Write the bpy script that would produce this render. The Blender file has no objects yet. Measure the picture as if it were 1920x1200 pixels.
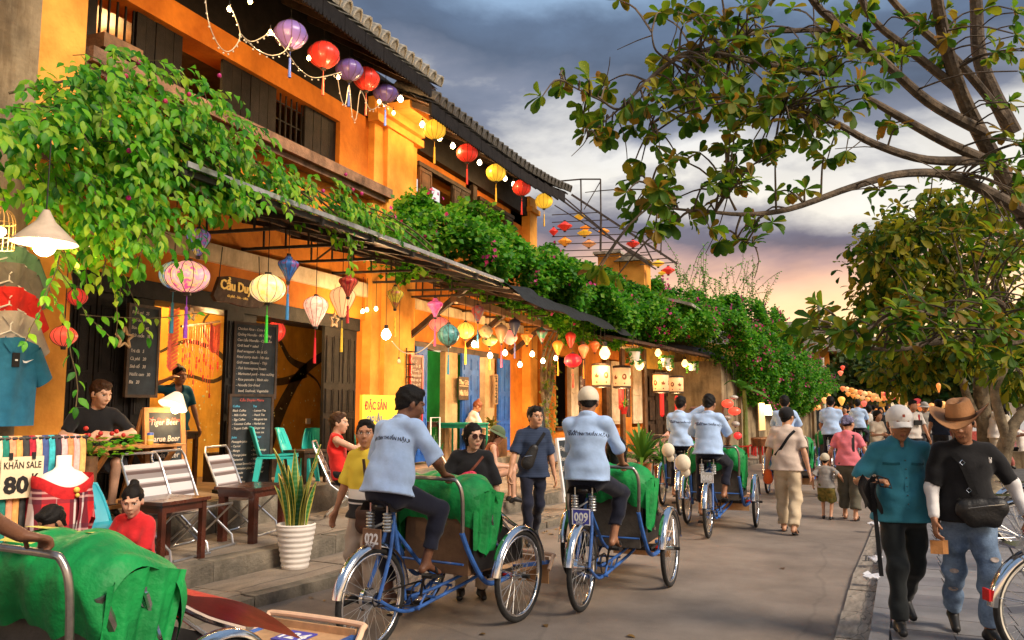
import bpy,bmesh,math,random
import numpy as np
from mathutils import Vector,Matrix,Euler
from mathutils.bvhtree import BVHTree
rnd=random.Random(7)
RNG=np.random.default_rng(11)
PI=math.pi
scene=bpy.context.scene
COL=scene.collection
# camera
H_EYE=1.65
PITCH=math.atan(162/1500);YAW=math.radians(22.14)
cd=bpy.data.cameras.new('camera');cam=bpy.data.objects.new('camera',cd);COL.objects.link(cam)
cam.location=(0,0,H_EYE);cam.rotation_euler=(PI/2+PITCH,0,YAW)
cd.sensor_width=36;cd.lens=36*1500/1920;cd.clip_start=.05;cd.clip_end=3000
scene.camera=cam
# sky
SUN_EL,SUN_AZ=math.radians(38),math.radians(104)
w=bpy.data.worlds.new("World");scene.world=w;w.use_nodes=True
nt=w.node_tree;N=nt.nodes;L=nt.links;N.clear()
def nd(t,**k):
 n=N.new(t)
 for a,v in k.items():setattr(n,a,v)
 return n
tc=nd('ShaderNodeTexCoord')
sep=nd('ShaderNodeSeparateXYZ');L.new(tc.outputs['Generated'],sep.inputs[0])
sky=nd('ShaderNodeTexSky',sky_type='NISHITA',sun_disc=False,sun_elevation=SUN_EL,sun_rotation=SUN_AZ)
dv=nd('ShaderNodeVectorMath',operation='MULTIPLY_ADD');L.new(tc.outputs['Generated'],dv.inputs[0]);dv.inputs[1].default_value=(1.0,1.0,2.3);dv.inputs[2].default_value=(1.1,9.4,.8)
n1=nd('ShaderNodeTexNoise');n1.inputs['Scale'].default_value=2.1;n1.inputs['Detail'].default_value=7;n1.inputs['Roughness'].default_value=.52
n1.inputs['Distortion'].default_value=.35
L.new(dv.outputs[0],n1.inputs['Vector'])
n2=nd('ShaderNodeTexNoise');n2.inputs['Scale'].default_value=5.5;n2.inputs['Detail'].default_value=8;n2.inputs['Roughness'].default_value=.6
n2.inputs['Distortion'].default_value=.2
L.new(dv.outputs[0],n2.inputs['Vector'])
def mth(op,a,b=None,c=None):
 m=nd('ShaderNodeMath',operation=op)
 for i,v in enumerate((a,b,c)):
  if v is None:continue
  if isinstance(v,(int,float)):m.inputs[i].default_value=v
  else:L.new(v,m.inputs[i])
 return m.outputs[0]
d1=mth('MULTIPLY',mth('SUBTRACT',n1.outputs['Fac'],.5),.40)
d2=mth('MULTIPLY',mth('SUBTRACT',n2.outputs['Fac'],.5),.09)
fade=mth('MINIMUM',mth('MULTIPLY_ADD',sep.outputs['Z'],3.2,.12),1.0)
z=mth('ADD',sep.outputs['Z'],mth('MULTIPLY',mth('ADD',d1,d2),fade))
cr=nd('ShaderNodeValToRGB');L.new(z,cr.inputs[0])
ramp=[(0,(1.15,.78,.44)),(.10,(1.35,.88,.43)),(.14,(1.2,.70,.38)),(.172,(.85,.50,.34)),(.197,(.42,.27,.25)),(.215,(.17,.14,.17)),(.23,(.17,.155,.20)),(.25,(.46,.43,.42)),(.27,(.80,.75,.66)),(.305,(.72,.69,.64)),(.335,(.20,.21,.26)),(.375,(.085,.105,.15)),(.42,(.105,.145,.22)),(.47,(.24,.35,.50)),(.55,(.17,.26,.40)),(.7,(.24,.33,.46)),(1,(.22,.30,.42))]
el=cr.color_ramp.elements
el[0].position,el[0].color=ramp[0][0],(*ramp[0][1],1)
el[1].position,el[1].color=ramp[-1][0],(*ramp[-1][1],1)
for p_,c_ in ramp[1:-1]:
 e_=el.new(p_);e_.color=(*c_,1)
mod=mth('MULTIPLY_ADD',mth('SUBTRACT',n2.outputs['Fac'],.5),1.1,1.0)
mx=nd('ShaderNodeMix',data_type='RGBA',blend_type='MULTIPLY');mx.inputs[0].default_value=.8
L.new(cr.outputs[0],mx.inputs[6])
cmb=nd('ShaderNodeCombineXYZ');[L.new(mod,cmb.inputs[i])for i in range(3)]
L.new(cmb.outputs[0],mx.inputs[7])
bg1=nd('ShaderNodeBackground');L.new(sky.outputs[0],bg1.inputs[0]);bg1.inputs[1].default_value=.05
bg2=nd('ShaderNodeBackground');L.new(mx.outputs[2],bg2.inputs[0]);bg2.inputs[1].default_value=.39
mr=nd('ShaderNodeMapRange');L.new(n1.outputs['Fac'],mr.inputs[0]);mr.inputs[1].default_value=.62;mr.inputs[2].default_value=.42
mr.inputs[3].default_value=1.0;mr.inputs[4].default_value=.82
ms=nd('ShaderNodeMixShader');L.new(mr.outputs[0],ms.inputs[0]);L.new(bg1.outputs[0],ms.inputs[1]);L.new(bg2.outputs[0],ms.inputs[2])
wo=nd('ShaderNodeOutputWorld');L.new(ms.outputs[0],wo.inputs[0])
# sun (veiled by cloud: wide and weak)
sl=bpy.data.lights.new('sun','SUN');sl.energy=1.5;sl.angle=math.radians(22);sl.color=(1,.84,.66)
so=bpy.data.objects.new('sun',sl);COL.objects.link(so)
sd=Vector((math.sin(SUN_AZ)*math.cos(SUN_EL),math.cos(SUN_AZ)*math.cos(SUN_EL),math.sin(SUN_EL)))
so.rotation_euler=sd.to_track_quat('Z','Y').to_euler()
vs=scene.view_settings
vs.view_transform='Standard';vs.look='None';vs.exposure=1.7;vs.gamma=1;vs.use_curve_mapping=False
scene.cycles.max_bounces=6;scene.cycles.diffuse_bounces=3;scene.cycles.glossy_bounces=2;scene.cycles.transparent_max_bounces=6
scene.cycles.sample_clamp_indirect=4.0;scene.cycles.caustics_reflective=False;scene.cycles.caustics_refractive=False
scene.cycles.use_denoising=True
# helpers
Rv=Vector((math.cos(YAW),math.sin(YAW),0));Fh=Vector((-math.sin(YAW),math.cos(YAW),0))
Fv=Fh*math.cos(PITCH)+Vector((0,0,math.sin(PITCH)));Uv=Vector((0,0,math.cos(PITCH)))-Fh*math.sin(PITCH)
def _ray(px,py):return Fv+Rv*((px-960)/1500)+Uv*((600-py)/1500)
def gz(px,py,z=0.0):
 r=_ray(px,py);return Vector((0,0,H_EYE))+r*((z-H_EYE)/r.z)
def gx(px,py,x):
 r=_ray(px,py);return Vector((0,0,H_EYE))+r*(x/r.x)
def gd(px,py,d):
 return Vector((0,0,H_EYE))+_ray(px,py)*d
EM=.33;LE=1.4
MATS={}
def mat(name,col,rough=.7,var=.12,scale=6,bump=0.,bscale=40,metal=0.,emit=None,es=1.,trans=0.,col2=None,spec=.4,coat=0.,detail=6,sheen=0.):
 if name in MATS:return MATS[name]
 m=bpy.data.materials.new(name);m.use_nodes=True;t=m.node_tree;n=t.nodes;l=t.links
 b=n['Principled BSDF'];b.inputs['Roughness'].default_value=rough;b.inputs['Metallic'].default_value=metal
 b.inputs['Specular IOR Level'].default_value=spec
 if coat:b.inputs['Coat Weight'].default_value=coat
 if sheen:b.inputs['Sheen Weight'].default_value=sheen
 c=(*col,1)
 tcn=n.new('ShaderNodeTexCoord');no=n.new('ShaderNodeTexNoise');no.inputs['Scale'].default_value=scale;no.inputs['Detail'].default_value=detail
 no.inputs['Roughness'].default_value=.62
 l.new(tcn.outputs['Object'],no.inputs['Vector'])
 r=n.new('ShaderNodeValToRGB');l.new(no.outputs['Fac'],r.inputs[0])
 lo=col2 if col2 else tuple(max(0,x*(1-var*2))for x in col);hi=tuple(min(1,x*(1+var))for x in col)
 r.color_ramp.elements[0].position=.3;r.color_ramp.elements[1].position=.68
 r.color_ramp.elements[0].color=(*lo,1);r.color_ramp.elements[1].color=(*hi,1)
 l.new(r.outputs[0],b.inputs['Base Color'])
 if var:
  rr=n.new('ShaderNodeMapRange');l.new(no.outputs['Fac'],rr.inputs[0]);rr.inputs[3].default_value=min(1,rough*1.15);rr.inputs[4].default_value=rough*.85
  l.new(rr.outputs[0],b.inputs['Roughness'])
 if bump:
  nb=n.new('ShaderNodeTexNoise');nb.inputs['Scale'].default_value=bscale;nb.inputs['Detail'].default_value=5;l.new(tcn.outputs['Object'],nb.inputs['Vector'])
  bp=n.new('ShaderNodeBump');bp.inputs['Strength'].default_value=bump;bp.inputs['Distance'].default_value=.02
  l.new(nb.outputs['Fac'],bp.inputs['Height']);l.new(bp.outputs[0],b.inputs['Normal'])
 if emit:
  b.inputs['Emission Color'].default_value=(*emit,1);b.inputs['Emission Strength'].default_value=es
 MATS[name]=m;return m
def nodes(m):return m.node_tree.nodes,m.node_tree.links,m.node_tree.nodes['Principled BSDF']
def leafmat(name,cols,trans=.35,rough=.5):
 if name in MATS:return MATS[name]
 m=bpy.data.materials.new(name);m.use_nodes=True;n,l,b=nodes(m)
 g=n.new('ShaderNodeNewGeometry');oi=n.new('ShaderNodeObjectInfo')
 a=n.new('ShaderNodeMath');a.operation='ADD';l.new(g.outputs['Random Per Island'],a.inputs[0]);l.new(oi.outputs['Random'],a.inputs[1])
 f=n.new('ShaderNodeMath');f.operation='FRACT';l.new(a.outputs[0],f.inputs[0])
 r=n.new('ShaderNodeValToRGB');l.new(f.outputs[0],r.inputs[0])
 e=r.color_ramp.elements
 e[0].position=0;e[0].color=(*cols[0],1);e[1].position=1;e[1].color=(*cols[-1],1)
 for i,c in enumerate(cols[1:-1]):e.new((i+1)/(len(cols)-1)).color=(*c,1)
 l.new(r.outputs[0],b.inputs['Base Color']);b.inputs['Roughness'].default_value=rough;b.inputs['Specular IOR Level'].default_value=.35
 t=n.new('ShaderNodeBsdfTranslucent');l.new(r.outputs[0],t.inputs[0])
 mxs=n.new('ShaderNodeMixShader');mxs.inputs[0].default_value=trans
 l.new(b.outputs[0],mxs.inputs[1]);l.new(t.outputs[0],mxs.inputs[2])
 l.new(mxs.outputs[0],n['Material Output'].inputs[0])
 MATS[name]=m;return m
def emitmat(name,col,s,lit_rough=.6,pattern=None,base=None):
 """paper or glass given a glow, as from a lamp inside; pattern: colours printed on it"""
 if name in MATS:return MATS[name]
 m=bpy.data.materials.new(name);m.use_nodes=True;n,l,b=nodes(m)
 b.inputs['Roughness'].default_value=lit_rough
 b.inputs['Base Color'].default_value=(*(base or col),1);b.inputs['Emission Color'].default_value=(*col,1);b.inputs['Emission Strength'].default_value=s*EM
 if pattern:
  tcn=n.new('ShaderNodeTexCoord');no=n.new('ShaderNodeTexNoise');no.inputs['Scale'].default_value=14;no.inputs['Detail'].default_value=3;l.new(tcn.outputs['Object'],no.inputs[0])
  r=n.new('ShaderNodeValToRGB');l.new(no.outputs['Fac'],r.inputs[0]);e=r.color_ramp.elements
  cs=[col]+list(pattern);e[0].position=.36;e[0].color=(*cs[0],1);e[1].position=.66;e[1].color=(*cs[-1],1)
  for i,c in enumerate(cs[1:-1]):e.new(.36+.3*(i+1)/(len(cs)-1)).color=(*c,1)
  l.new(r.outputs[0],b.inputs['Base Color']);l.new(r.outputs[0],b.inputs['Emission Color'])
 MATS[name]=m;return m
 # mesh builder
class MB:
 def __init__(s):s.v=[];s.f=[];s.mi=[];s.m=0;s.T=None
 def add(s,vs,fs):
  o=len(s.v)
  if s.T is not None:vs=[s.T@Vector(v)for v in vs]
  s.v+=[tuple(v)for v in vs];s.f+=[tuple(i+o for i in f)for f in fs];s.mi+=[s.m]*len(fs);return s
 def box(s,c,d,rz=0,rot=None,taper=1.0):
  x,y,z=d[0]/2,d[1]/2,d[2]/2;t=taper
  vs=[Vector(p)for p in[(-x,-y,-z),(x,-y,-z),(x,y,-z),(-x,y,-z),(-x*t,-y*t,z),(x*t,-y*t,z),(x*t,y*t,z),(-x*t,y*t,z)]]
  R=Matrix.Rotation(rz,3,'Z')if rot is None else Euler(rot).to_matrix()
  vs=[R@v+Vector(c)for v in vs]
  return s.add(vs,[(0,3,2,1),(4,5,6,7),(0,1,5,4),(1,2,6,5),(2,3,7,6),(3,0,4,7)])
 def bx(s,x0,x1,y0,y1,z0,z1):return s.box(((x0+x1)/2,(y0+y1)/2,(z0+z1)/2),(x1-x0,y1-y0,z1-z0))
 def bar(s,a,b,w,h=None,up=(0,0,1)):
  a,b=Vector(a),Vector(b);d=(b-a);ln=d.length;d.normalize();u=Vector(up)
  if abs(d.dot(u))>.98:u=Vector((1,0,0))
  r=d.cross(u).normalized();u=r.cross(d);h=h or w
  vs=[]
  for p in(a,b):
   for sx,sz in((-1,-1),(1,-1),(1,1),(-1,1)):vs.append(p+r*(sx*w/2)+u*(sz*h/2))
  return s.add(vs,[(0,1,2,3)[::-1],(4,5,6,7),(0,1,5,4),(1,2,6,5),(2,3,7,6),(3,0,4,7)])
 def tube(s,pts,r,seg=8,cap=True,smooth=0):
  pts=[Vector(p)for p in pts]
  if smooth and len(pts)>2:pts,r=_catmull(pts,r,smooth)
  n=len(pts);rs=r if isinstance(r,(list,tuple))else[r]*n
  vs=[];up=None
  for i,p in enumerate(pts):
   d=(pts[min(i+1,n-1)]-pts[max(i-1,0)]).normalized()
   if up is None:up=Vector((0,0,1))if abs(d.z)<.9 else Vector((1,0,0))
   q=d.cross(up)
   if q.length<1e-5:q=d.orthogonal()
   q.normalize();up=q.cross(d).normalized()
   for k in range(seg):
    a=2*PI*k/seg;vs.append(p+(q*math.cos(a)+up*math.sin(a))*rs[i])
  fs=[(i*seg+k,i*seg+(k+1)%seg,(i+1)*seg+(k+1)%seg,(i+1)*seg+k)for i in range(n-1)for k in range(seg)]
  if cap:fs+=[tuple(range(seg))[::-1],tuple((n-1)*seg+k for k in range(seg))]
  return s.add(vs,fs)
 def lathe(s,prof,seg=20,c=(0,0,0),rib=0,ribn=0,sx=1,sy=1,a0=0,a1=2*PI):
  full=abs(a1-a0-2*PI)<1e-6;m=seg if full else seg+1;vs=[]
  for(r,z)in prof:
   for k in range(m):
    a=a0+(a1-a0)*k/seg;rr=r*(1-rib*(.5-.5*math.cos(a*ribn))if rib else 1)
    vs.append((c[0]+rr*math.cos(a)*sx,c[1]+rr*math.sin(a)*sy,c[2]+z))
  fs=[(i*m+k,i*m+(k+1)%m,(i+1)*m+(k+1)%m,(i+1)*m+k)for i in range(len(prof)-1)for k in range(seg)]
  return s.add(vs,fs)
 def cyl(s,c,r,h,seg=14,axis='z',r2=None):
  r2=r if r2 is None else r2;o=s.T
  M={'z':Matrix.Identity(4),'x':Matrix.Rotation(PI/2,4,'Y'),'y':Matrix.Rotation(-PI/2,4,'X')}[axis]
  s.T=(o if o is not None else Matrix.Identity(4))@Matrix.Translation(Vector(c))@M
  s.lathe([(0.0005,-h/2),(r,-h/2),(r2,h/2),(0.0005,h/2)],seg);s.T=o;return s
 def ball(s,c,r,seg=12,rings=8,sc=(1,1,1)):
  prof=[(r*math.sin(PI*i/rings)+1e-4,-r*math.cos(PI*i/rings)*sc[2])for i in range(rings+1)]
  return s.lathe(prof,seg,c,sx=sc[0],sy=sc[1])
 def torus(s,c,R,r,seg=36,rs=8,axis='x',a0=0,a1=2*PI,flat=1.0):
  full=abs(a1-a0-2*PI)<1e-6;m=seg if full else seg+1;vs=[]
  for i in range(m):
   a=a0+(a1-a0)*i/seg
   for k in range(rs):
    b=2*PI*k/rs;q=R+r*math.cos(b);t=r*math.sin(b)*flat
    p={'x':(t,q*math.cos(a),q*math.sin(a)),'y':(q*math.cos(a),t,q*math.sin(a)),'z':(q*math.cos(a),q*math.sin(a),t)}[axis]
    vs.append((c[0]+p[0],c[1]+p[1],c[2]+p[2]))
  fs=[(i*rs+k,i*rs+(k+1)%rs,((i+1)%m)*rs+(k+1)%rs,((i+1)%m)*rs+k)for i in range(seg)for k in range(rs)]
  return s.add(vs,fs)
 def grid(s,fn,nu,nv,thick=0):
  vs=[Vector(fn(i/nu,j/nv))for i in range(nu+1)for j in range(nv+1)];w_=nv+1
  fs=[(i*w_+j,(i+1)*w_+j,(i+1)*w_+j+1,i*w_+j+1)for i in range(nu)for j in range(nv)]
  s.add(vs,fs);return s
 def prism(s,poly,d,o=(0,0,0),ax=((1,0,0),(0,1,0),(0,0,1))):
  """polygon in (u,v) extruded by d along w"""
  X,Y,Z=[Vector(a)for a in ax];o=Vector(o);n=len(poly)
  vs=[o+X*u+Y*v for u,v in poly]+[o+X*u+Y*v+Z*d for u,v in poly]
  fs=[tuple(range(n))[::-1],tuple(range(n,2*n))]+[(i,(i+1)%n,n+(i+1)%n,n+i)for i in range(n)]
  return s.add(vs,fs)
 def mesh(s,name,mats,smooth=False):
  me=bpy.data.meshes.new(name);me.from_pydata(s.v,[],s.f)
  for m in(mats if isinstance(mats,(list,tuple))else[mats]):me.materials.append(m)
  if any(s.mi):me.polygons.foreach_set('material_index',s.mi)
  if smooth:
   me.polygons.foreach_set('use_smooth',[True]*len(me.polygons))
   if smooth!='all':
    try:me.set_sharp_from_angle(angle=math.radians(40))
    except Exception:pass
  return me
 def build(s,name,mats,parent=None,smooth=False,loc=None,rz=0,label=None,cat=None,group=None,kind=None):
  return link(name,s.mesh(name,mats,smooth),parent,loc,rz,label,cat,group,kind)
def _catmull(P,r,k):
 n=len(P);out=[];ro=[];rl=r if isinstance(r,(list,tuple))else None
 for i in range(n-1):
  p0,p1,p2,p3=P[max(i-1,0)],P[i],P[i+1],P[min(i+2,n-1)]
  for j in range(k):
   t=j/k;out.append(.5*((2*p1)+(p2-p0)*t+(2*p0-5*p1+4*p2-p3)*t*t+(3*p1-p0-3*p2+p3)*t**3))
   if rl:ro.append(rl[i]*(1-t)+rl[i+1]*t)
 out.append(P[-1]);
 if rl:ro.append(rl[-1])
 return out,(ro if rl else r)
def tag(o,label=None,cat=None,group=None,kind=None):
 if label:o['label']=label
 if cat:o['category']=cat
 if group:o['group']=group
 if kind:o['kind']=kind
 return o
def link(name,me,parent=None,loc=None,rz=0,label=None,cat=None,group=None,kind=None):
 o=bpy.data.objects.new(name,me);COL.objects.link(o)
 if parent is not None:o.parent=parent
 if loc is not None:o.location=loc
 if rz:o.rotation_euler=(0,0,rz)
 return tag(o,label,cat,group,kind)
def thing(name,label,cat,loc=(0,0,0),rz=0,group=None):
 o=bpy.data.objects.new(name,None);COL.objects.link(o);o.location=loc;o.rotation_euler=(0,0,rz);o.empty_display_size=.1
 return tag(o,label,cat,group)
def dup(root,loc,rz=None,label=None,parent=None):
 r=root.copy();COL.objects.link(r)
 if parent is not None:r.parent=parent
 if loc is not None:r.location=loc
 if rz is not None:r.rotation_euler=(root.rotation_euler[0],root.rotation_euler[1],rz)
 if label:r['label']=label
 for ch in root.children:
  dup(ch,None,None,None,r)
 return r
def npmesh(name,V,Fq,mats,smooth=False,mi=None):
 me=bpy.data.meshes.new(name);V=np.asarray(V,np.float32);Fq=np.asarray(Fq,np.int32);k=Fq.shape[1]
 me.vertices.add(len(V));me.vertices.foreach_set('co',V.ravel())
 me.loops.add(Fq.size);me.loops.foreach_set('vertex_index',Fq.ravel())
 me.polygons.add(len(Fq));me.polygons.foreach_set('loop_start',np.arange(0,Fq.size,k,dtype=np.int32))
 if mi is not None:me.polygons.foreach_set('material_index',np.asarray(mi,np.int32))
 if smooth:me.polygons.foreach_set('use_smooth',np.ones(len(Fq),bool))
 for m in(mats if isinstance(mats,(list,tuple))else[mats]):me.materials.append(m)
 me.update(calc_edges=True);return me
def text(s,size,m,parent,loc,rot=(PI/2,0,PI/2),name='writing',align='LEFT',ext=.0015,shear=0,xs=1.0,bold=0):
 c=bpy.data.curves.new(name,'FONT');c.body=s;c.size=size;c.align_x=align;c.extrude=ext;c.shear=shear;c.resolution_u=2;c.offset=bold
 t_=bpy.data.objects.new(name,c);me=bpy.data.meshes.new_from_object(t_);bpy.data.objects.remove(t_);me.materials.clear();me.materials.append(m)
 o=bpy.data.objects.new(name,me);COL.objects.link(o);o.parent=parent;o.location=loc;o.rotation_euler=rot;o.scale=(xs,1,1)
 return o
def lamp(loc,e,col=(1,.62,.28),r=.05,parent=None):
 l_=bpy.data.lights.new('bulb_light','POINT');l_.energy=e*LE;l_.color=col;l_.shadow_soft_size=r
 o=bpy.data.objects.new('bulb_light',l_);COL.objects.link(o);o.location=loc
 if parent is not None:o.parent=parent
 return o
def leaf_tmpl(kind):
 if kind=='small':
  V=[(0,0,0),(.45,.5,.12),(0,1,-.05),(-.45,.5,.12)];F=[(0,1,2),(0,2,3)]
 elif kind=='lance':
  V=[(0,0,0),(.19,.2,.05),(.25,.45,.07),(.16,.76,.0),(0,1,-.2),(-.16,.76,.0),(-.25,.45,.07),(-.19,.2,.05),(0,.33,.0),(0,.68,-.04)]
  F=[(0,1,8),(1,2,8),(2,9,8),(2,3,9),(3,4,9),(0,8,7),(7,8,6),(6,8,9),(6,9,5),(5,9,4)]
 elif kind=='ovate':
  V=[(0,0,0),(.30,.22,.07),(.33,.5,.08),(.2,.78,.0),(0,1,-.16),(-.2,.78,.0),(-.33,.5,.08),(-.30,.22,.07),(0,.35,.0),(0,.7,-.04)]
  F=[(0,1,8),(1,2,8),(2,9,8),(2,3,9),(3,4,9),(0,8,7),(7,8,6),(6,8,9),(6,9,5),(5,9,4)]
 else:
  V=[(0,0,0),(.07,.15,.02),(.17,.4,.06),(.25,.68,.06),(.19,.9,-.02),(0,1,-.12),(-.19,.9,-.02),(-.25,.68,.06),(-.17,.4,.06),(-.07,.15,.02),(0,.4,0),(0,.72,-.03)]
  F=[(0,1,10),(1,2,10),(2,11,10),(2,3,11),(3,4,11),(4,5,11),(0,10,9),(9,10,8),(8,10,11),(8,11,7),(7,11,6),(6,11,5)]
 return np.array(V,np.float32),np.array(F,np.int32)
def leaves(parent,kind,P,D,Nn,S,m,nparts=300,seen=None,partname='leaf',stuffname='foliage',curl=None):
 """P positions, D stem->tip directions, Nn rough normals, S lengths. The largest in the picture become parts, the rest one mesh."""
 P,D,Nn,S=[np.asarray(a,np.float32)for a in(P,D,Nn,S)]
 V,F=leaf_tmpl(kind)
 D/=np.linalg.norm(D,axis=1,keepdims=True)+1e-9
 X=np.cross(D,Nn);X/=np.linalg.norm(X,axis=1,keepdims=True)+1e-9
 Z=np.cross(X,D)
 idx=np.arange(len(P));dist=np.linalg.norm(P-np.array([0,0,H_EYE]),axis=1);score=S/dist
 q=P-np.array([0,0,H_EYE]);wd=q@np.array(Fv);inview=(np.abs(q@np.array(Rv))<wd*.63)&(np.abs(q@np.array(Uv))<wd*.39)&(wd>.3)
 score=np.where(inview,score,0)
 if seen is not None:score=score*seen
 order=np.argsort(-score);part=order[:nparts];rest=order[nparts:]
 if parent is not None:P=P-np.array(parent.location,np.float32)
 if nparts:
  me=npmesh(partname,V,F,m,True)
  for i in part:
   o=bpy.data.objects.new(partname,me);COL.objects.link(o);o.parent=parent
   s=float(S[i]);M=Matrix(((X[i][0]*s,D[i][0]*s,Z[i][0]*s,P[i][0]),(X[i][1]*s,D[i][1]*s,Z[i][1]*s,P[i][1]),(X[i][2]*s,D[i][2]*s,Z[i][2]*s,P[i][2]),(0,0,0,1)))
   o.matrix_local=M
 if len(rest):
  A=(P[rest][:,None,:]+S[rest][:,None,None]*(V[None,:,0:1]*X[rest][:,None,:]+V[None,:,1:2]*D[rest][:,None,:]+V[None,:,2:3]*Z[rest][:,None,:])).reshape(-1,3)
  FF=(F[None]+(np.arange(len(rest))*len(V))[:,None,None]).reshape(-1,3)
  o=link(stuffname,npmesh(stuffname,A,FF,m,True),parent,kind='stuff' if parent is not None else None);return o
  # setting
def interp(poly,y):
 for(x0,y0),(x1,y1)in zip(poly,poly[1:]):
  if y<=y1 or(x1,y1)==poly[-1]:
   return x0+(x1-x0)*(y-y0)/(y1-y0)
KL=[(-5.0,-6),(-4.75,3),(-4.56,5.3),(-4.39,6.22),(-3.63,11.4),(-3.22,15.5),(-2.3,24.4),(-1.9,28.3),(-1.0,40),(.6,60),(5,95)]
TL=[(-5.6,-6),(-5.42,3),(-5.2,6.3),(-4.98,7.8),(-4.62,10.5),(-4.25,13),(-3.95,16),(-3.7,20),(-3.3,26),(-3.2,29)]
KR=[(-1.9,-6),(-.62,1),(-.32,3.5),(-.10,6.32),(.06,8.7),(.39,12.47),(.89,20.1),(1.5,28),(2.6,42),(4.4,62),(8,95)]
KO=[(-1.65,-6),(-.40,1),(-.10,3.5),(.12,6.03),(.27,8.27),(.60,13.2),(1.12,20.1),(1.74,28),(2.85,42),(4.66,62),(8.3,95)]
asph=mat('asphalt',(.265,.215,.175),.82,.16,1.3,.35,120,col2=(.17,.135,.11))
n_,l_,b_=nodes(asph)
def speckle(m,sc,amt,dark=(.5,.5,.5),light=(1.3,1.3,1.3)):
 n,l,b=nodes(m);src=b.inputs['Base Color'].links[0].from_socket
 tcn=n.new('ShaderNodeTexCoord');no=n.new('ShaderNodeTexNoise');no.inputs['Scale'].default_value=sc;no.inputs['Detail'].default_value=3;l.new(tcn.outputs['Object'],no.inputs[0])
 r=n.new('ShaderNodeValToRGB');l.new(no.outputs['Fac'],r.inputs[0]);r.color_ramp.elements[0].position=.3;r.color_ramp.elements[1].position=.7
 r.color_ramp.elements[0].color=(*dark,1);r.color_ramp.elements[1].color=(*light,1)
 x=n.new('ShaderNodeMix');x.data_type='RGBA';x.blend_type='MULTIPLY';x.inputs[0].default_value=amt
 l.new(src,x.inputs[6]);l.new(r.outputs[0],x.inputs[7]);l.new(x.outputs[2],b.inputs['Base Color'])
speckle(asph,160,.55);speckle(asph,.55,.5,(.72,.72,.74),(1.12,1.1,1.06))
conc=mat('kerb_concrete',(.34,.29,.235),.85,.2,4,.4,60,col2=(.20,.165,.13));speckle(conc,90,.4)
conc2=mat('sidewalk_concrete',(.29,.235,.18),.85,.25,2.5,.35,50,col2=(.17,.135,.105));speckle(conc2,100,.35)
riser=mat('riser_concrete',(.20,.17,.13),.9,.3,5,.5,40,col2=(.085,.075,.06))
floorc=mat('floor_cement',(.30,.20,.12),.6,.25,2,.15,30)
pav=mat('paver_granite',(.235,.225,.225),.7,.14,3,.2,90,col2=(.175,.165,.165));speckle(pav,130,.35)
pav2=mat('paver_granite_dark',(.20,.19,.195),.7,.14,3,.2,90,col2=(.15,.14,.145));speckle(pav2,130,.35)
soil=mat('packed_earth',(.10,.085,.06),.95,.3,.4,.3,5)
mb=MB();mb.add([(-600,-200,-.03),(5.6,-200,-.03),(5.6,60,-.03),(14,110,-.03),(60,400,-.03),(60,1500,-.03),(-600,1500,-.03)],[(0,1,2,3,4,5,6)])
mb.build('ground',soil,kind='structure')
wat=mat('river_water',(.10,.12,.14),.12,.1,.5,.25,3,spec=.6)
mb=MB();mb.add([(5.5,-200,-1.3),(900,-200,-1.3),(900,1500,-1.3),(5.5,1500,-1.3)],[(0,1,2,3)]);mb.build('river',wat,kind='structure')
mb=MB();mb.bx(112,900,-200,1500,-2,-.4);mb.build('far_bank',soil,kind='structure')
ys=np.concatenate([np.arange(-6,30,.75),np.arange(30,95.1,3)])
def strip(name,A,B,z,m,zb=None,kind='structure',ys=ys,close=True,parent=None):
 mb=MB();n=len(ys);vs=[]
 for y in ys:vs+=[(interp(A,y),y,z),(interp(B,y),y,z)]
 if zb is not None:
  for y in ys:vs+=[(interp(A,y),y,zb),(interp(B,y),y,zb)]
 fs=[(2*i,2*i+1,2*i+3,2*i+2)for i in range(n-1)]
 if zb is not None:
  o=2*n;fs+=[(2*i+1,o+2*i+1,o+2*i+3,2*i+3)for i in range(n-1)]+[(2*i,2*i+2,o+2*i+2,o+2*i)for i in range(n-1)]
  fs+=[(0,o,o+1,1),(2*n-2,2*n-1,o+2*n-1,o+2*n-2)]
 mb.add(vs,fs);return mb.build(name,m,kind=kind)
K_out=[(x-.02,y)for x,y in KL]
strip('road',[(x-.05,y)for x,y in KL],[(x+.03,y)for x,y in KR],0,asph)
sw=strip('sidewalk',TL+[(-3.2,40),(-2,60)],[(x-.14,y)for x,y in KL],.083,conc2,-.02)
stone=MB();stone.box((0,0,0),(.15,.985,.14));stone=stone.mesh('kerb_stone',riser)
def along(poly,y0,y1,step):
 y=y0
 while y<y1:
  x0,x1=interp(poly,y),interp(poly,y+step);yield(x0+x1)/2,y+step/2,-math.atan2(x1-x0,step),math.hypot(x1-x0,step);y+=step
krb=[]
for x,y,a,ln in along(KL,1.5,31,1.0):
 o=link('kerb_stone',stone,sw,(x-.068+rnd.uniform(-.006,.006),y,.022+rnd.uniform(-.006,.006)),a+rnd.uniform(-.006,.006));o.scale=(1,ln*.995,1)
slabm=MB();slabm.box((0,0,0),(1,1,.03));slabm=slabm.mesh('paving_slab',conc2)
for x,y,a,ln in along(KL,1.5,24,1.35):
 x0=interp(TL,y)+.02;x1=x-.15;wd=x1-x0
 if wd<.15:continue
 nn=1 if wd<.9 else 2
 for i in range(nn):
  o=link('paving_slab',slabm,sw,(x0+wd*(i+.5)/nn,y,.081+rnd.uniform(-.004,.005)),a*.6+rnd.uniform(-.004,.004));o.scale=(wd/nn-.012,ln-.014,1)
PLX=-6.45
terr=strip('terrace',[(PLX-.1,-6),(PLX-.1,40)],TL,.262,conc2,-.02,ys=np.arange(-6,29.1,.75))
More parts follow.
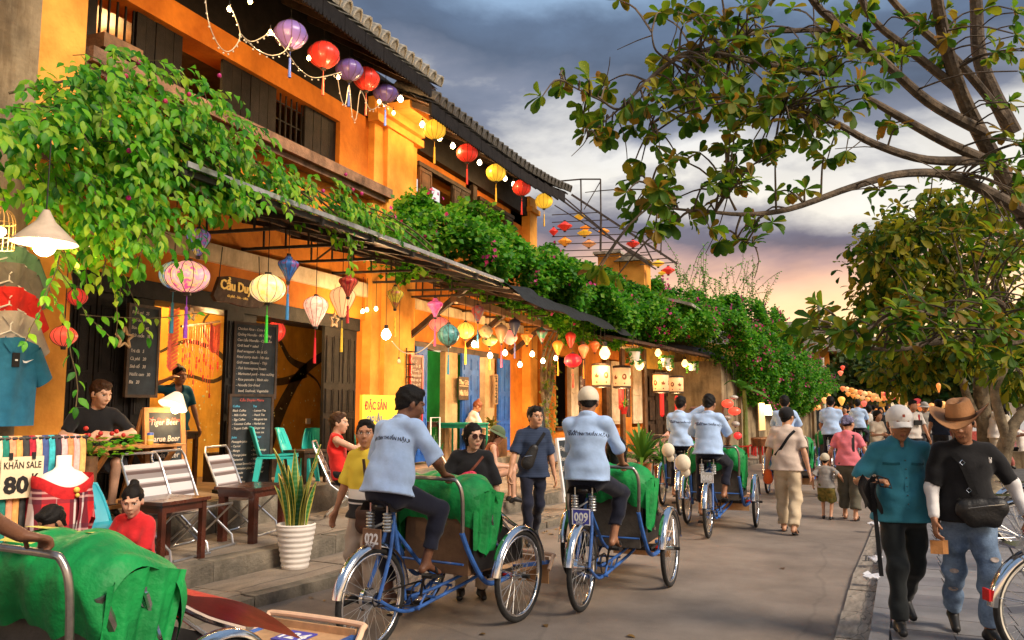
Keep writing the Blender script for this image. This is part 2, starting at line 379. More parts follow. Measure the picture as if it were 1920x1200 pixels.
edge=MB();edge.box((0,0,0),(.22,1,.19));edge=edge.mesh('terrace_edge_stone',riser)
for x,y,a,ln in along(TL,1,28,1.6):
 o=link('edge_stone',edge,terr,(x-.10+rnd.uniform(-.004,.004),y,.178+rnd.uniform(-.004,.004)),a);o.scale=(1,ln*.994,1)
mb=MB();mb.bx(-12,PLX,-6,19.2,-.02,.598);pl=mb.build('plinth',floorc,kind='structure')
mb=MB()
st=MB();st.box((0,0,0),(.16,1,.345));st=st.mesh('plinth_edge_stone',riser)
for i in range(13):
 o=link('edge_stone',st,pl,(PLX-.06+rnd.uniform(-.003,.003),.6+1.45*i,.432));o.scale=(1,1.44,1)
kr=strip('kerb_band',KR,KO,.004,conc,-.02)
kst=MB();kst.box((0,0,0),(1,1,.05));kst=kst.mesh('kerb_slab',conc)
for x,y,a,ln in along(KR,2.2,36,.82):
 x1=interp(KO,y);o=link('kerb_slab',kst,kr,((x+x1)/2,y,-.004+rnd.uniform(0,.009)),a+rnd.uniform(-.01,.01));o.scale=(x1-x-.008,ln-.016,1)
BANK=[(5.5,-6),(5.5,60),(14,95)]
prom=strip('promenade',[(x+.1,y)for x,y in KO],BANK,.085,mat('paver_joint',(.10,.095,.09),.95,.2,8),-.02)
ks=MB();ks.box((0,0,0),(.12,1,.13));ks=ks.mesh('kerb_stone',pav)
for x,y,a,ln in along(KO,2.2,30,.8):
 o=link('kerb_stone',ks,prom,(x+.06,y,.037+rnd.uniform(-.003,.003)),a);o.scale=(1,ln-.008,1)
sl2=[]
for m_ in(pav,pav2):
 mb=MB();mb.box((0,0,0),(.392,.392,.03));sl2.append(mb.mesh('paver',m_))
cnt=0
for j in range(30):
 y=3.4+.4*j
 for i in range(14):
  x=interp(KO,y)+.33+.4*i
  if x>5.2 or cnt>290:continue
  p=Vector((x,y,0))-Vector((0,0,H_EYE));dd=p.dot(Fv)
  if dd<.5 or p.dot(Rv)/dd>.68 or-p.dot(Uv)/dd>.43:continue
  cnt+=1;link('paver',sl2[rnd.random()<.4],prom,(x,y,.085+rnd.uniform(-.002,.003)),rnd.uniform(-.006,.006))
mb=MB()
for k in range(7):mb.box((k*.028-.084,0,.0),(.016,.30,.02))
mb.box((0,-.16,0),(.24,.025,.02));mb.box((0,.16,0),(.24,.025,.02))
mb.build('drain_grate',mat('cast_iron',(.05,.048,.045),.7,.2,20),loc=(*gz(1640,1052)[:2],.016),rz=-.05,label='black cast iron drain grate set in the kerb by the man in teal',cat='drain')
# houses
yel=mat('ochre_plaster',(.72,.245,.02),.85,.22,1.2,.3,25,col2=(.44,.115,.008));speckle(yel,.5,.5,(.72,.66,.6),(1.08,1.1,1.15));speckle(yel,9,.25,(.8,.76,.7),(1.05,1.05,1.05))
ylt=mat('light_ochre_plaster',(.80,.37,.06),.85,.18,1.6,.3,25,col2=(.58,.22,.028));speckle(ylt,5,.3,(.8,.74,.66),(1.05,1.05,1.05))
mus=mat('mustard_plaster',(.74,.36,.035),.85,.2,1.4,.2,20,col2=(.55,.26,.03));speckle(mus,7,.35,(.75,.66,.5),(1.08,1.08,1.1))
old=mat('weathered_plaster',(.33,.25,.15),.9,.3,1.3,.5,18,col2=(.11,.085,.055));speckle(old,.8,.7,(.5,.47,.45),(1.25,1.22,1.15))
cream=mat('cream_paint',(.74,.58,.38),.75,.16,3,.2,30,col2=(.5,.36,.22))
blk=mat('black_lacquered_wood',(.010,.0075,.0065),.6,.3,8,.2,60,spec=.2)
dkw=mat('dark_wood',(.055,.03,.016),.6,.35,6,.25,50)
brw=mat('brown_wood',(.16,.075,.03),.6,.3,5,.2,50)
wdt=mat('weathered_timber',(.23,.13,.08),.8,.35,4,.4,40)
def streaks(m,amt,col=(.45,.38,.30)):
 n,l,b=nodes(m);src=b.inputs['Base Color'].links[0].from_socket;tcn=n.new('ShaderNodeTexCoord');mp_=n.new('ShaderNodeMapping');mp_.inputs['Scale'].default_value=(2.2,2.2,.4);l.new(tcn.outputs['Object'],mp_.inputs[0])
 no=n.new('ShaderNodeTexNoise');no.inputs['Scale'].default_value=1.6;no.inputs['Detail'].default_value=8;no.inputs['Roughness'].default_value=.7;l.new(mp_.outputs[0],no.inputs[0]);r=n.new('ShaderNodeValToRGB');l.new(no.outputs['Fac'],r.inputs[0]);r.color_ramp.elements[0].position=.36;r.color_ramp.elements[1].position=.52;r.color_ramp.elements[0].color=(*col,1);r.color_ramp.elements[1].color=(1,1,1,1)
 x=n.new('ShaderNodeMix');x.data_type='RGBA';x.blend_type='MULTIPLY';x.inputs[0].default_value=amt;l.new(src,x.inputs[6]);l.new(r.outputs[0],x.inputs[7]);l.new(x.outputs[2],b.inputs['Base Color'])
def cracks(m,sc,w_,amt):
 n,l,b=nodes(m);src=b.inputs['Base Color'].links[0].from_socket;tcn=n.new('ShaderNodeTexCoord');no=n.new('ShaderNodeTexNoise');no.inputs['Scale'].default_value=sc*3;no.inputs['Detail'].default_value=6;l.new(tcn.outputs['Object'],no.inputs[0])
 ad=n.new('ShaderNodeMix');ad.data_type='RGBA';ad.inputs[0].default_value=.22;l.new(tcn.outputs['Object'],ad.inputs[6]);l.new(no.outputs['Color'],ad.inputs[7]);v=n.new('ShaderNodeTexVoronoi');v.feature='DISTANCE_TO_EDGE';v.inputs['Scale'].default_value=sc;l.new(ad.outputs[2],v.inputs['Vector'])
 r=n.new('ShaderNodeMapRange');l.new(v.outputs['Distance'],r.inputs[0]);r.inputs[1].default_value=w_*.25;r.inputs[2].default_value=w_;r.inputs[3].default_value=1-amt;r.inputs[4].default_value=1
 c=n.new('ShaderNodeCombineXYZ');[l.new(r.outputs[0],c.inputs[i])for i in range(3)];x=n.new('ShaderNodeMix');x.data_type='RGBA';x.blend_type='MULTIPLY';x.inputs[0].default_value=1;l.new(src,x.inputs[6]);l.new(c.outputs[0],x.inputs[7]);l.new(x.outputs[2],b.inputs['Base Color'])
streaks(yel,.26,(.6,.5,.42));streaks(ylt,.2,(.6,.5,.42));streaks(old,.8);streaks(cream,.5);streaks(mus,.4,(.6,.45,.25));cracks(asph,.36,.006,.14);cracks(conc2,.9,.012,.6);cracks(conc,1.2,.012,.6);streaks(riser,.7,(.4,.4,.36))
blu=mat('blue_door_paint',(.02,.105,.42),.55,.2,4,.2,30,col2=(.012,.06,.26),spec=.25)
grn=mat('green_room_paint',(.01,.30,.05),.7,.25,1.5)
tilem=mat('weathered_roof_tile',(.40,.37,.31),.9,.35,7,.6,30,col2=(.11,.10,.085))
steel=mat('black_steel',(.03,.026,.024),.55,.3,10)
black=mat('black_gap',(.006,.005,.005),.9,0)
X1=-7.2
h1=thing('house','two-storey ochre house with black shutters and a vine over its awning','house',(-7.2,8,.6))
h2=thing('house','two-storey ochre house with blue doors and a green room','house',(-7.2,15.5,.6))
def P(parent,mb,name,m,smooth=False,**k):
 o=mb.build(name,m,None,smooth,**k);o.parent=parent;o.matrix_parent_inverse=Matrix.Translation(-Vector(parent.location))if parent.parent is None and not any(parent.rotation_euler)else(parent.matrix_basis.inverted())
 return o
def sub(parent,mb,name,m,smooth=False):
 o=mb.build(name,m,None,smooth);o.parent=parent;return o
mb=MB()
mb.bx(-7.6,X1,4.55,12.75,3.06,5.12)
mb.bx(-7.6,X1,4.55,11.25,6.17,6.50)
mb.bx(-7.6,X1,10.42,11.25,5.12,6.17)
mb.bx(-7.6,X1-.05,11.0,11.25,.6,3.06)
P(h1,mb,'wall',yel)
mb=MB();mb.bx(-7.5,-7.22,1.3,11.45,6.505,7.6);P(h1,mb,'eave_wall',blk)
mb=MB();mb.bx(-7.6,-7.08,11.25,12.72,.6,6.9);mb.bx(-7.6,-7.0,11.55,12.45,.6,6.9);P(h1,mb,'corner_pillar',ylt)
mb=MB();mb.bx(-7.15,-6.95,11.15,12.75,6.42,6.55);mb.bx(-7.15,-6.85,11.3,12.6,6.55,6.7);mb.bx(-7.15,-6.55,11.5,12.4,6.7,6.84);mb.bx(-6.9,-6.3,11.7,12.2,6.8,6.9);P(h1,mb,'bracket_capital',ylt)
mb=MB();mb.bx(-7.6,-7.0,5.05,5.62,.6,6.9);P(h1,mb,'end_pillar',ylt)
mb=MB();mb.bx(-7.6,-6.9,4.2,5.05,.262,6.9);P(h1,mb,'plaster_pier',old)
mb=MB();mb.bx(-7.2,-7.12,5.65,11.2,3.44,3.66);P(h1,mb,'moulding',cream)
mb=MB();mb.bx(-7.2,-6.92,5.65,11.6,5.17,5.33);mb.bx(-7.2,-7.0,5.65,11.5,5.09,5.17);P(h1,mb,'window_sill',wdt)
mb=MB();mb.bx(-7.55,-7.16,5.65,11.05,2.86,3.06);P(h1,mb,'lintel',blk)
mb=MB();mb.bx(-9.0,-8.9,4.3,12.6,.6,3.1);P(h1,mb,'room_wall',mus)
mb=MB();mb.bx(-9.6,-7.6,4.4,12.7,3.06,3.16);mb.bx(-9.6,-7.6,4.4,12.7,6.5,6.6);mb.bx(-9.6,-7.55,4.3,4.4,.6,6.6);mb.bx(-9.6,-7.55,12.62,12.72,.6,6.6);P(h1,mb,'ceiling',dkw)
mb=MB();mb.bx(-9.6,-9.5,4.3,12.6,3.16,6.5);P(h1,mb,'upper_room_wall',mus)
def panel_leaf(parent,x,y0,y1,z0,z1,m,name='shutter',panels=((.06,.38),(.42,.58),(.62,.94)),t=.05,cols=2):
 mb=MB();mb.bx(x-t,x,y0,y1,z0,z1);o=P(parent,mb,name,m);s=MB();wy=y1-y0;hz=z1-z0
 for a,b in panels:
  for c in range(cols):
   u0=y0+wy*(.08+c*(.84/cols))+.01;u1=y0+wy*(.08+(c+1)*(.84/cols))-.01;p0=z0+hz*a;p1=z0+hz*b
   for q in((u0,u1,p0,p0+.02),(u0,u1,p1-.02,p1),(u0,u0+.02,p0+.02,p1-.02),(u1-.02,u1,p0+.02,p1-.02)):
    s.bx(x,x+.012,*q)
   s.bx(x,x+.005,u0+.035,u1-.035,p0+.035,p1-.035)
 q=s.build('panel_moulding',m);q.parent=o;return o
def boards(parent,x,y0,y1,z0,z1,m,n,name='board'):
 wy=(y1-y0)/n
 for i in range(n):
  mb=MB();mb.bx(x-.04,x+rnd.uniform(-.004,.006),y0+wy*i+.004,y0+wy*(i+1)-.004,z0,z1);P(parent,mb,name,m)
boards(h1,-7.3,6.5,7.2,5.33,6.17,blk,5,'shutter_board')
boards(h1,-7.28,7.87,8.95,5.33,6.17,blk,6,'shutter_board')
boards(h1,-7.28,9.62,10.42,5.33,6.17,blk,4,'shutter_board')
boards(h1,-7.32,5.62,6.0,5.33,6.5,blk,2,'shutter_board')
mb=MB()
for k in range(6):mb.bx(-7.34,-7.32,8.97+k*.125,8.99+k*.125,5.33,6.17)
for k in range(3):mb.bx(-7.335,-7.325,8.95,9.62,5.5+k*.26,5.52+k*.26)
P(h1,mb,'window_lattice',blk)
mb=MB()
for k in range(5):mb.bx(-7.34,-7.32,6.03+k*.11,6.05+k*.11,5.33,6.5)
P(h1,mb,'window_lattice',blk)
mb=MB();mb.bx(-7.15,-6.9,5.75,6.25,5.36,5.52);P(h1,mb,'planter_box',brw)
for y0,y1,xx in((5.66,6.12,-7.24),(6.14,6.6,-7.24),(6.6,6.86,-7.2),(7.93,8.24,-7.1),(8.26,8.62,-7.22),(10.12,10.58,-7.18),(10.6,11.02,-7.2)):
 panel_leaf(h1,xx,y0,y1,.62,2.86,blk,'door_leaf',cols=1 if y1-y0<.35 else 2)
pain=mat('mural_paint',(.085,.05,.015),.9,.3,4)
mb=MB()
def stroke(pts,ws):
 pts,ws=_catmull([Vector(p)for p in pts],ws,5);n=len(pts);vs=[]
 for i,p in enumerate(pts):
  d=(pts[min(i+1,n-1)]-pts[max(i-1,0)]).normalized();q=Vector((0,-d.z,d.y))
  vs+=[p+q*ws[i]/2,p-q*ws[i]/2]
 mb.add(vs,[(2*i,2*i+1,2*i+3,2*i+2)for i in range(n-1)])
XM=-8.894
def mp(px,py):g=gx(px,py,XM);return(XM,g.y,g.z)
stroke([mp(500,830),mp(540,740),mp(575,690),mp(640,650),mp(700,640)],[.36,.24,.19,.16,.1])
stroke([mp(575,690),mp(545,675),mp(525,640),mp(505,612)],[.16,.11,.08,.05])
stroke([mp(575,700),mp(530,715),mp(490,712),mp(440,690),mp(400,655),mp(350,640),mp(300,660)],[.15,.13,.1,.09,.08,.06,.04])
stroke([mp(440,690),mp(400,715),mp(350,705),mp(310,730)],[.08,.06,.05,.03])
stroke([mp(400,655),mp(380,610),mp(400,580)],[.06,.045,.03])
stroke([mp(560,690),mp(595,715),mp(610,760)],[.06,.04,.02])
P(h1,mb,'mural_branches',pain)
mb=MB();dm=mat('mural_blossom',(.95,.80,.32),.9,.3,9)
for k in range(170):
 px,py=rnd.uniform(330,600),rnd.gauss(745,60)
 g=mp(px,py);r_=rnd.uniform(.007,.019);mb.add([(XM+.003,g[1]+r_*math.cos(a),g[2]+r_*math.sin(a))for a in np.arange(0,6.2,1.05)],[(0,1,2,3,4,5)])
P(h1,mb,'mural_blossoms',dm)
mb=MB();g=mp(577,790);mb.bx(XM,XM+.02,g[1]-.06,g[1]+.06,g[2]-.05,g[2]+.05);o=P(h1,mb,'wall_socket',mat('white_plastic',(.75,.73,.68),.4,.05))
def roof(h,y0,y1,ex,ez,rx,rz,pitch,sweep=0,tilem=tilem):
 n=int(round((y1-y0)/pitch));dx,dz=rx-ex,rz-ez;ln=math.hypot(dx,dz);d=Vector((dx/ln,0,dz/ln));nrm=Vector((-dz/ln if dx>0 else dz/ln,0,abs(dx)/ln));nrm=Vector((abs(dz)/ln,0,abs(dx)/ln))
 def sw(y):t=(y-y0)/(y1-y0);return sweep*max(0,t-.45)**2*3.3
 tm=MB()
 vs=[];S=7
 for r0,e in((.098,0),(.082,0)):
  for e_ in(0,.34):
   for k in range(S+1):
    a=PI*k/S;vs.append(Vector((0,-math.cos(a)*r0*(1-.12*(e_>0)),0))+d*e_+nrm*(math.sin(a)*r0*1.7*(1-.12*(e_>0))))
 m_=S+1;fs=[(k,k+1,m_+k+1,m_+k)for k in range(S)]+[(2*m_+k+1,2*m_+k,3*m_+k,3*m_+k+1)for k in range(S)]+[(k+1,k,2*m_+k,2*m_+k+1)for k in range(S)]
 tm.add(vs,fs);cap=[Vector((0,-math.cos(PI*k/S)*.082,0))+d*.02+nrm*(math.sin(PI*k/S)*.082*1.7)for k in range(S+1)];tm.add(cap,[tuple(range(S+1))])
 tme=tm.mesh('roof_tile',tilem,True)
 ms=MB()
 R_=14
 for i in range(n):
  yc=y0+pitch*(i+.5);zz=sw(yc)
  for j in range(3):
   o=link('roof_tile',tme,None,Vector((ex,yc,ez+zz))+d*(.27*j-.05)+nrm*(.022+.014*(2-j)+rnd.uniform(-.006,.006)));o.rotation_euler=(0,0,rnd.uniform(-.03,.03));o.parent=h;o.matrix_parent_inverse=Matrix.Translation(-Vector(h.location))
  prof=[(-pitch/2,0),(-.07,.0),(-.04,.06),(0,.085),(.04,.06),(.07,0),(pitch/2,0)]
  A=[Vector((ex,yc+u,ez+zz))+d*.8+nrm*v for u,v in prof]+[Vector((rx,yc+u,rz+zz))+nrm*v for u,v in prof]
  ms.add(A,[(k,k+1,8+k,7+k)for k in range(6)])
  A=[Vector((ex,yc-pitch/2,ez+zz)),Vector((ex,yc+pitch/2,ez+zz)),Vector((ex,yc+pitch/2,ez+zz))+d*.85,Vector((ex,yc-pitch/2,ez+zz))+d*.85]
  ms.add(A,[(0,1,2,3)])
 ms.add([Vector((rx,y0,rz)),Vector((rx,y1,rz+sw(y1))),Vector((rx*2-ex,y1,ez)),Vector((rx*2-ex,y0,ez))],[(0,1,2,3)])
 o=P(h,ms,'roof_slope',tilem);o['kind']='stuff'
 q=12
 for i in range(int((y1-y0)/.5)):
  a=y0+.5*i;b=a+.49;z_=sw((a+b)/2)
  mb=MB();mb.bx(ex-.02,ex+.03,a,b,ez-.20+z_,ez-.02+z_)
  for k in range(6):
   yy=a+.04+k*.082;mb.prism([(-.041,0),(.041,0),(.03,-.045),(0,-.06),(-.03,-.045)],.03,(ex,yy,ez-.2+z_),((0,1,0),(0,0,1),(1,0,0)))
  P(h,mb,'fascia_board',blk)
 for i in range(4):
  t0,t1=i/4,(i+1)/4-.01;x0,x1=ex-.03+(-7.25-ex)*t0,ex-.03+(-7.25-ex)*t1
  mb=MB();g=abs(dz/dx)
  vs=[]
  for yy in np.linspace(y0,y1,9):vs+=[(x0,yy,ez-.05+(ex-x0)*g+sw(yy)),(x1,yy,ez-.05+(ex-x1)*g+sw(yy)),(x1,yy,ez-.02+(ex-x1)*g+sw(yy)),(x0,yy,ez-.02+(ex-x0)*g+sw(yy))]
  fs=[tuple(4*i2+c for c in f)for i2 in range(8)for f in((0,1,5,4),(1,2,6,5),(2,3,7,6),(3,0,4,7))]
  mb.add(vs,fs);P(h,mb,'soffit_board',dkw)
 for yy in np.arange(y0+.3,y1,.62):
  mb=MB();mb.bar((ex-.05,yy,ez-.10+sw(yy)),(-7.25,yy,ez-.10+(ex+7.25)*abs(dz/dx)+sw(yy)),.07,.09);P(h,mb,'rafter',dkw)
roof(h1,1.2,11.45,-6.0,6.92,-9.6,8.9,.245)
roof(h2,11.3,18.7,-6.06,6.66,-9.6,8.4,.245,.30,mat('dark_roof_tile',(.13,.115,.10),.9,.35,7,.6,30,col2=(.04,.036,.03)))
mb=MB()
mb.bx(-7.6,X1,12.76,18.8,3.0,5.1);mb.bx(-7.6,X1,12.76,12.9,5.1,6.4);mb.bx(-7.6,X1,15.1,15.6,5.1,6.4);mb.bx(-7.6,X1,17.6,18.8,5.1,6.4);mb.bx(-7.6,X1,12.76,18.8,6.15,6.4)
mb.bx(-7.6,X1,17.25,18.8,.6,3.0);mb.bx(-7.6,X1,12.76,17.25,2.82,3.0);mb.bx(-9.6,-7.6,18.5,18.8,.6,8.0)
P(h2,mb,'wall',yel)
mb=MB();mb.bx(-7.3,-7.05,12.76,18.7,6.4,6.86);mb.bx(-7.5,-7.3,11.5,18.7,6.41,7.5);P(h2,mb,'eave_beam',blk)
mb=MB();mb.bx(-7.25,-6.98,18.35,18.85,.6,6.9);mb.bx(-7.25,-6.9,18.3,18.9,6.5,6.62);P(h2,mb,'corner_pillar',ylt)
mb=MB();mb.bx(-7.2,-7.13,12.8,18.3,3.44,3.62);P(h2,mb,'moulding',cream)
mb=MB();mb.bx(-9.0,-8.9,12.8,18.4,.6,3.0);mb.bx(-9,-7.6,12.8,12.9,.6,3.0);P(h2,mb,'room_wall',grn)
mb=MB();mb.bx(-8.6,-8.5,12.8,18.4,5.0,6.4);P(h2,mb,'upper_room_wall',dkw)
for y0,y1 in((12.92,13.4),(14.3,14.7),(14.72,15.1)):panel_leaf(h2,-7.12,y0,y1,5.12,6.15,brw if y0<14 else dkw,'shutter',panels=((.06,.48),(.54,.94)),cols=1)
for y0,y1 in((15.65,16.1),(16.12,16.6),(17.1,17.58)):panel_leaf(h2,-7.12,y0,y1,5.12,6.15,dkw,'shutter',panels=((.06,.48),(.54,.94)),cols=1)
mb=MB();mb.bx(-7.25,-7.1,12.85,15.12,6.15,6.23);mb.bx(-7.25,-7.1,15.6,17.62,6.15,6.23);P(h2,mb,'window_frame',dkw)
mb=MB();mb.bx(-7.3,-7.1,15.25,15.45,5.1,6.9);P(h2,mb,'timber_post',dkw)
for y0,y1 in((14.08,14.62),(15.98,16.5)):
 mb=MB();mb.bx(-7.26,-7.14,y0,y1,.6,2.8);P(h2,mb,'door_jamb',mat('faded_door_post',(.56,.36,.19),.8,.2,3,.2,30,col2=(.34,.2,.1)))
pur=mat('purple_door_frame',(.16,.035,.14),.6,.25,5)
mb=MB();mb.bx(-7.3,-7.12,12.72,16.7,2.72,2.84);P(h2,mb,'door_lintel',dkw)
panel_leaf(h2,-7.08,12.8,13.22,.65,2.74,blu,'door_leaf',cols=2)
panel_leaf(h2,-7.05,14.66,15.5,.65,2.72,blu,'door_leaf',panels=((.05,.3),(.34,.6),(.64,.8),(.84,.96)))
panel_leaf(h2,-7.06,16.56,17.24,.65,2.72,blu,'door_leaf',panels=((.05,.3),(.34,.6),(.64,.96)))
rust=mat('rusty_metal_sheet',(.11,.05,.028),.6,.5,3,.3,20,metal=.3,col2=(.025,.016,.012))
def awning(name,label,ya,yb,xw,zw,xe,ze,nsh,steelm=steel):
 t=thing(name,label,'awning',((xw+xe)/2,(ya+yb)/2,ze))
 wy=(yb-ya)/nsh
 for i in range(nsh):
  mb=MB();nn=8;vs=[]
  for k in range(nn+1):
   u=k/nn;yy=ya+wy*(i+u*1.02)-.01;c=.014*math.cos(u*2*PI*4)+.004*(i%2)
   vs+=[(xw,yy,zw+c+.03),(xe-.06,yy,ze+c+.03)]
  mb.add(vs,[(2*k,2*k+2,2*k+3,2*k+1)for k in range(nn)]);P(t,mb,'roof_sheet',rust)
 for i in range(nsh+1):
  yy=ya+wy*i;mb=MB();mb.bar((xw,yy,zw-.04),(xe,yy,ze-.04),.045,.06);mb.bar((xw,yy,zw-.42),(xe+(xw-xe)*.3,yy,ze-.05),.035)
  for k in range(1,4):
   f=k/4;xx=xw+(xe-xw)*f*.7;mb.bar((xx,yy,zw+(ze-zw)*f*.7-.04),(xx,yy,zw-.42+(ze-.05-zw+.42)*f),.02)
  P(t,mb,'truss',steelm)
 for f in(.08,.36,.64,.97):
  mb=MB();xx=xw+(xe-xw)*f;zz=zw+(ze-zw)*f;mb.bar((xx,ya,zz-.02),(xx,yb,zz-.02),.05,.05);P(t,mb,'purlin',steelm)
 return t
aw1=awning('awning','dark sheet metal awning on steel trusses under the vine',5.2,12.3,-7.18,4.12,-5.18,3.70,7)
aw2=awning('awning','rusty sheet awning with black netting over the blue doors',12.45,19.5,-7.15,4.02,-5.05,3.62,6,dkw)
mb=MB();mb.bar((-5.16,5.2,3.745),(-5.16,12.3,3.745),.02,.05);P(aw1,mb,'edge_trim',mat('zinc_trim',(.45,.45,.46),.4,.2,10,metal=.6))
net=mat('black_shade_net',(.012,.014,.016),.85,.3,12,.4,80)
mb=MB()
def netf(u,v):
 y=12.25+7.7*u;pk=.10*math.exp(-((u-.14)/.05)**2);x=-5.40+.62*v+.02*math.sin(u*40+v*3);z_=3.80+pk*(1-abs(2*v-1))-.08*v-.30*v*v-.05*math.sin(u*PI*4)**2*v+.004*math.sin(u*44+v*5)
 return(x,y,z_)
mb.grid(netf,80,8);P(aw2,mb,'shade_net',net,'all')
for yy in(12.6,15.0,17.4):
 mb=MB();mb.bar((-7.12,yy,2.9),(-6.0,yy,3.72),.09,.09);P(aw2,mb,'brace',dkw)
mb=MB();mb.bar((-6.2,12.5,3.55),(-6.2,19.4,3.5),.1,.14);P(aw2,mb,'beam',brw)
# house 3 (single storey, bends with the street)
def frame(O,e):
 O=Vector(O);e=Vector(e).normalized();n=Vector((e.y,-e.x,0))
 return Matrix(((n.x,e.x,0,O.x),(n.y,e.y,0,O.y),(0,0,1,O.z),(0,0,0,1)))
T3=frame((-7.0,19.2,0),(1.8,10.1,0));T4=frame((-3.4,29.5,0),(1.9,10.5,0))
def TB(T):m=MB();m.T=T;return m
h3=thing('house','low ochre house with hanging drum lanterns and brown doors past the blue doors','house',T3@Vector((0,6,0)))
mb=TB(T3);mb.bx(-.4,0,0,.75,.2,3.6);mb.bx(-.4,0,.75,2.0,.2,1.1);mb.bx(-.4,0,2.0,3.5,.2,3.6);mb.bx(-.4,0,.75,2.0,3.0,3.6);mb.bx(-.4,0,4.7,5.6,.2,3.6);mb.bx(-.4,0,6.4,6.75,.2,3.6);mb.bx(-.4,0,3.5,6.4,3.05,3.6);mb.bx(-.4,0,3.5,4.7,.2,1.0);mb.bx(-.4,0,5.6,6.4,.2,1.0)
P(h3,mb,'wall',yel)
mb=TB(T3);mb.bx(-.5,-.1,9.4,17,.2,4.2);mb.bx(-.5,-.1,6.75,9.4,2.9,4.2)
mush=mat('peeling_mustard_plaster',(.66,.36,.05),.9,.3,1.1,.4,14,col2=(.13,.085,.03));P(h3,mb,'side_wall',mush)
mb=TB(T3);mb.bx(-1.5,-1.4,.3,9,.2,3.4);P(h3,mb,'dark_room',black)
for a,b,m_ in((1.55,1.98,cream),(4.1,4.66,cream),(5.66,6.38,cream)):
 mb=TB(T3);mb.bx(-.1,.03,a,b,1.12,3.0);o=P(h3,mb,'shutter',m_)
 mb=TB(T3);mb.bx(.03,.05,a+.06,b-.06,1.2,1.24);mb.bx(.03,.05,a+.06,b-.06,2.0,2.04);mb.bx(.03,.05,a+.06,b-.06,2.88,2.92);sub(o,mb,'shutter_rail',m_)
for a in(2.05,3.6,4.72,6.42):mb=TB(T3);mb.bx(-.1,.1,a,a+.2,.2,3.5);P(h3,mb,'timber_post',brw)
mb=TB(T3);mb.bx(-.12,.06,.7,2.05,1.02,1.1);P(h3,mb,'window_sill',dkw)
mb=TB(T3);mb.bx(0,.12,5.55,6.5,3.0,3.1);mb.bx(0,.09,5.55,5.62,2.2,3.0);P(h3,mb,'window_hood',cream)
for i,(a,b)in enumerate(((6.8,7.4),(7.43,8.05),(8.08,8.7),(8.73,9.36))):
 mb=TB(T3);mb.bx(-.3,-.2-.05*(i%2),a,b,.2,2.9);o=P(h3,mb,'door_leaf',dkw)
 mb=TB(T3)
 for z0 in(.4,1.2,2.0):mb.bx(-.2,-.185,a+.08,b-.08,z0,z0+.66)
 sub(o,mb,'panel_moulding',dkw)
mb=TB(T3)
for k in range(11):mb.lathe([(.012,0),(.03,.05),(.045,.12),(.02,.2),(.03,.25)],8,(.35,3.4+.19*k,3.42))
mb.bx(.28,.42,3.3,5.5,3.36,3.42);mb.bx(.28,.42,3.3,5.5,3.66,3.7)
P(h3,mb,'balustrade',cream)
mb=TB(T3);mb.T=T3;mb.cyl((.0,12.9,1.45),.62,.06,28,'x');P(h3,mb,'round_mirror',dkw)
mb=TB(T3);mb.cyl((.04,12.95,1.42),.44,.03,24,'x');P(h3,mb,'mirror_glass',emitmat('mirror_glow',(1,.72,.25),2.2))  # round mirror: a warm glow is put into its glass, no lamp behind
mb=TB(T3);vs=[]
for k in range(13):
 y=-.4+k*1.1;vs+=[(-.2,y,3.95),(2.0-.06*k,y,3.35+.02*(k%2)),(2.0-.06*k,y,3.30),(-.2,y,3.88)]
mb.add(vs,[tuple(4*i+c for c in f)for i in range(12)for f in((0,1,5,4),(1,2,6,5),(2,3,7,6))]);P(h3,mb,'awning_sheet',rust)
for k in range(9):
 mb=TB(T3);mb.bar((-.1,.2+1.4*k,3.78),(1.9-.06*k,.2+1.4*k,3.27),.05,.09);P(h3,mb,'rafter',dkw)
tw=thing('chimney_turret','square ochre turret with tiled cap rising above the leaves','turret',(-5.6,22.3,3.4))
mb=MB();mb.bx(-6.28,-5.66,22,22.9,3.4,6.0);mb.bx(-5.64,-4.95,22.05,22.9,3.4,5.75);P(tw,mb,'wall',ylt)
mb=MB();mb.bx(-6.4,-5.6,21.9,23,6.0,6.08);mb.prism([(-.5,0),(.5,0),(.0,.3)],1.1,(-5.3,21.95,5.76),((1,0,0),(0,0,1),(0,1,0)));P(tw,mb,'tiled_cap',tilem)
mb=MB();mb.prism([(0,0),(3.2,-.9),(3.2,-.98),(0,-.08)],9,(-7,23,5.5),((1,0,0),(0,0,1),(0,1,0)));P(tw,mb,'roof_slope',tilem)
sf=thing('steel_frame','thin steel pergola frame with lotus lanterns above the rooftops','pergola',(-6,21,4.5))
def sbar(pts,w_=.035,name='steel_bar',m=None):
 mb=MB()
 for a,b in zip(pts,pts[1:]):mb.bar(a,b,w_)
 return P(sf,mb,name,m or mat('thin_steel',(.10,.075,.06),.6,.3,8))
def g22(px,py,y=21.0):r=_ray(px,py);return Vector((0,0,H_EYE))+r*(y/r.y)
A=[g22(*k)for k in((1072,365),(1270,495))];sbar(A,.06)
sbar([g22(1045,340),g22(1090,336),g22(1126,336),g22(1127,445)]);sbar([g22(1089,336),g22(1090,395)]);sbar([g22(1126,340),g22(1095,393)],.02)
sbar([g22(1050,372),g22(1155,453),g22(1215,492)],.05);sbar([g22(1060,372),g22(1175,470),g22(1230,505)],.04)
sbar([g22(1040,385),g22(1130,440),g22(1200,478)],.03)
for py in(400,414,428,441,455,468,480):sbar([g22(1035,py+3),g22(1128+(py-400)*1.1,py-2)],.022)
for py in(455,470,484,492):sbar([g22(1200,py+4),g22(1160+(py-400)*1.15,py)],.022)
sbar([g22(1127,400),g22(1126,470)],.05);sbar([g22(1240,447),g22(1239,478)],.03);sbar([g22(1160,428),g22(1240,447)],.03);sbar([g22(1208,458),g22(1224,490)],.04)
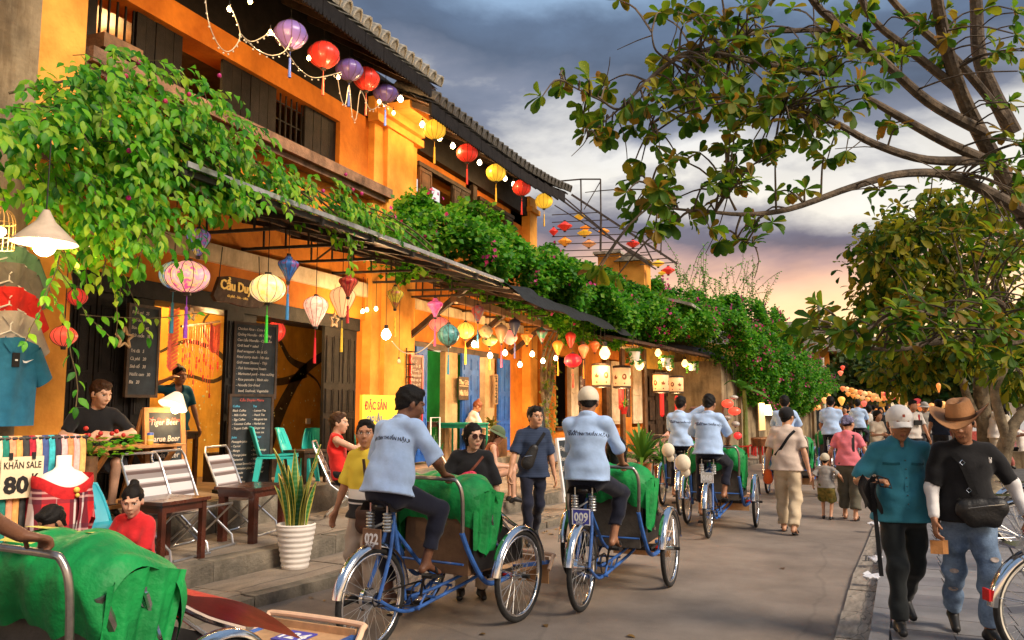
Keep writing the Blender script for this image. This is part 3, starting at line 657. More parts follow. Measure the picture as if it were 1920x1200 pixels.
# old plaster wall under the bougainvillea
h4=thing('garden_wall','old weathered plaster wall under the bougainvillea','wall',T4@Vector((0,5,0)))
mb=TB(T4);mb.bx(-.4,0,-1.6,3.2,-.02,3.2);mb.bx(-.4,0,3.2,3.95,-.02,1.05);mb.bx(-.4,0,3.2,3.95,1.72,3.2);mb.bx(-.4,0,3.95,14.5,-.02,3.2);mb.bx(-.45,-.3,3.1,4.1,1,1.8);mb.bx(-.4,-3,-1.6,-1.3,-.02,3.2)
P(h4,mb,'wall',old)
for k in(0.2,2.4,5.4,8.6,12):mb=TB(T4);mb.bx(0,.12,k,k+.5,-.02,3.2);P(h4,mb,'pilaster',old)
up=TB(T4);up.lathe([(.13,0),(.12,3),(.10,7)],10,(.65,11.6,-.02));up.build('utility_pole',mat('pole_concrete',(.48,.44,.36),.85,.2,6),smooth=True,label='pale concrete utility pole at the end of the weathered wall',cat='pole')
for i,(x,y,w_,hh,m_,lb)in enumerate(((-5,56,9,5.2,yel,'ochre house far down the street behind the lanterns'),(-2,75,12,5.6,mus,'mustard house closing the far end of the street'),(-12,45,14,5,old,'weathered house behind the bougainvillea wall'))):
 t=thing('house',lb,'house',(x,y,0));mb=MB();mb.bx(x-w_/2,x+w_/2,y,y+8,-.05,hh);P(t,mb,'wall',m_)
 mb=MB();mb.prism([(-w_/2-.5,0),(w_/2+.5,0),(w_/2-1,2),(-w_/2+1,2)],9,(x,y-.5,hh),((1,0,0),(0,0,1),(0,1,0)));P(t,mb,'roof',tilem)
 for k in range(4):
  u=x-w_/2+w_*(k+.5)/4;mb=MB();mb.bx(u-.6,u+.6,y-.04,y+.05,.3,2.4);P(t,mb,'door',dkw if k%2 else emitmat('lit_shop',(1,.68,.28),1.6))
for i,(px,wd,hh,c,lb)in enumerate(((1905,26,8.5,(.62,.50,.40),'long pale waterfront building with red roof across the river'),(1868,14,5.5,(.5,.42,.33),'small pale riverside house across the river behind the tree'))):
 p=gd(px,740,150);t=thing('waterfront_building',lb,'building',(p.x,p.y,-.4),YAW);mb=MB();mb.bx(-wd/2,wd/2,0,12,0,hh);mb.build('wall',mat('far_wall%d'%i,c,.9,.05),t)
 mb=MB();mb.prism([(-wd/2-1,0),(wd/2+1,0),(wd/2-2,3.4),(-wd/2+2,3.4)],14,(0,-1,hh),((1,0,0),(0,0,1),(0,1,0)));mb.build('roof',mat('red_tile_far',(.40,.17,.12),.9,.2,1),t)
 for r_ in range(2):
  for k in range(int(wd/2.4)):mb=MB();u=-wd/2+1.4+2.4*k;mb.bx(u-.45,u+.45,-.05,.05,1.2+r_*3.2,2.9+r_*3.2);mb.build('window',dkw,t)
mb=MB()
p=gd(1880,790,70);t=thing('riverboat','long low riverboat moored on the far water with a red hull','boat',(p.x,p.y,-1.3),YAW)
mb=MB();mb.prism([(-6,.8),(-5,0),(5,0),(6.5,.9)],2.4,(0,-1.2,0),((1,0,0),(0,0,1),(0,1,0)));mb.build('hull',mat('red_hull',(.45,.06,.04),.6,.2),t)
mb=MB();mb.prism([(-4.5,.8),(4,.8),(3.6,2.2),(-4.3,2.2)],2,(0,-1,0),((1,0,0),(0,0,1),(0,1,0)));mb.build('cabin',mat('pale_cabin',(.55,.58,.6),.6,.1),t)
# vegetation
bark=mat('tree_bark',(.115,.085,.058),.9,.35,9,.6,35,col2=(.04,.03,.022));speckle(bark,22,.5,(.6,.6,.6),(1.5,1.4,1.25))
bark2=mat('pale_bark',(.20,.155,.095),.9,.35,8,.6,30,col2=(.08,.06,.04))
LV=leafmat('vine_leaf',[(.014,.10,.006),(.05,.28,.010),(.11,.42,.012),(.22,.54,.02),(.42,.60,.04),(.06,.32,.01),(.28,.40,.06)],.55)
LB=leafmat('bougainvillea_leaf',[(.018,.11,.008),(.045,.23,.010),(.08,.34,.012),(.15,.42,.018),(.26,.44,.04)],.55)
LT=leafmat('tree_leaf',[(.02,.08,.006),(.06,.16,.008),(.13,.25,.010),(.24,.32,.015),(.30,.28,.015),(.28,.13,.015),(.09,.22,.008),(.04,.12,.008),(.10,.20,.01)],.58,.6)
LM=leafmat('small_tree_leaf',[(.016,.06,.006),(.05,.13,.008),(.15,.21,.010),(.30,.29,.015),(.34,.25,.015),(.06,.15,.008)],.55,.6)
LP=leafmat('potted_leaf',[(.02,.10,.012),(.06,.22,.02),(.14,.28,.03),(.03,.14,.012)],.35)
FL=leafmat('magenta_flower',[(.55,.02,.20),(.70,.05,.32),(.62,.03,.12),(.75,.16,.40)],.4)
def inpoly(y,z,poly):
 c=False;j=len(poly)-1
 for i in range(len(poly)):
  if(poly[i][1]>z)!=(poly[j][1]>z)and y<(poly[j][0]-poly[i][0])*(z-poly[i][1])/(poly[j][1]-poly[i][1])+poly[i][0]:c=not c
  j=i
 return c
def unit(v):return v/(np.linalg.norm(v)+1e-9)
def sprig(p,d,n,ln,droop,S,out,stems,leafsz):
 """a stem from p along d with n leaves, drooping"""
 pts=[p.copy()];d=unit(d);q=p.copy()
 for k in range(n):
  d=unit(d+np.array([0,0,-droop])+RNG.normal(0,.10,3));q=q+d*ln/n;pts.append(q.copy())
  side=unit(np.cross(d,[0,0,1.])+1e-6)*(1 if k%2 else-1)
  ld=unit(d*.5+side*.8+np.array([.35,0,-.75])+RNG.normal(0,.28,3))
  nn=unit(np.array([.75,-.45,.75])+RNG.normal(0,.45,3))
  out[0].append(q+side*.01);out[1].append(ld);out[2].append(nn);out[3].append(leafsz*RNG.uniform(.65,1.25))
 ld=unit(d+np.array([0,0,-.4]));out[0].append(q);out[1].append(ld);out[2].append(unit(np.array([.8,-.4,.6])));out[3].append(leafsz)
 if stems is not None:stems.append(pts)
XV=-5.5
top=[(-160,250),(0,225),(40,205),(100,200),(130,170),(180,110),(230,108),(300,150),(360,195),(410,240),(480,305),(560,345),(640,388),(690,410),(700,420)]
bot=[(690,440),(640,425),(560,365),(480,352),(450,380),(390,400),(330,425),(270,455),(235,520),(200,470),(150,430),(100,395),(50,320),(0,300),(-160,330)]
VP_=[tuple(gx(px,py,XV)[1:])for px,py in top+bot]
vine=thing('climbing_vine','lush bright green climbing vine spilling over the left awning','vine',(XV,5.5,3.8))
out=([],[],[],[]);stems=[]
ysv=[p[0]for p in VP_];zsv=[p[1]for p in VP_]
k=0
while k<820:
 y=rnd.uniform(min(ysv),max(ysv));z_=rnd.uniform(min(zsv),max(zsv))
 if not inpoly(y,z_,VP_):continue
 k+=1;dx=rnd.betavariate(1.6,1.6)*1.1-.75
 sprig(np.array([XV+dx,y,z_+.10]),np.array([.8,rnd.uniform(-.8,.8),rnd.uniform(-.1,.7)]),rnd.randint(6,10),rnd.uniform(.25,.5),.24,0,out,stems if k%3==0 else None,.10)
for px,py,dn,ln in((190,440,1.2,.9),(215,470,1,.8),(90,410,1,.6),(105,500,.9,.7),(660,400,1.4,.7),(650,415,1.6,.55),(90,540,.8,1)):
 g=np.array(gx(px,py,-5.7 if px<300 else-5.25));sprig(g,np.array([.15,.35 if px<120 else .1,-.5*dn]),int(14*ln),ln,.12*dn,0,out,stems,.095)
 if px<220:sprig(g+np.array([-.05,.06,.1]),np.array([.3,-.3,-.3]),int(10*ln),ln*.7,.15*dn,0,out,stems,.09)
g=np.array(gx(150,590,-5.75));sprig(g,np.array([.0,1.,.02]),11,1.0,.02,0,out,stems,.085)
off=np.array(vine.location)
seen=np.array([1.0 if p[0]>XV-.15 else .25 for p in out[0]])
leaves(vine,'lance',np.array(out[0])-0,out[1],out[2],out[3],LV,300,seen)
mb=MB()
for pts in stems:mb.tube(pts[::2]+[pts[-1]],.004,4,False)
for k in range(16):
 y0=rnd.uniform(3.6,8.5);z0=rnd.uniform(3.7,4.2);mb.tube([(XV-.6,y0,z0),(XV-.3,y0+.5,z0+.25),(XV+.1,y0+1.0,z0+.05),(XV+.3,y0+1.4,z0-.2)],.012,5,False,3)
P(vine,mb,'stem',mat('vine_stem',(.10,.07,.03),.8,.3,10))['kind']='stuff'
mb=MB()
for k in range(26):
 p=out[0][rnd.randrange(len(out[0]))];mb.ball((p[0]+.1,p[1],p[2]+.1),.022,5,4)
P(vine,mb,'pink_blossom',FL)['kind']='stuff'
bou=thing('bougainvillea','big bougainvillea bank with magenta flowers over the low roofs','bougainvillea',(-4.5,24,3.6))
path=[(700,415,445,9.6,-5.8),(760,375,510,11.2,-5.7),(840,385,535,13.2,-5.5),(920,428,575,15.0,-5.3),(1000,468,600,17.0,-5.2),(1080,505,635,19.2,-5.0),(1160,518,640,21.5,-4.5),(1230,545,628,24,-3.9),(1300,555,638,27,-3.2),(1340,560,690,28.5,-2.7),(1372,562,750,30,-2.3),(1430,572,770,33,-1.6),(1480,598,775,36.5,-1.1),(1525,640,765,40.5,-.6),(1560,690,745,44,-.3)]
out=([],[],[],[]);fl=([],[],[],[])
def atd(px,py,y):r=_ray(px,py);return np.array(Vector((0,0,H_EYE))+r*(y/r.y))
for(a,b)in zip(path,path[1:]):
 area=abs(b[0]-a[0])*((a[2]-a[1])+(b[2]-b[1]))/2
 dens=.07 if a[0]<760 else(.17 if a[0]<850 else .36 if a[0]<1000 else .5)if a[0]<1000 else(.40 if a[0]<1000 else .62)
 for k in range(int(area*dens)):
  t=rnd.random();u=rnd.random();y=a[3]+(b[3]-a[3])*t
  pt=atd(a[0]+(b[0]-a[0])*t,a[1]+(b[1]-a[1])*t,y);pb=atd(a[0]+(b[0]-a[0])*t,a[2]+(b[2]-a[2])*t,y)
  z_=pb[2]+(pt[2]-pb[2])*u;bul=math.sin(PI*min(1,u*1.15+.08))
  x=a[4]+(b[4]-a[4])*t-1.1+bul*1.25*(.5+.5*rnd.random())+.22*math.sin(y*2.1+z_*3)+.15*math.sin(y*5+z_*7)
  zz=z_+.15*math.sin(y*3.3)+rnd.uniform(-.06,.06)
  sz=rnd.uniform(.07,.12)
  for q in range(2 if a[0]<760 else 3):
   out[0].append(np.array([x,y,zz])+RNG.normal(0,.05,3));out[1].append(unit(np.array([.7,-.1,-.25])+RNG.normal(0,.7,3)));out[2].append(unit(np.array([.5,-.4,.8])+RNG.normal(0,.5,3)));out[3].append(sz*rnd.uniform(.8,1.3))
  pf=.0015 if a[0]<1150 else .006
  if math.sin(y*1.7+1)+math.sin(z_*3+y)>.2:pf*=2.6
  if a[0]>1480:pf*=3
  if rnd.random()<pf:
   for q in range(9):fl[0].append(np.array([x+.14,y,zz])+RNG.normal(0,.07,3));fl[1].append(unit(RNG.normal(0,1,3)));fl[2].append(unit(RNG.normal(0,1,3)));fl[3].append(.085)
stems=[]
for px,py in((1300,575),(1315,575),(1330,572),(1345,575),(1360,575),(1375,572),(1390,575),(1405,578),(1420,580),(1432,585),(1285,560),(1272,545),(1320,560),(1350,560),(1385,560),(1410,565),(1478,620),(1500,640)):
 y=26+(px-1272)/20;g=atd(px,py,y)
 for q in range(3):
  sprig(g+RNG.normal(0,.12,3),np.array([rnd.uniform(-.35,.4)+(.9 if px>1470 else 0),rnd.uniform(-.3,.3),1.0 if px<1470 else .6]),22,rnd.uniform(.8,2.1),.025 if px<1470 else .06,0,out,stems,.085)
leaves(bou,'small',out[0],out[1],out[2],out[3],LB,0)
leaves(bou,'small',fl[0],fl[1],fl[2],fl[3],FL,0,stuffname='blossoms')
mb=MB()
for pts in stems:mb.tube(pts[::3]+[pts[-1]],.008,4,False)
for k in range(60):
 a=rnd.choice(path[:-1]);pt=atd(a[0],(a[1]+a[2])/2,a[3]);mb.tube([pt+np.array([-1,0,-.4]),pt+np.array([-.5,.4,.1]),pt+np.array([-.2,1.,.2])],.015,5,False,3)
P(bou,mb,'stem',MATS['vine_stem'])['kind']='stuff'
tc_=thing('creeper_trunk','twisted creeper trunk climbing the pillar by the bulbs','creeper',(-6.75,18.6,.6))
mb=MB()
for k in range(4):
 mb.tube([(-6.7+.05*k,18.5+.12*k,.6),(-6.68,18.6+.1*math.sin(k),1.3),(-6.75,18.55+.22*k,2.1),(-6.6,18.45+.3*k-.2,2.9),(-6.4,18.6+.35*k,3.6)],[.07,.055,.05,.04,.02],7,False,5)
P(tc_,mb,'trunk',bark2,True)
out=([],[],[],[])
for k in range(150):
 z_=rnd.uniform(.9,3.4);p=np.array([-6.65+rnd.uniform(-.05,.2),18.6+rnd.gauss(0,.3),z_]);out[0].append(p);out[1].append(unit(np.array([.5,0,-.6])+RNG.normal(0,.5,3)));out[2].append(unit(np.array([.7,-.5,.4])+RNG.normal(0,.4,3)));out[3].append(rnd.uniform(.07,.12))
leaves(tc_,'ovate',out[0],out[1],out[2],out[3],leafmat('creeper_leaf',[(.05,.11,.01),(.12,.18,.02),(.25,.2,.03)],.4),0)
# big tree on the right whose branches cross the picture
BT=thing('tree','large-leaved tree at the right edge reaching over the promenade','tree',tuple(gz(2130,1150,.085)))
def pd(px,py,d):return np.array(gd(px,py,d))
fork=pd(1925,400,5.0)
base=np.array(gz(2130,1150,.085))
mb=MB();branches=[]
def br(pts,rs,k=5,keep=True):
 rs=[q*.74 for q in rs];mb.tube([Vector(p)for p in pts],rs,8,True,k);
 if keep:branches.append(([np.array(p)for p in pts],rs))
br([base,base*.8+pd(2080,800,5.2)*.2,pd(2060,640,5.2),pd(1990,480,5.1),fork],[.16,.14,.13,.115,.10],keep=False)
br([fork,pd(1870,310,5.0),pd(1800,170,4.8),pd(1760,20,4.6),pd(1740,-160,4.4)],[.085,.07,.055,.045,.03])
br([fork,pd(1800,335,4.7),pd(1700,325,4.5),pd(1600,350,4.3),pd(1480,392,4.2),pd(1390,402,4.1),pd(1300,395,4.0),pd(1270,415,4.0)],[.058,.040,.031,.025,.020,.015,.010,.006])
br([pd(1870,310,5.0),pd(1770,265,4.7),pd(1680,215,4.5),pd(1620,180,4.4)],[.05,.038,.03,.02])
br([pd(1850,300,5),pd(1740,300,4.6),pd(1640,270,4.4),pd(1560,228,4.3),pd(1470,205,4.2)],[.045,.035,.028,.022,.012])
br([pd(1840,245,4.9),pd(1740,190,4.6),pd(1640,100,4.4),pd(1540,20,4.2),pd(1500,-40,4.1)],[.05,.04,.03,.026,.02])
br([pd(1800,170,4.8),pd(1700,90,4.7),pd(1640,40,4.6),pd(1600,-30,4.5)],[.04,.03,.025,.02])
br([pd(1640,100,4.4),pd(1560,60,4.3),pd(1480,58,4.2),pd(1400,65,4.1),pd(1330,90,4.1),pd(1260,110,4.0)],[.026,.022,.018,.014,.011,.008],keep=True)
br([pd(1560,140,4.3),pd(1430,120,4.2),pd(1320,97,4.1),pd(1260,115,4.05),pd(1200,165,4.0),pd(1160,205,4.0),pd(1120,180,4.0)],[.022,.02,.017,.015,.012,.009,.006])
br([pd(1900,250,5.2),pd(1840,120,5.2),pd(1830,0,5.2),pd(1820,-100,5.1)],[.07,.06,.05,.05])
br([pd(1890,230,5.2),pd(1800,120,5.0),pd(1700,30,4.9),pd(1640,-40,4.8)],[.04,.035,.03,.02])
br([pd(1990,480,5.1),pd(1920,625,4.6),pd(1850,632,4.3),pd(1760,640,4.1),pd(1680,655,3.9),pd(1600,650,3.8)],[.06,.045,.035,.025,.016,.008])
br([pd(1920,625,4.6),pd(1860,560,4.4),pd(1770,590,4.2),pd(1690,585,4.0),pd(1590,640,3.9)],[.03,.024,.018,.012,.007])
br([pd(1300,395,4.0),pd(1240,385,4.0),pd(1220,350,4.0)],[.01,.008,.005]);br([pd(1390,402,4.1),pd(1380,440,4.1),pd(1400,455,4.1),pd(1420,465,4.1)],[.009,.007,.005,.004])
br([pd(1380,395,4.1),pd(1365,365,4.1)],[.01,.006]);br([pd(1265,120,4.05),pd(1230,95,4),pd(1222,60,4)],[.009,.007,.005])
br([pd(1200,165,4.0),pd(1215,210,4),pd(1225,250,4)],[.008,.006,.004]);br([pd(1140,195,4.0),pd(1070,160,4.0),pd(1050,140,4)],[.007,.005,.004]);br([pd(1160,205,4.0),pd(1120,240,4),pd(1100,260,4)],[.007,.005,.003])
trunk=P(BT,mb,'trunk',bark,True)
out=([],[],[],[])
tw=MB()
def rosette(p,d,n,L_):
 d=unit(d);u=unit(np.cross(d,[.3,.2,.9]));v=np.cross(d,u)
 for k in range(n):
  a=2.4*k+rnd.random();sp=rnd.uniform(.5,1.2)
  ld=unit(d*.55+(u*math.cos(a)+v*math.sin(a))*sp+np.array([0,0,-.38]));out[0].append(p+d*.02*k/n);out[1].append(ld);out[2].append(unit(d+np.array([0,0,.9])+RNG.normal(0,.3,3)));out[3].append(L_*rnd.uniform(.6,1.15))
CL=[(1270,30,4.1,90,50,12),(1340,110,4.1,100,60,26),(1430,60,4.2,90,60,18),(1330,190,4.1,90,50,20),(1500,160,4.0,110,60,34),(1420,200,4.2,110,70,30),(1560,230,4.3,90,40,12),(1600,60,4.6,120,60,18),(1460,270,4.2,70,35,9),(1540,120,4.3,80,60,14),(1100,160,4.0,60,30,9),(1170,230,4.0,70,40,12),(1110,240,4.0,40,30,7),(1230,290,4.0,30,25,3),(1225,350,4.0,45,35,14),(1250,415,4.0,50,28,14),(1370,355,4.1,50,28,12),(1400,455,4.1,35,20,4),(1420,430,4.1,30,15,2),(1660,350,4.4,40,30,1),(1820,60,4.7,110,60,16),(1890,200,4.4,40,120,12),(1720,60,4.8,80,50,9),(1640,615,3.85,90,40,22),(1730,600,4.0,100,45,24),(1830,585,4.2,90,50,18),(1890,480,4.4,50,80,18),(1680,655,3.9,110,26,15),(1790,650,4.1,100,26,13),(1580,615,3.8,50,30,8),(1555,655,3.9,50,22,6),(1890,320,4.6,40,70,14),(1870,650,4.3,50,30,7),(1480,350,4.3,30,20,2),(1660,250,4.5,40,20,2),(1350,290,4.1,40,20,4),(1280,160,4.1,50,40,7),(1140,480,4.0,40,25,3)]
bp=[p for b in branches for p in _catmull([Vector(q)for q in b[0]],0,4)[0]]
for px,py,d,sx,sy,n in CL:
 for k in range(max(1,int(n*1.0))):
  p=pd(px+rnd.gauss(0,sx*.68),py+rnd.gauss(0,sy*.62),d+rnd.uniform(-.35,.35))
  if p[2]<1.93:continue
  q=np.array(min(bp,key=lambda b:(Vector(p)-b).length));v=p-q;Ld=np.linalg.norm(v)
  if Ld>.55:p=q+v*.55/Ld
  mid=(p+q)/2+np.array([0,0,.04]);tw.tube([Vector(q),Vector(mid),Vector(p)],[.006,.005,.0035],4,False,3)
  rosette(p,v+np.array([0,0,.05])+RNG.normal(0,.1,3),rnd.randint(6,9),.088)
for k in range(40):
 q=np.array(rnd.choice(bp));p=q+unit(RNG.normal(0,1,3)+np.array([0,0,-.6]))*rnd.uniform(.15,.4);tw.tube([Vector(q),Vector((p+q)/2+np.array([.02,0,.01])),Vector(p)],[.004,.003,.002],4,False,2)
P(BT,tw,'twig',bark)['kind']='stuff'
leaves(BT,'obovate',out[0],out[1],out[2],out[3],LT,300)
# smaller trees along the promenade
def tree(label,x,y,crowns,tr,m,lk,nl,lsz,nparts,limbs=None,hfork=2.6,z0=.085):
 t=thing('tree',label,'tree',(x,y,z0));mb=MB()
 for pts,rs in tr:mb.tube(pts,rs,9,True,5)
 P(t,mb,'trunk',bark2,True);o_=([],[],[],[])
 lm=MB()
 for(cx,cy,cz,rx,ry,rz_,n)in crowns:
  src=Vector(tr[0][0][-1]);lm.tube([src,(src+Vector((cx,cy,cz)))/2+Vector((0,0,-.2)),Vector((cx,cy,cz))],[.06,.045,.02],6,False,4)
  ncl=max(4,int(n/22))
  cs=[]
  for k in range(ncl):
   v=unit(RNG.normal(0,1,3))*(rnd.random()**.4);c=np.array([cx+v[0]*rx,cy+v[1]*ry,cz+v[2]*rz_]);cs.append(c)
   lm.tube([Vector((cx,cy,cz)),Vector(c)*.5+Vector((cx,cy,cz-.1))*.5,Vector(c)],[.018,.012,.006],4,False,2)
   for q in range(22):
    p=c+RNG.normal(0,.16*max(rx,1)/1.2,3);dd=unit(p-c+np.array([0,0,-.12]));o_[0].append(p);o_[1].append(dd);o_[2].append(unit(np.array([0,0,1.])+RNG.normal(0,.5,3)));o_[3].append(lsz*rnd.uniform(.6,1.2))
 P(t,lm,'limb',bark2,True)['kind']='stuff'
 leaves(t,lk,o_[0],o_[1],o_[2],o_[3],m,nparts);return t
def c2(px,py,d,rp,rq,n):p=gd(px,py,d);s=d/1500;return(p.x,p.y,p.z,rp*s,rp*s*1.0,rq*s,n)
b1=gz(1850,905,.085);D1=18.5
def q1(px,py,d=D1):return gd(px,py,d)
f1=[b1,q1(1850,850),q1(1845,780),q1(1838,720),q1(1850,680),q1(1862,620)]
tree('leafy tree behind the man in the cowboy hat',b1.x,b1.y,[c2(1740,420,18,90,70,900),c2(1660,480,17.5,75,60,700),c2(1800,520,18.5,90,70,900),c2(1700,560,18,80,50,550),c2(1860,440,19,80,80,700),c2(1640,560,18,40,40,250),c2(1880,640,18.5,70,60,600),c2(1780,660,18,90,45,600),c2(1700,700,19,70,30,300),c2(1900,720,19,40,40,200)],[([b1]+[Vector(p)for p in f1[1:]],[.24,.2,.18,.16,.12,.07]),([q1(1848,800),q1(1820,760),q1(1800,700),q1(1770,600)],[.12,.1,.08,.04])],LM,'obovate',0,.26,280)
b2=gz(1862,950,.085)
s2=lambda px,py:gd(px,py,13.6)
tree('slender forked tree beside the river, leaning right',b2.x+.6,b2.y,[c2(1905,690,13.6,50,40,160)],[([gz(1862,950,.085),s2(1875,880),s2(1890,820),s2(1905,790),s2(1945,745),s2(1980,700)],[.17,.15,.12,.09,.08,.06]),([s2(1888,822),s2(1872,770),s2(1865,730),s2(1880,700),s2(1895,660)],[.09,.08,.07,.06,.04])],LM,'obovate',0,.22,60)
for i,(px,d,h,rp,rq,n,lb)in enumerate(((1590,55,640,70,45,900,'green tree over the far lanterns left of centre'),(1660,62,690,80,40,900,'spreading tree behind the far lantern strings'),(1740,48,690,80,55,900,'green tree behind the lantern strings near the promenade'),(1560,75,720,60,40,500,'dark tree at the far end of the street'),(1620,85,730,70,35,500,'pale green tree closing the street'),(1790,34,700,70,50,700,'leafy promenade tree behind the white-shirted man'),(1545,52,720,40,40,500,'bushy tree beyond the utility pole'))):
 h=max(h,690);g=gd(px,770,d);s=d/1500;c=gd(px,h,d);bx_=Vector((c.x,c.y,0))
 tree(lb,c.x,c.y,[c2(px,h,d,rp,rq,n),c2(px-rp*.6,h+25,d,rp*.6,rq*.7,n//2),c2(px+rp*.7,h+20,d,rp*.6,rq*.6,n//2)],[([bx_,bx_+Vector((.1,0,1.4)),Vector((c.x,c.y,c.z*.7+.3))],[.25,.2,.12])],leafmat('far_tree_leaf',[(.02,.055,.012),(.035,.09,.015),(.07,.12,.02),(.11,.12,.025)],.35),'small',0,.5,0,z0=0)
 # lanterns and lamps
cordm=mat('lantern_cord',(.02,.016,.012),.7,.1);capm=mat('lantern_cap',(.03,.02,.015),.5,.2,20);ribm=mat('bamboo_rib',(.10,.05,.02),.6,.2,20)
PROF={'round':[(.12,0),(.30,.04),(.62,.14),(.86,.28),(.98,.42),(1,.5),(.98,.58),(.86,.72),(.62,.86),(.30,.96),(.12,1)],'oval':[(.14,0),(.42,.05),(.76,.18),(.94,.33),(1,.5),(.94,.67),(.76,.82),(.42,.95),(.14,1)],'bulb':[(.16,0),(.30,.07),(.52,.25),(.78,.45),(.97,.63),(1,.74),(.86,.86),(.55,.95),(.20,1)],'diamond':[(.10,0),(.22,.10),(.55,.36),(.92,.58),(1,.66),(.95,.74),(.62,.82),(.36,.86),(.34,.92),(.18,1)],'lotus':[(.10,0),(.35,.12),(.72,.34),(1,.52),(.72,.68),(.35,.86),(.10,1)],'drum':[(.75,0),(1,.02),(1,.98),(.75,1)]}
def lantern(kind,px,py,wpx,hpx,col,label,x=None,d=None,glow=0.,pattern=None,tassel=None,tl=.35,zc=None,ribs=True,nrib=12,cord=True,group='silk lanterns hung along the street',base=None,ceil=None):
 g=gx(px,py,x)if x is not None else gd(px,py,d)
 dep=(g-Vector((0,0,H_EYE))).dot(Fv);R_=wpx/2*dep/1500;Hh=hpx*dep/1500
 t=thing('lantern',label,'lantern',g,rnd.uniform(0,6),group)
 key='silk_%s_%.2f_%s'%('_'.join('%02d'%int(c*99)for c in col),glow,'p' if pattern else '')
 key+='' if not pattern else '_'.join('%02d'%int(c*99)for c in pattern[0])
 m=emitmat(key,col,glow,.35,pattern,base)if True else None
 p=[(r*R_,(z-.5)*Hh)for r,z in PROF[kind]]
 pts=_catmull([Vector((r,0,z))for r,z in p],0,2)[0]
 mb=MB();mb.lathe([(v.x,v.z)for v in pts],36,rib=.05 if ribs else 0,ribn=nrib);mb.build('shade',m,t,'all')
 if wpx>26 and ribs:
  mb=MB()
  for k in range(nrib):
   a=2*PI*(k+.0)/nrib;mb.tube([(v.x*1.003*math.cos(a),v.x*1.003*math.sin(a),v.z)for v in pts],.0022+R_*.006,4,False)
  mb.build('rib',ribm,t)
 mb=MB();mb.cyl((0,0,Hh*.5+.008),R_*.16+.006,.025,10);mb.build('top_cap',capm,t)
 mb=MB();mb.cyl((0,0,-Hh*.5-.012),R_*.13+.006,.03,10,r2=R_*.16+.006);mb.build('bottom_cap',capm,t)
 if tassel:
  mb=MB();z0=-Hh*.5-.03;mb.tube([(0,0,z0),(0,0,z0-.10*tl/.35)],.004,5);mb.lathe([(.006,z0-.09*tl/.35),(.016,z0-.10*tl/.35),(.013,z0-.14),(.018,z0-tl*.7),(.02,z0-tl),(.002,z0-tl)],8);mb.build('tassel',mat('tassel_%02d%02d%02d'%tuple(int(c*99)for c in tassel),tassel,.7,.15,40),t,True)
 if cord:
  zt=(ceil if ceil is not None else 3.75)-g.z;mb=MB();mb.tube([(0,0,Hh*.5),(0,0,max(zt,Hh*.5+.06))],.005,5);mb.build('cord',cordm,t)
 return t,g
RED=(.72,.035,.02);YEL=(.95,.52,.04);ORG=(.95,.30,.03);PUR=(.10,.055,.26);PINK=(.85,.10,.22);TEAL=(.05,.22,.22);BLUE=(.03,.12,.42);PAPER=(1,.72,.42)
G1='lanterns hung under the upper eaves'
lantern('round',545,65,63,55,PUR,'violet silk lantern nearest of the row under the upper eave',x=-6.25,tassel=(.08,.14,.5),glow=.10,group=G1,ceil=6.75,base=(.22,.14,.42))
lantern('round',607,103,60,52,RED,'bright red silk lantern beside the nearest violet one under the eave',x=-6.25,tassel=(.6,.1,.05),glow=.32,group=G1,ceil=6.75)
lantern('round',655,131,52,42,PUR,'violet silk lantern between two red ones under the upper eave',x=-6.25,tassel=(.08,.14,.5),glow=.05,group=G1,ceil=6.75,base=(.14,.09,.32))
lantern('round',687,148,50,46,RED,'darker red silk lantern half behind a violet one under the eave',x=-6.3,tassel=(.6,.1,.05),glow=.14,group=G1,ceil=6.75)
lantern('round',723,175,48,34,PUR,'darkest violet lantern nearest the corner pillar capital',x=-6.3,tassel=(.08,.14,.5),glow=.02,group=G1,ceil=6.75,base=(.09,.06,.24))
G2='lanterns along the eave of the second house'
for px,py,c,gl,lb in((815,243,YEL,.75,'yellow lantern right beside the corner pillar under the second eave'),(876,287,RED,.5,'red lantern second from the corner pillar under the second eave'),(930,324,YEL,.8,'yellow lantern in the middle of the row under the second eave'),(978,352,RED,.5,'red lantern near the far end of the second eave'),(1020,377,YEL,.8,'orange-yellow lantern at the far end of the second eave')):
 s_={815:43,876:40,930:38,978:35,1020:33}[px]
 lantern('oval',px,py,s_,s_*.88,c,lb,x=-6.3,tassel=c,tl=.4,glow=gl,group=G2,ceil=6.7)
G3='lanterns hanging under the cafe awning'
lantern('oval',352,519,82,60,(1,.55,.45),'glowing pink and yellow flowered lantern left of the cafe sign',x=-5.9,glow=.75,pattern=[(1,.30,.42),(.98,.62,.2),(.8,.08,.3)],tassel=(.25,.05,.5),tl=.42,group=G3)
lantern('oval',326,516,54,52,(.18,.5,.75),'blue flowered lantern half behind the pink flowered one',x=-6.2,glow=.35,pattern=[(.7,.75,.35),(.1,.3,.7)],tassel=(.04,.25,.4),tl=.42,group=G3)
lantern('bulb',372,455,44,52,(.06,.35,.30),'green lantern printed with pink flowers under the vine',x=-5.8,glow=.28,pattern=[(.55,.10,.35),(.04,.2,.55),(.6,.45,.1)],group=G3)
lantern('oval',502,541,66,54,(1,.70,.16),'glowing yellow lantern in front of the cafe sign',x=-5.9,glow=.9,pattern=[(1,.82,.3),(.95,.6,.35)],tassel=(.05,.6,.04),tl=.42,group=G3)
lantern('diamond',541,504,39,50,BLUE,'blue silk lantern with red flowers above the blue stools',x=-5.7,glow=.10,pattern=[(.05,.2,.55),(.45,.04,.15)],tassel=(.05,.25,.55),tl=.4,group=G3)
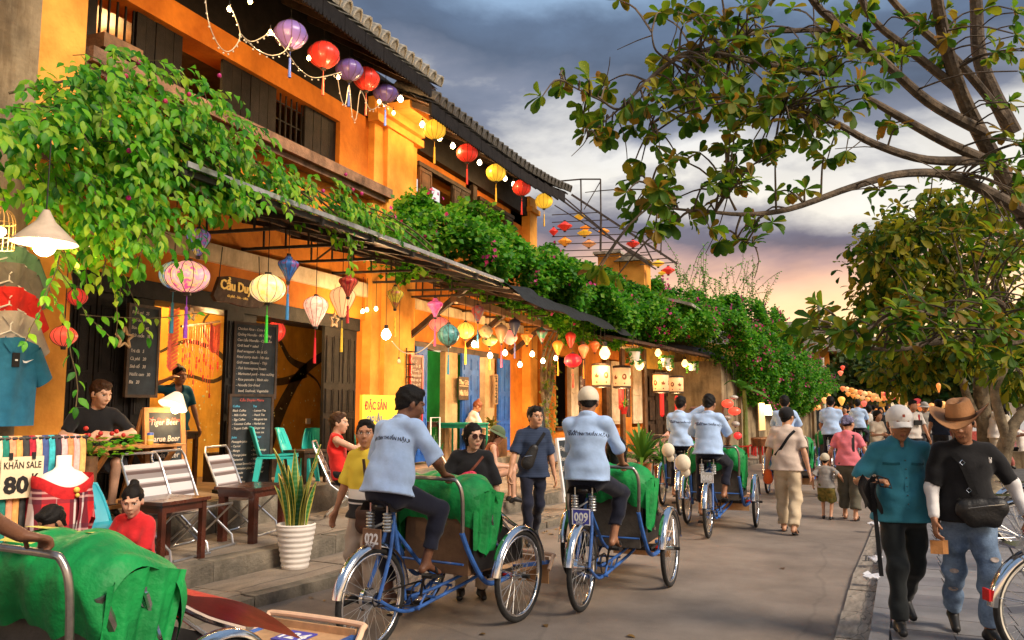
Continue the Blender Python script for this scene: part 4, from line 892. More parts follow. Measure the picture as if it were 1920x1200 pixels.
lantern('bulb',592,584,45,58,(1,.42,.28),'salmon paper lantern lit from inside left of the star',x=-5.95,glow=.85,pattern=[(1,.62,.42),(.95,.35,.22)],tassel=(.75,.02,.03),tl=.42,group=G3)
lantern('bulb',642,567,48,58,(1,.52,.22),'orange paper lantern lit from inside behind a red one',x=-6.0,glow=.85,tassel=(.95,.6,.05),tl=.42,group=G3)
lantern('diamond',653,535,35,45,(.60,.03,.04),'small red silk lantern in front of the orange paper one',x=-5.7,glow=.12,pattern=[(.75,.12,.06),(.4,.01,.02)],tassel=(.6,.03,.03),tl=.3,group=G3)
lantern('diamond',741,558,32,43,(.55,.42,.03),'olive yellow silk lantern in front of the corner pillar',x=-5.75,glow=.14,pattern=[(.7,.55,.05),(.45,.12,.05)],tassel=(.9,.6,.05),tl=.36,group=G3)
lantern('round',518,621,36,42,(.80,.05,.035),'red round lantern inside the cafe by the chalkboard',x=-8.0,glow=.5,group=G3,cord=True,ceil=3.05)
lantern('round',120,630,48,40,(.9,.10,.06),'red glowing lantern behind the vine leaves at the left',x=-6.6,glow=.55,group=G3)
lantern('round',286,560,18,28,(.85,.05,.04),'small red lantern inside the dark doorway',x=-8.2,glow=.5,group=G3,ceil=3.05)
lantern('round',145,557,36,34,(.85,.06,.05),'red lantern in the shadow behind the vine and lamp',x=-6.9,glow=.25,group=G3)
G4='lanterns hanging under the rusty awning'
for a in(('diamond',816,577,29,37,PINK,'small magenta silk lantern at the corner of the rusty awning',-5.8,.12,[(.9,.15,.4),(.7,.04,.2)],PINK),('round',824,609,40,30,(1,.22,.16),'pink glowing lantern behind the teal one',-6.4,.65,None,None),('round',841,628,42,42,TEAL,'teal silk lantern with dark branches above the blue door',-5.7,.06,[(.10,.32,.32),(.02,.06,.05)],(.05,.3,.45)),('round',873,620,35,32,(1,.66,.08),'bright yellow round lantern beside the teal one',-6.1,.95,None,YEL),('bulb',896,588,24,32,(.22,.28,.24),'grey-green lantern with a red flower above the yellow one',-5.8,.08,[(.5,.06,.04),(.12,.2,.3)],(.05,.25,.5)),('round',911,622,26,26,(.55,.38,.18),'tan lantern with plum blossom right of the yellow one',-5.85,.2,[(.6,.45,.22),(.4,.12,.06)],None),('round',918,637,30,24,(.30,.33,.10),'olive lantern low behind the tan one',-6.1,.2,None,YEL),('bulb',940,626,24,36,(.42,.24,.13),'brown lantern with pink tassel beside the olive one',-5.8,.15,None,PINK),('round',956,633,28,28,(1,.24,.18),'pink lit lantern behind the brown and navy ones',-6.3,.85,None,None),('bulb',965,613,22,32,(.05,.055,.11),'navy lantern in front of the pink lit one',-5.8,.02,None,(.1,.1,.25)),('diamond',988,634,23,27,(.85,.20,.03),'orange flame-patterned lantern beside the climbing trunk',-5.8,.3,[(.95,.4,.06),(.7,.08,.02)],None),('diamond',1016,628,22,30,(.04,.20,.12),'dark green lantern among the leaves of the trunk',-5.7,.03,[(.05,.25,.2),(.3,.04,.06)],None),('bulb',1046,652,20,28,(.95,.25,.03),'orange lantern with orange tassel past the bulbs',-5.7,.4,None,ORG),('bulb',1070,637,20,30,(.45,.03,.02),'dark red lantern above the crimson round one',-5.5,.08,None,None),('oval',1074,676,33,27,(.62,.01,.03),'crimson round lantern with long red tassel',-5.5,.18,None,RED),('bulb',1094,659,20,27,(.85,.20,.08),'salmon orange lantern near the white balusters',-5.3,.35,None,ORG),('bulb',1115,650,18,22,(.80,.18,.04),'faded orange lantern left of the round glass bulb',-5.2,.2,None,None),('round',895,688,20,34,(.65,.02,.02),'red lantern inside the green room behind the blue door',-7.6,.2,None,None)):
 lantern(a[0],a[1],a[2],a[3],a[4],a[5],a[6],x=a[7],glow=a[8],pattern=a[9],tassel=a[10],tl=.42 if a[10]else .3,group=G4,ribs=a[3]>30,ceil=3.6 if a[7]>-7 else 2.9)
G5='lotus lanterns under the steel frame'
lot=[(1087,406,21,14,YEL,'yellow lotus lantern high under the steel frame'),(1059,424,29,19,RED,'red lotus lantern left of the yellow pair'),(1038,434,18,16,RED,'red lotus lantern touching the last eave lantern'),(1098,427,22,10,ORG,'orange lotus lantern upper of the stacked pair'),(1096,437,28,15,YEL,'yellow lotus lantern lower of the stacked pair'),(1132,434,22,13,ORG,'orange lotus lantern above the turret leaves'),(1059,453,27,18,ORG,'orange lotus lantern just over the leaves'),(1104,457,28,15,(.95,.35,.12),'salmon lotus lantern just left of the turret'),(1187,457,27,15,RED,'red lotus lantern over the turret cap'),(1234,494,26,13,YEL,'yellow lotus lantern at the right tip of the frame'),(1253,507,26,16,RED,'red lotus lantern lowest at the right of the frame'),(1241,512,16,9,YEL,'pale yellow lotus lantern behind the lowest red one')]
for px,py,wd,hh,c,lb in lot:lantern('lotus',px,py,wd,hh,c,lb,d=22.5,glow=.45,group=G5,nrib=8,cord=False)
G6='square-sided drum lanterns by the low house'
for px,py,wd,hh,lb in((1127,704,34,36,'drum lantern with painted emblems nearest the capped rider'),(1166,707,32,34,'drum lantern hanging above the red scroll'),(1239,718,29,30,'drum lantern left of the pair by the brown doors'),(1268,721,26,26,'smallest drum lantern right of the pair by the brown doors')):
 t,g=lantern('drum',px,py,wd,hh,(1,.60,.28),lb,x=-4.9 if px<1200 else-4.3,glow=.36,group=G6,ribs=False,ceil=3.4)
 dep=(g-Vector((0,0,H_EYE))).dot(Fv);R_=wd/2*dep/1500;Hh=hh*dep/1500
 for s_ in(-1,1):mb=MB();mb.lathe([(R_*.9,s_*Hh*.5),(R_*1.06,s_*Hh*.5),(R_*1.06,s_*Hh*.60),(R_*.7,s_*Hh*.64)],20);mb.build('wooden_rim',dkw,t)
 mb=MB();e_=mat('emblem_ink',(.45,.10,.04),.8,.1)
 for k in range(6):
  a=2*PI*k/6;c_,s_=math.cos(a),math.sin(a)
  r2=R_*1.05
  if k%2:mb.add([(r2*math.cos(a+du*.28),r2*math.sin(a+du*.28),Hh*dv_)for du,dv_ in((-.6,-.12),(.6,-.12),(.9,.02),(.3,.0),(0,.14),(-.4,.02),(-.9,.05))],[(0,1,2,3,4,5,6)])
  else:mb.add([(r2*math.cos(a+.27*math.cos(q)),r2*math.sin(a+.27*math.cos(q)),.17*Hh*math.sin(q))for q in np.arange(0,6.2,.6)],[tuple(range(11))])
  mb.add([(r2*math.cos(a+du*.1),r2*math.sin(a+du*.1),Hh*(-.36+dv_))for du,dv_ in((-1,0),(0,-.05),(1,0),(0,.06))],[(0,1,2,3)])
 mb.build('emblem',mat('lantern_emblem',(.32,.09,.03),.8,.1),t)
 lamp(g-Vector((0,0,Hh*.75)),4,r=.08)
for px,py,lb in((1164,742,'long red scroll hanging beneath a drum lantern by the cream shutter'),(1241,757,'long red paper scroll hanging before the dark doorway'),(1269,765,'red paper scroll hanging right of the dark doorway')):
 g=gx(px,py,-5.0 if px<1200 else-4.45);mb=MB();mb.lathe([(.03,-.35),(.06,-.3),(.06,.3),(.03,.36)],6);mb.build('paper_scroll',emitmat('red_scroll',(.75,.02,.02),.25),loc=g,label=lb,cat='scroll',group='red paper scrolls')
for px,py,wd,hh,c,gl,lb in((1364,757,22,16,(.95,.09,.05),.8,'red lit lantern upper right of the farther riders'),(1377,771,24,16,(.95,.09,.05),.8,'red lit lantern just below its twin by the banana plant'),(1383,817,16,14,(.9,.05,.05),.5,'red lantern resting low beside the far rider'),(1376,745,16,8,(.5,.48,.45),.05,'silver lantern above the two red ones'),(1364,783,15,9,(.45,.42,.4),.05,'silver lantern below the red pair'),(1379,795,16,11,(.42,.4,.38),.05,'lowest silver lantern by the banana plant')):
 lantern('oval',px,py,wd,hh,c,lb,d=27,glow=gl,group='lanterns outside the mustard wall',ceil=3.2)
def string_thing(pts,label,m=None,r=.006,name='light_string',cat='string lights'):
 t=thing(name,label,cat,pts[0]);mb=MB();mb.tube(pts,r,5,True,4);P(t,mb,'cable',m or cordm);return t
GF='far lanterns strung across the street'
cols=[(1,.33,.06),(1,.48,.14),(1,.26,.08),(1,.55,.22),(.9,.10,.1),(1,.38,.10)]
ADJ='amber golden pale deep rusty bright dim warm soft ruddy peach honey'.split()
fmesh=[]
for i,c in enumerate(cols):
 mb=MB();mb.lathe([(r*.15,(z-.5)*.28)for r,z in PROF['round' if i%2 else 'bulb']],12);fmesh.append(mb.mesh('far_lantern',emitmat('far_glow%d'%i,c,.5),True))
nfl=0
LBL=['lantern on the uppermost far string','lantern on the second far string down','lantern high beside the utility pole','lantern low beside the utility pole','lantern on the short string right of the white cap','lantern on the low string above the far crowd','lantern on the lowest string in the far middle','lantern on the string by the promenade trees','lantern on the slanting string toward the promenade']
for si,(a,b,n,d,sag)in enumerate((((1580,728),(1695,735),15,42,9),((1590,740),(1700,740),13,47,8),((1516,750),(1552,742),4,38,6),((1512,760),(1540,764),5,38,3),((1690,753),(1720,752),4,34,3),((1568,766),(1610,765),6,50,2),((1628,768),(1665,767),6,55,2),((1725,765),(1768,758),5,30,2),((1640,747),(1702,738),8,44,4))):
 pts=[]
 for k in range(n):
  u=k/(n-1);q=gd(a[0]+(b[0]-a[0])*u,a[1]+(b[1]-a[1])*u+sag*4*u*(1-u)+rnd.uniform(-1.5,1.5),d+rnd.uniform(-1,1));pts.append(q)
  link('far_lantern',fmesh[rnd.randrange(6)],None,q,rnd.random(),'small glowing '+LBL[si],'lantern',GF);nfl+=1
 string_thing([p+Vector((0,0,.2))for p in pts],'thin cable carrying the '+LBL[si].replace('lantern','lanterns',1),name='lantern_cable',cat='cable')
for px,py,wd,hh,c,lb,d in((1578,752,13,17,(1,.45,.08),'large amber lantern hanging above the far blue rider',34),(1620,758,11,14,(.9,.16,.1),'coral lantern hanging under the far lantern string',36),(1546,751,11,12,(1,.45,.15),'pale orange lantern right of the utility pole',36),(1580,690,8,9,(.9,.08,.04),'small red lantern half hidden by the right tree leaves',30),(1576,700,10,10,(.95,.2,.1),'coral lantern below the small red one in the leaves',30),(1760,727,8,18,(.9,.25,.05),'long orange lantern in the tree over the cowboy hat',15)):
 lantern('bulb',px,py,wd,hh,c,lb,d=d,glow=.9,group='single lanterns down the street',cord=False)
 # bulbs
bulbg=emitmat('bulb_glass',(1,.78,.48),14);warmw=emitmat('white_bulb',(1,.93,.82),16);fairy=emitmat('fairy_bulb',(1,.62,.22),16)
def bulb(px,py,x,label,e=10,r=.045,m=None,zt=3.6,col=(1,.60,.25),grp='bare bulbs under the awnings',d=None):
 g=gx(px,py,x)if d is None else gd(px,py,d);t=thing('light_bulb',label,'light bulb',g,0,grp)
 mb=MB();mb.lathe([(r*.05,-r),(r*.6,-r*.8),(r,-.1*r),(r*.85,r*.5),(r*.5,r),(r*.38,r*1.3)],12);mb.build('glass',m or bulbg,t,'all')
 mb=MB();mb.cyl((0,0,r*1.6),r*.42,r*.9,10);mb.build('socket',capm,t)
 mb=MB();mb.tube([(0,0,r*2),(0,0,max(zt-g.z,r*2+.04))],.004,5);mb.build('cord',cordm,t)
 if e:lamp((0,0,-r*1.9),e,col,r,t)
 return t
bulb(724,628,-6.0,'large white bulb hanging before the corner pillar',16,.07,warmw,col=(1,.75,.48))
for px,py,lb in((889,646,'bare bulb over the first blue door'),(919,667,'bare bulb over the cream door post'),(947,662,'bare bulb over the second blue door'),(975,684,'lowest bare bulb against the orange wall'),(998,664,'bare bulb at the edge of the light pillar'),(1018,677,'bare bulb before the climbing trunk'),(1042,672,'bare bulb right of the climbing trunk')):
 bulb(px,py,-5.8,lb,13,.05)
for px,py,lb in((680,584,'left bulb of the small cluster beside the pillar'),(688,581,'middle bulb of the small cluster beside the pillar'),(705,579,'right bulb of the small cluster beside the pillar')):bulb(px,py,-6.6,lb,5,.03)
bulb(160,457,-6.0,'small bare bulb among the vine at the left',2,.04)
bulb(748,678,-6.6,'unlit bulb hanging by the corner pillar',0,.035,mat('unlit_glass',(.75,.55,.35),.2,.05));bulb(855,566,-6.2,'unlit bulb under the rusty awning',0,.04,mat('unlit_glass',(.75,.55,.35),.2,.05))
for px,py,lb in((792,234,'round bulb left of the first yellow eave lantern'),(824,259,'round bulb tucked behind the first yellow eave lantern'),(849,274,'round bulb left of the first red eave lantern'),(899,305,'round bulb between the red and yellow eave lanterns'),(947,335,'round bulb right of the middle eave lantern'),(963,346,'round bulb left of the far red eave lantern'),(751,186,'round bulb over the capital of the corner pillar')):
 bulb(px,py,-6.5,lb,4,.05,zt=6.6,grp='round bulbs under the second eave')
for px,py,rr,lb in((1134,663,9,'round glass lamp before the white balusters'),(1199,685,9,'glass bowl lamp beside the yellow wall end'),(1234,662,7,'glass lamp high over the left drum pair'),(1255,688,8,'glass bowl lamp above the smallest drum lantern'),(1284,682,8,'round glass lamp among hanging plants'),(1322,696,9,'last glass lamp in the hanging plants')):
 bulb(px,py,-4.7,lb,9,rr*21/1500,emitmat('amber_globe',(1,.58,.20),3.2),zt=3.4,grp='glass lamps of the low house')
for px,py,lb in((1190,669,'white hanging pot left of the glass bowl lamp'),(1249,680,'white hanging pot with trailing plant above the drum lanterns'),(1298,688,'white hanging pot right of the round glass lamp'),(1313,691,'white hanging pot left of the last glass lamp')):
 g=gx(px,py,-4.5);t=thing('hanging_pot',lb,'flower pot',g,0,'white hanging pots');mb=MB();mb.lathe([(.001,-.12),(.10,-.12),(.14,.12),(.12,.12),(.09,-.08)],14);mb.build('pot',mat('white_ceramic',(.72,.68,.62),.35,.06),t,True)
 mb=MB();[mb.tube([(.13*math.cos(a),.13*math.sin(a),.12),(0,0,.6)],.004,4)for a in(0,2.1,4.2)];mb.build('wire',cordm,t)
 o_=([],[],[],[])
 for k in range(60):
  a=rnd.random()*6.3;o_[0].append(np.array(g)+[.13*math.cos(a),.13*math.sin(a),.14-rnd.random()*.3*(k%2)]);o_[1].append(unit(np.array([math.cos(a),math.sin(a),.5-k%2])));o_[2].append(unit(RNG.normal(0,1,3)));o_[3].append(.12)
 leaves(t,'small',*o_,LP,0)
g=gx(84,448,-4.95);t=thing('pendant_lamp','flared enamel pendant lamp glowing white in front of the left pier','lamp',g)
mb=MB();mb.lathe([(.02,.20),(.04,.16),(.06,.12),(.20,-.02),(.205,-.03),(.195,-.025),(.055,.10)],28);mb.build('lamp_shade',mat('enamel_shade',(.55,.42,.30),.4,.15,5),t,True)
mb=MB();mb.ball((0,0,-.05),.07,14,10);mb.build('glass',emitmat('hot_bulb',(1,.86,.62),22),t,True);lamp((0,0,-.15),12,(1,.70,.40),.06,t)
mb=MB();mb.tube([(0,0,.2),(0,0,.7)],.005,5);mb.build('cord',cordm,t)
lamp((-8.0,8.6,2.85),30,(1,.62,.25),.1).parent=None
t=thing('ceiling_bulb','bulb under the ceiling of the mural room','light bulb',(-8.0,8.6,2.98));mb=MB();mb.ball((0,0,0),.04,10,8);mb.build('glass',bulbg,t)
lamp((-8.0,15.6,2.6),22,(1,.8,.5),.1)
t=thing('ceiling_bulb','bulb under the ceiling of the green room','light bulb',(-8.0,15.6,2.78));mb=MB();mb.ball((0,0,0),.04,10,8);mb.build('glass',bulbg,t)
lamp((-8.6,7.2,6.3),20,(1,.55,.2),.1)
t=thing('ceiling_bulb','bulb inside the upper gallery room','light bulb',(-8.6,7.2,6.42));mb=MB();mb.ball((0,0,0),.04,10,8);mb.build('glass',bulbg,t)
g=gx(2,430,-6.2);t=thing('birdcage','bamboo birdcage lamp hanging at the left edge above the shirts','birdcage',g);mb=MB()
for k in range(16):
 a=2*PI*k/16;mb.tube([(.10*math.cos(a),.10*math.sin(a),-.16),(.10*math.cos(a),.10*math.sin(a),.05),(.07*math.cos(a),.07*math.sin(a),.14),(0,0,.18)],.003,4,True,3)
for z_ in(-.16,-.05,.05):mb.torus((0,0,z_),.10,.004,20,5,'z')
mb.build('cage_bars',mat('bamboo',(.6,.38,.14),.5,.2,10),t);mb=MB();mb.ball((0,0,-.02),.04,8,6);mb.build('glass',bulbg,t);lamp((0,0,-.1),5,parent=t)
wirem=mat('pale_wire',(.55,.45,.30),.5,.1)
def fairystr(pts,label,n,x=-6.0):
 P3=[gx(px,py,x)for px,py in pts];t=string_thing(P3,label,wirem,.006);q=_catmull(P3,0,12)[0]
 for i in range(0,len(q),max(1,len(q)//n)):
  mb=MB();p=q[i]-Vector((0,0,.03));mb.ball(p,.011,6,5);P(t,mb,'tiny_bulb',mat('clear_bulb',(.8,.72,.55),.2,.05))
 return t
fairystr([(385,0),(392,45),(410,85),(428,97),(445,82),(450,60),(438,25),(430,10)],'fairy light loop hanging at the top left from the eave',14)
fairystr([(450,62),(470,78),(495,68),(505,58)],'short fairy light loop left of the nearest violet lantern',6);fairystr([(452,64),(480,92),(510,104),(535,95),(548,70)],'fairy light loop under the nearest violet lantern',9)
fairystr([(512,62),(540,100),(560,128),(585,145),(610,143),(640,135)],'fairy light loop under the bright red lantern',10);fairystr([(632,140),(640,185),(648,195),(655,160),(660,215),(668,222),(676,170),(690,200),(700,205),(715,195),(728,200)],'tangled fairy lights between the violet lanterns and pillar',14)
for px,py,lb in((430,17,'glowing bulb at the top of the left fairy loop'),(507,61,'glowing bulb left of the nearest violet lantern'),(579,109,'glowing bulb left of the bright red lantern'),(634,145,'glowing bulb below the middle violet lantern'),(711,191,'glowing bulb below the darkest violet lantern'),(738,212,'glowing bulb beside the pillar capital'),(469,3,'glowing bulb at the top edge over the gallery')):
 bulb(px,py,-6.05,lb,4,.028,fairy,zt=0,grp='glowing bulbs of the fairy strings')
s_=[gx(px,py,-6.3)for px,py in((735,640),(755,660),(780,662),(800,650),(815,635))];string_thing(s_,'pale loop of cable between the white bulb and the teal lantern',wirem,.008,'cable','cable')
# cyclos and bicycles
chrome=mat('chrome',(.72,.73,.76),.16,.08,12,metal=1.0);rubber=mat('tyre_rubber',(.022,.021,.020),.75,.2,30,.3,80)
cblue=mat('cyclo_blue_paint',(.04,.14,.46),.5,.25,9,.15,30,coat=.1,col2=(.018,.06,.20));spokem=mat('spoke_steel',(.62,.60,.56),.3,.1,metal=.8)
vinyl=mat('grey_vinyl',(.075,.065,.055),.5,.2,7,.2,40);vinylb=mat('brown_vinyl',(.17,.095,.05),.5,.2,5,.15,30);blackv=mat('black_vinyl',(.015,.014,.014),.4,.2,12)
redv=mat('red_vinyl',(.55,.012,.012),.4,.15,8);green=mat('green_canopy_cloth',(.008,.27,.06),.55,.2,5,.5,22,spec=.3,col2=(.005,.15,.035))
redp=mat('red_paint',(.5,.02,.015),.4,.15,8);whitep=mat('white_letter_paint',(.85,.85,.85),.5,.03);plateb=mat('plate_blue',(.06,.07,.42),.4,.08);plateg=mat('plate_brown',(.22,.12,.07),.5,.2)
platew=mat('plate_pale',(.62,.60,.55),.5,.1);saddlem=mat('saddle_leather',(.018,.014,.012),.35,.2,20);grease=mat('greasy_metal',(.035,.03,.026),.5,.3,20,metal=.5)
WR=.345
def wheel_meshes():
 a=MB();a.torus((0,0,0),WR-.02,.021,44,10);ty=a.mesh('tyre',rubber,'all')
 a=MB();a.torus((0,0,0),WR-.047,.013,44,8,flat=1.3);ri=a.mesh('rim',chrome,'all')
 a=MB();a.cyl((0,0,0),.018,.085,12,'x');a.cyl((.04,0,0),.034,.006,14,'x');a.cyl((-.04,0,0),.034,.006,14,'x');a.cyl((0,0,0),.008,.15,8,'x');hu=a.mesh('hub',chrome,True)
 a=MB()
 for k in range(32):
  t=2*PI*k/32;s=1 if k%2 else-1;q=t+(.42 if(k//2)%2 else-.42)
  a.tube([(s*.04,.032*math.cos(q),.032*math.sin(q)),(0,(WR-.05)*math.cos(t),(WR-.05)*math.sin(t))],.0019,3,False)
 sp=a.mesh('spokes',spokem)
 a=MB();sec=[]
 n=22
 for i in range(n+1):
  t=math.radians(10+165*i/n);R_=WR+.022
  for u,v in((-.038,-.022),(-.032,0),(-.014,.011),(.014,.011),(.032,0),(.038,-.022)):sec.append((u,-(R_+v)*math.cos(t)*-1*-1,(R_+v)*math.sin(t)))
 fs=[(i*6+k,i*6+k+1,i*6+7+k,i*6+6+k)for i in range(n)for k in range(5)]
 a.add(sec,fs);mg=a.mesh('mudguard',chrome,'all')
 return ty,ri,hu,sp,mg
TY,RI,HU,SP,MG=wheel_meshes()
def wheel(parent,loc,mud=None,drum=False):
 w_=link('wheel',TY,parent,loc);w_.rotation_euler=(rnd.random()*6,0,0)
 link('rim',RI,w_);link('hub',HU,w_);link('spokes',SP,w_)
 if drum:mb=MB();mb.cyl((-.035,0,0),.075,.03,20,'x');mb.build('brake_drum',chrome,w_,True);mb=MB();mb.torus((.045,0,0),.042,.006,18,5);mb.build('sprocket',grease,w_)
 if mud is not None:
  m=link('mudguard',MG,parent,loc);m.rotation_euler=(mud,0,0)
  mb=MB();
  for sx in(-1,1):mb.tube([(sx*.045,0,0),(sx*.036,-.30,-.17)]if False else[(sx*.05,0,0),(sx*.036,-(WR+.01)*math.cos(.35),(WR+.01)*math.sin(.35))],.004,5)
  mb.build('mudguard_stay',chrome,m)
 return w_
def cyclo(label,number,loc,rz,plate='blue',seatm=vinyl,drape=1.0,ex=0.,ez=0.):
 t=thing('cyclo',label,'cyclo',loc,rz,'cyclos riding along the street')
 R_=WR
 wheel(t,(0,0,R_),0,True)
 FY=1.18
 for s in(-1,1):wheel(t,(s*.47,FY,R_),0.05)
 a=MB()
 for s in(-1,1):
  a.tube([(s*.06,0,R_),(s*.045,.13,.62),(s*.02,.20,.88)],.014,8,True,3)
  a.tube([(s*.06,0,R_),(s*.055,.2,.24),(s*.05,.38,.20),(s*.09,.62,.24),(s*.15,.95,.31),(s*.16,1.12,R_)],.013,8,True,4)
  a.tube([(s*.05,.36,.30),(s*.09,.62,.32),(s*.15,.95,.38)],.012,8,True,3)
  for y in(.46,.58,.72):a.tube([(s*(.06+.05*(y-.46)),y,.22+.05*(y-.46)),(s*(.06+.07*(y-.46)),y+.08,.305)],.008,6)
 a.tube([(0,.22,.97),(0,.22,.85),(0,.36,.27)],.017,8,True,2)
 a.tube([(0,.23,.78),(0,.42,.60),(0,.60,.45),(0,.80,.36)],.015,8,True,3)
 for y,z_ in((.40,.21),(.60,.25),(.80,.30)):a.tube([(-.10,y,z_),(.10,y,z_)],.010,6)
 a.build('frame',cblue,t,True)
 a=MB();a.tube([(-.56,FY,R_),(.56,FY,R_)],.016,8);a.bx(-.34,.34,FY-.05,FY+.05,R_-.03,R_+.02)
 for s in(-1,1):a.tube([(s*.34,FY-.25,R_+.02),(s*.34,FY+.25,R_+.02)],.014,6)
 a.build('front_axle',grease,t,True)
 a=MB();a.tube([(-.42,FY-.02,R_),(.42,FY-.02,R_)],.02,8);a.build('axle_sleeve',redp,t,True)
 a=MB()
 def sd_(u,v):
  y=.02+.30*u;wdt_=.11*(1-u)**.8+.028;x=(v-.5)*2;return(x*wdt_,y,1.005-.03*abs(x)**2.2-.012*math.sin(u*PI)-(.045 if abs(x)>.98 else 0))
 a.grid(sd_,10,10);o_=len(a.v);a.box((0,.14,.955),(.09,.22,.03));sad=a.build('saddle',saddlem,t,'all')
 a=MB()
 for s in(-1,1):
  for k in range(6):a.torus((s*.075,.06,.80+.022*k),.025,.008,12,5,'z')
  a.tube([(s*.075,.06,.79),(s*.075,.06,.98)],.008,6);a.tube([(s*.075,.06,.80),(0,.22,.86)],.01,6)
 a.build('spring',spokem,sad)
 a=MB();a.torus((.05,.45,.30),.085,.006,24,5);a.tube([(-.07,.45,.30),(.08,.45,.30)],.014,8);a.tube([(.075,.45,.30),(.10,.45,.43)],.010,6);a.tube([(-.075,.45,.30),(-.10,.43,.14)],.010,6);a.build('crank',grease,t,True)
 a=MB();a.box((.15,.45,.435),(.09,.07,.022));a.build('pedal',blackv,t);a=MB();a.box((-.15,.43,.135),(.09,.07,.022));a.build('pedal',blackv,t)
 a=MB();a.bar((.05,.45,.385),(.05,0,R_+.04),.006,.012);a.bar((.05,.45,.215),(.05,0,R_-.04),.006,.012);a.build('chain',grease,t)
 a=MB();a.prism([(.72,.40),(.76,.95),(.80,.95),(.82,.48),(1.45,.44),(1.45,.40)],.60,(-.30,0,0),((0,1,0),(0,0,1),(1,0,0)));tub=a.build('seat_tub',seatm,t)
 for s in(-1,1):a=MB();a.prism([(.76,.42),(.76,.84),(.95,.80),(1.30,.66),(1.48,.62),(1.48,.42)],.02,(s*.315-.01,0,0),((0,1,0),(0,0,1),(1,0,0)));a.build('side_panel',blackv,tub)
 a=MB();a.box((0,1.14,.54),(.56,.60,.11));a.build('cushion',redv,tub);a=MB();a.box((0,.86,.78),(.56,.09,.42),rot=(-.12,0,0));a.build('back_cushion',redv,tub)
 for s in(-1,1):
  a=MB();a.tube([(s*.33,.78,.86),(s*.335,.95,.90),(s*.335,1.25,.74),(s*.33,1.48,.64)],.016,8,True,4);a.tube([(s*.335,.98,.88),(s*.335,1.32,.62)],.010,6)
  a.cyl((s*.34,.93,.90),.045,.03,14,'x');a.build('arm_iron',chrome,t,True)
 a=MB();a.tube([(-.32,.60,.72),(-.33,.60,.98),(-.30,.585,1.09),(-.22,.57,1.115),(.22,.57,1.115),(.30,.585,1.09),(.33,.60,.98),(.32,.62,.72)],.0155,9,True,5);a.build('handlebar',mat('worn_chrome',(.38,.34,.31),.32,.25,9,metal=.9),t,True)
 a=MB()
 for s in(-1,1):a.tube([(s*.32,.61,.73),(s*.33,.70,.56),(s*.34,.86,.36),(s*.36,1.0,.31),(s*.40,FY,R_)],.019,8,True,4)
 a.tube([(-.32,.63,.50),(.32,.63,.50)],.009,6);a.build('handle_stay',cblue,t,True)
 a=MB();a.bx(-.28,.28,1.46,1.98+ex,.29+ez,.305+ez);a.build('foot_board',mat('bare_plywood',(.52,.30,.15),.7,.2,6),t);a=MB()
 for s in(-1,1):a.bar((s*.29,1.40,.36),(s*.29,2.0+ex,.30+ez),.03,.03)
 a.build('foot_board_rail',cblue,t)
 a=MB();a.tube([(-.36,1.86+ex,.26+ez),(-.34,1.97+ex,.345+ez),(-.28,2.0+ex,.365+ez),(.28,2.0+ex,.365+ez),(.34,1.97+ex,.345+ez),(.36,1.86+ex,.26+ez)],.017,8,True,4);a.build('front_bumper',mat('peach_tube',(.80,.52,.34),.35,.1,6),t,True)
 a=MB();a.bx(-.30,.30,1.96+ex,1.975+ex,.12+ez,.345+ez);a.build('front_panel',mat('bare_plywood',(.5,.3,.15),.7),t)
 a=MB()
 sd0=rnd.random()*6
 prof=_catmull([Vector((0,y,z_))for y,z_ in((.70,.80),(.655,.90),(.64,1.01),(.70,1.10),(.84,1.135),(1.0,1.09),(1.12,1.0),(1.17,.88),(1.12,.79))],0,4)[0]
 def can(u,v):
  q=prof[min(len(prof)-1,int(round(v*(len(prof)-1))))];e=abs(2*u-1);sag=.11*e**5;f1_=math.sin(u*15+v*6+sd0)+.6*math.sin(u*31-v*11+sd0*2);f2_=math.sin(v*19+u*5+sd0)*.8+math.sin(u*52+v*4)*.35
  return((u-.5)*.78+.008*f2_,.88+(q.y-.88)*(1-.35*e**6)+.010*f1_,q.z-sag+.013*f1_+.009*f2_)
 a.grid(can,56,len(prof)-1)
 for s in(-1,1):
  def flap(u,v,s=s):return(s*(.385+.016*math.sin(u*17+v*2+sd0)+.012*math.sin(u*31)-.03*v),.70+.40*u*(1-.45*v)+.10*v*u,1.03-.10*abs(u-.45)-v*(.50*drape*(1-.45*abs(u-.55)))+.012*math.sin(u*13+sd0)*v)
  a.grid(flap,24,10)
 a.build('canopy',green,t,'all')
 a=MB();a.tube([(-.36,.98,.98),(.36,.98,.98)],.014,6);a.tube([(-.37,.9,.92),(-.34,1.05,.6),(-.32,1.2,.5)],.012,6);a.tube([(.37,.9,.92),(.34,1.05,.6),(.32,1.2,.5)],.012,6);a.build('canopy_bow',chrome,t,True)
 pm={'blue':plateb,'brown':plateg,'pale':platew}[plate]
 a=MB();a.bx(-.078,.078,-.012,0,.685,.815);pl_=a.build('number_plate',pm,t,loc=(0,-.0,0))
 a=MB();
 for q in((-.078,.078,.807,.815),(-.078,.078,.685,.693),(-.078,-.070,.693,.807),(.070,.078,.693,.807)):a.bx(q[0],q[1],-.0155,-.012,q[2],q[3])
 a.build('plate_border',whitep if plate!='brown' else plateg,pl_)
 text(number,.098,whitep if plate!='pale' else mat('plate_text_white',(.9,.9,.9),.5),pl_,(0,-.0135,.715),(PI/2,0,0),'number','CENTER',.0015,xs=.82,bold=.0028)
 a=MB();a.bx(-.07,.07,1.978+ex,1.986+ex,.22+ez,.33+ez);p2=a.build('number_plate',plateb,t);text(number,.085,whitep,p2,(0,1.988+ex,.24+ez),(PI/2,0,PI),'number','CENTER',.001,xs=.82,bold=.002)
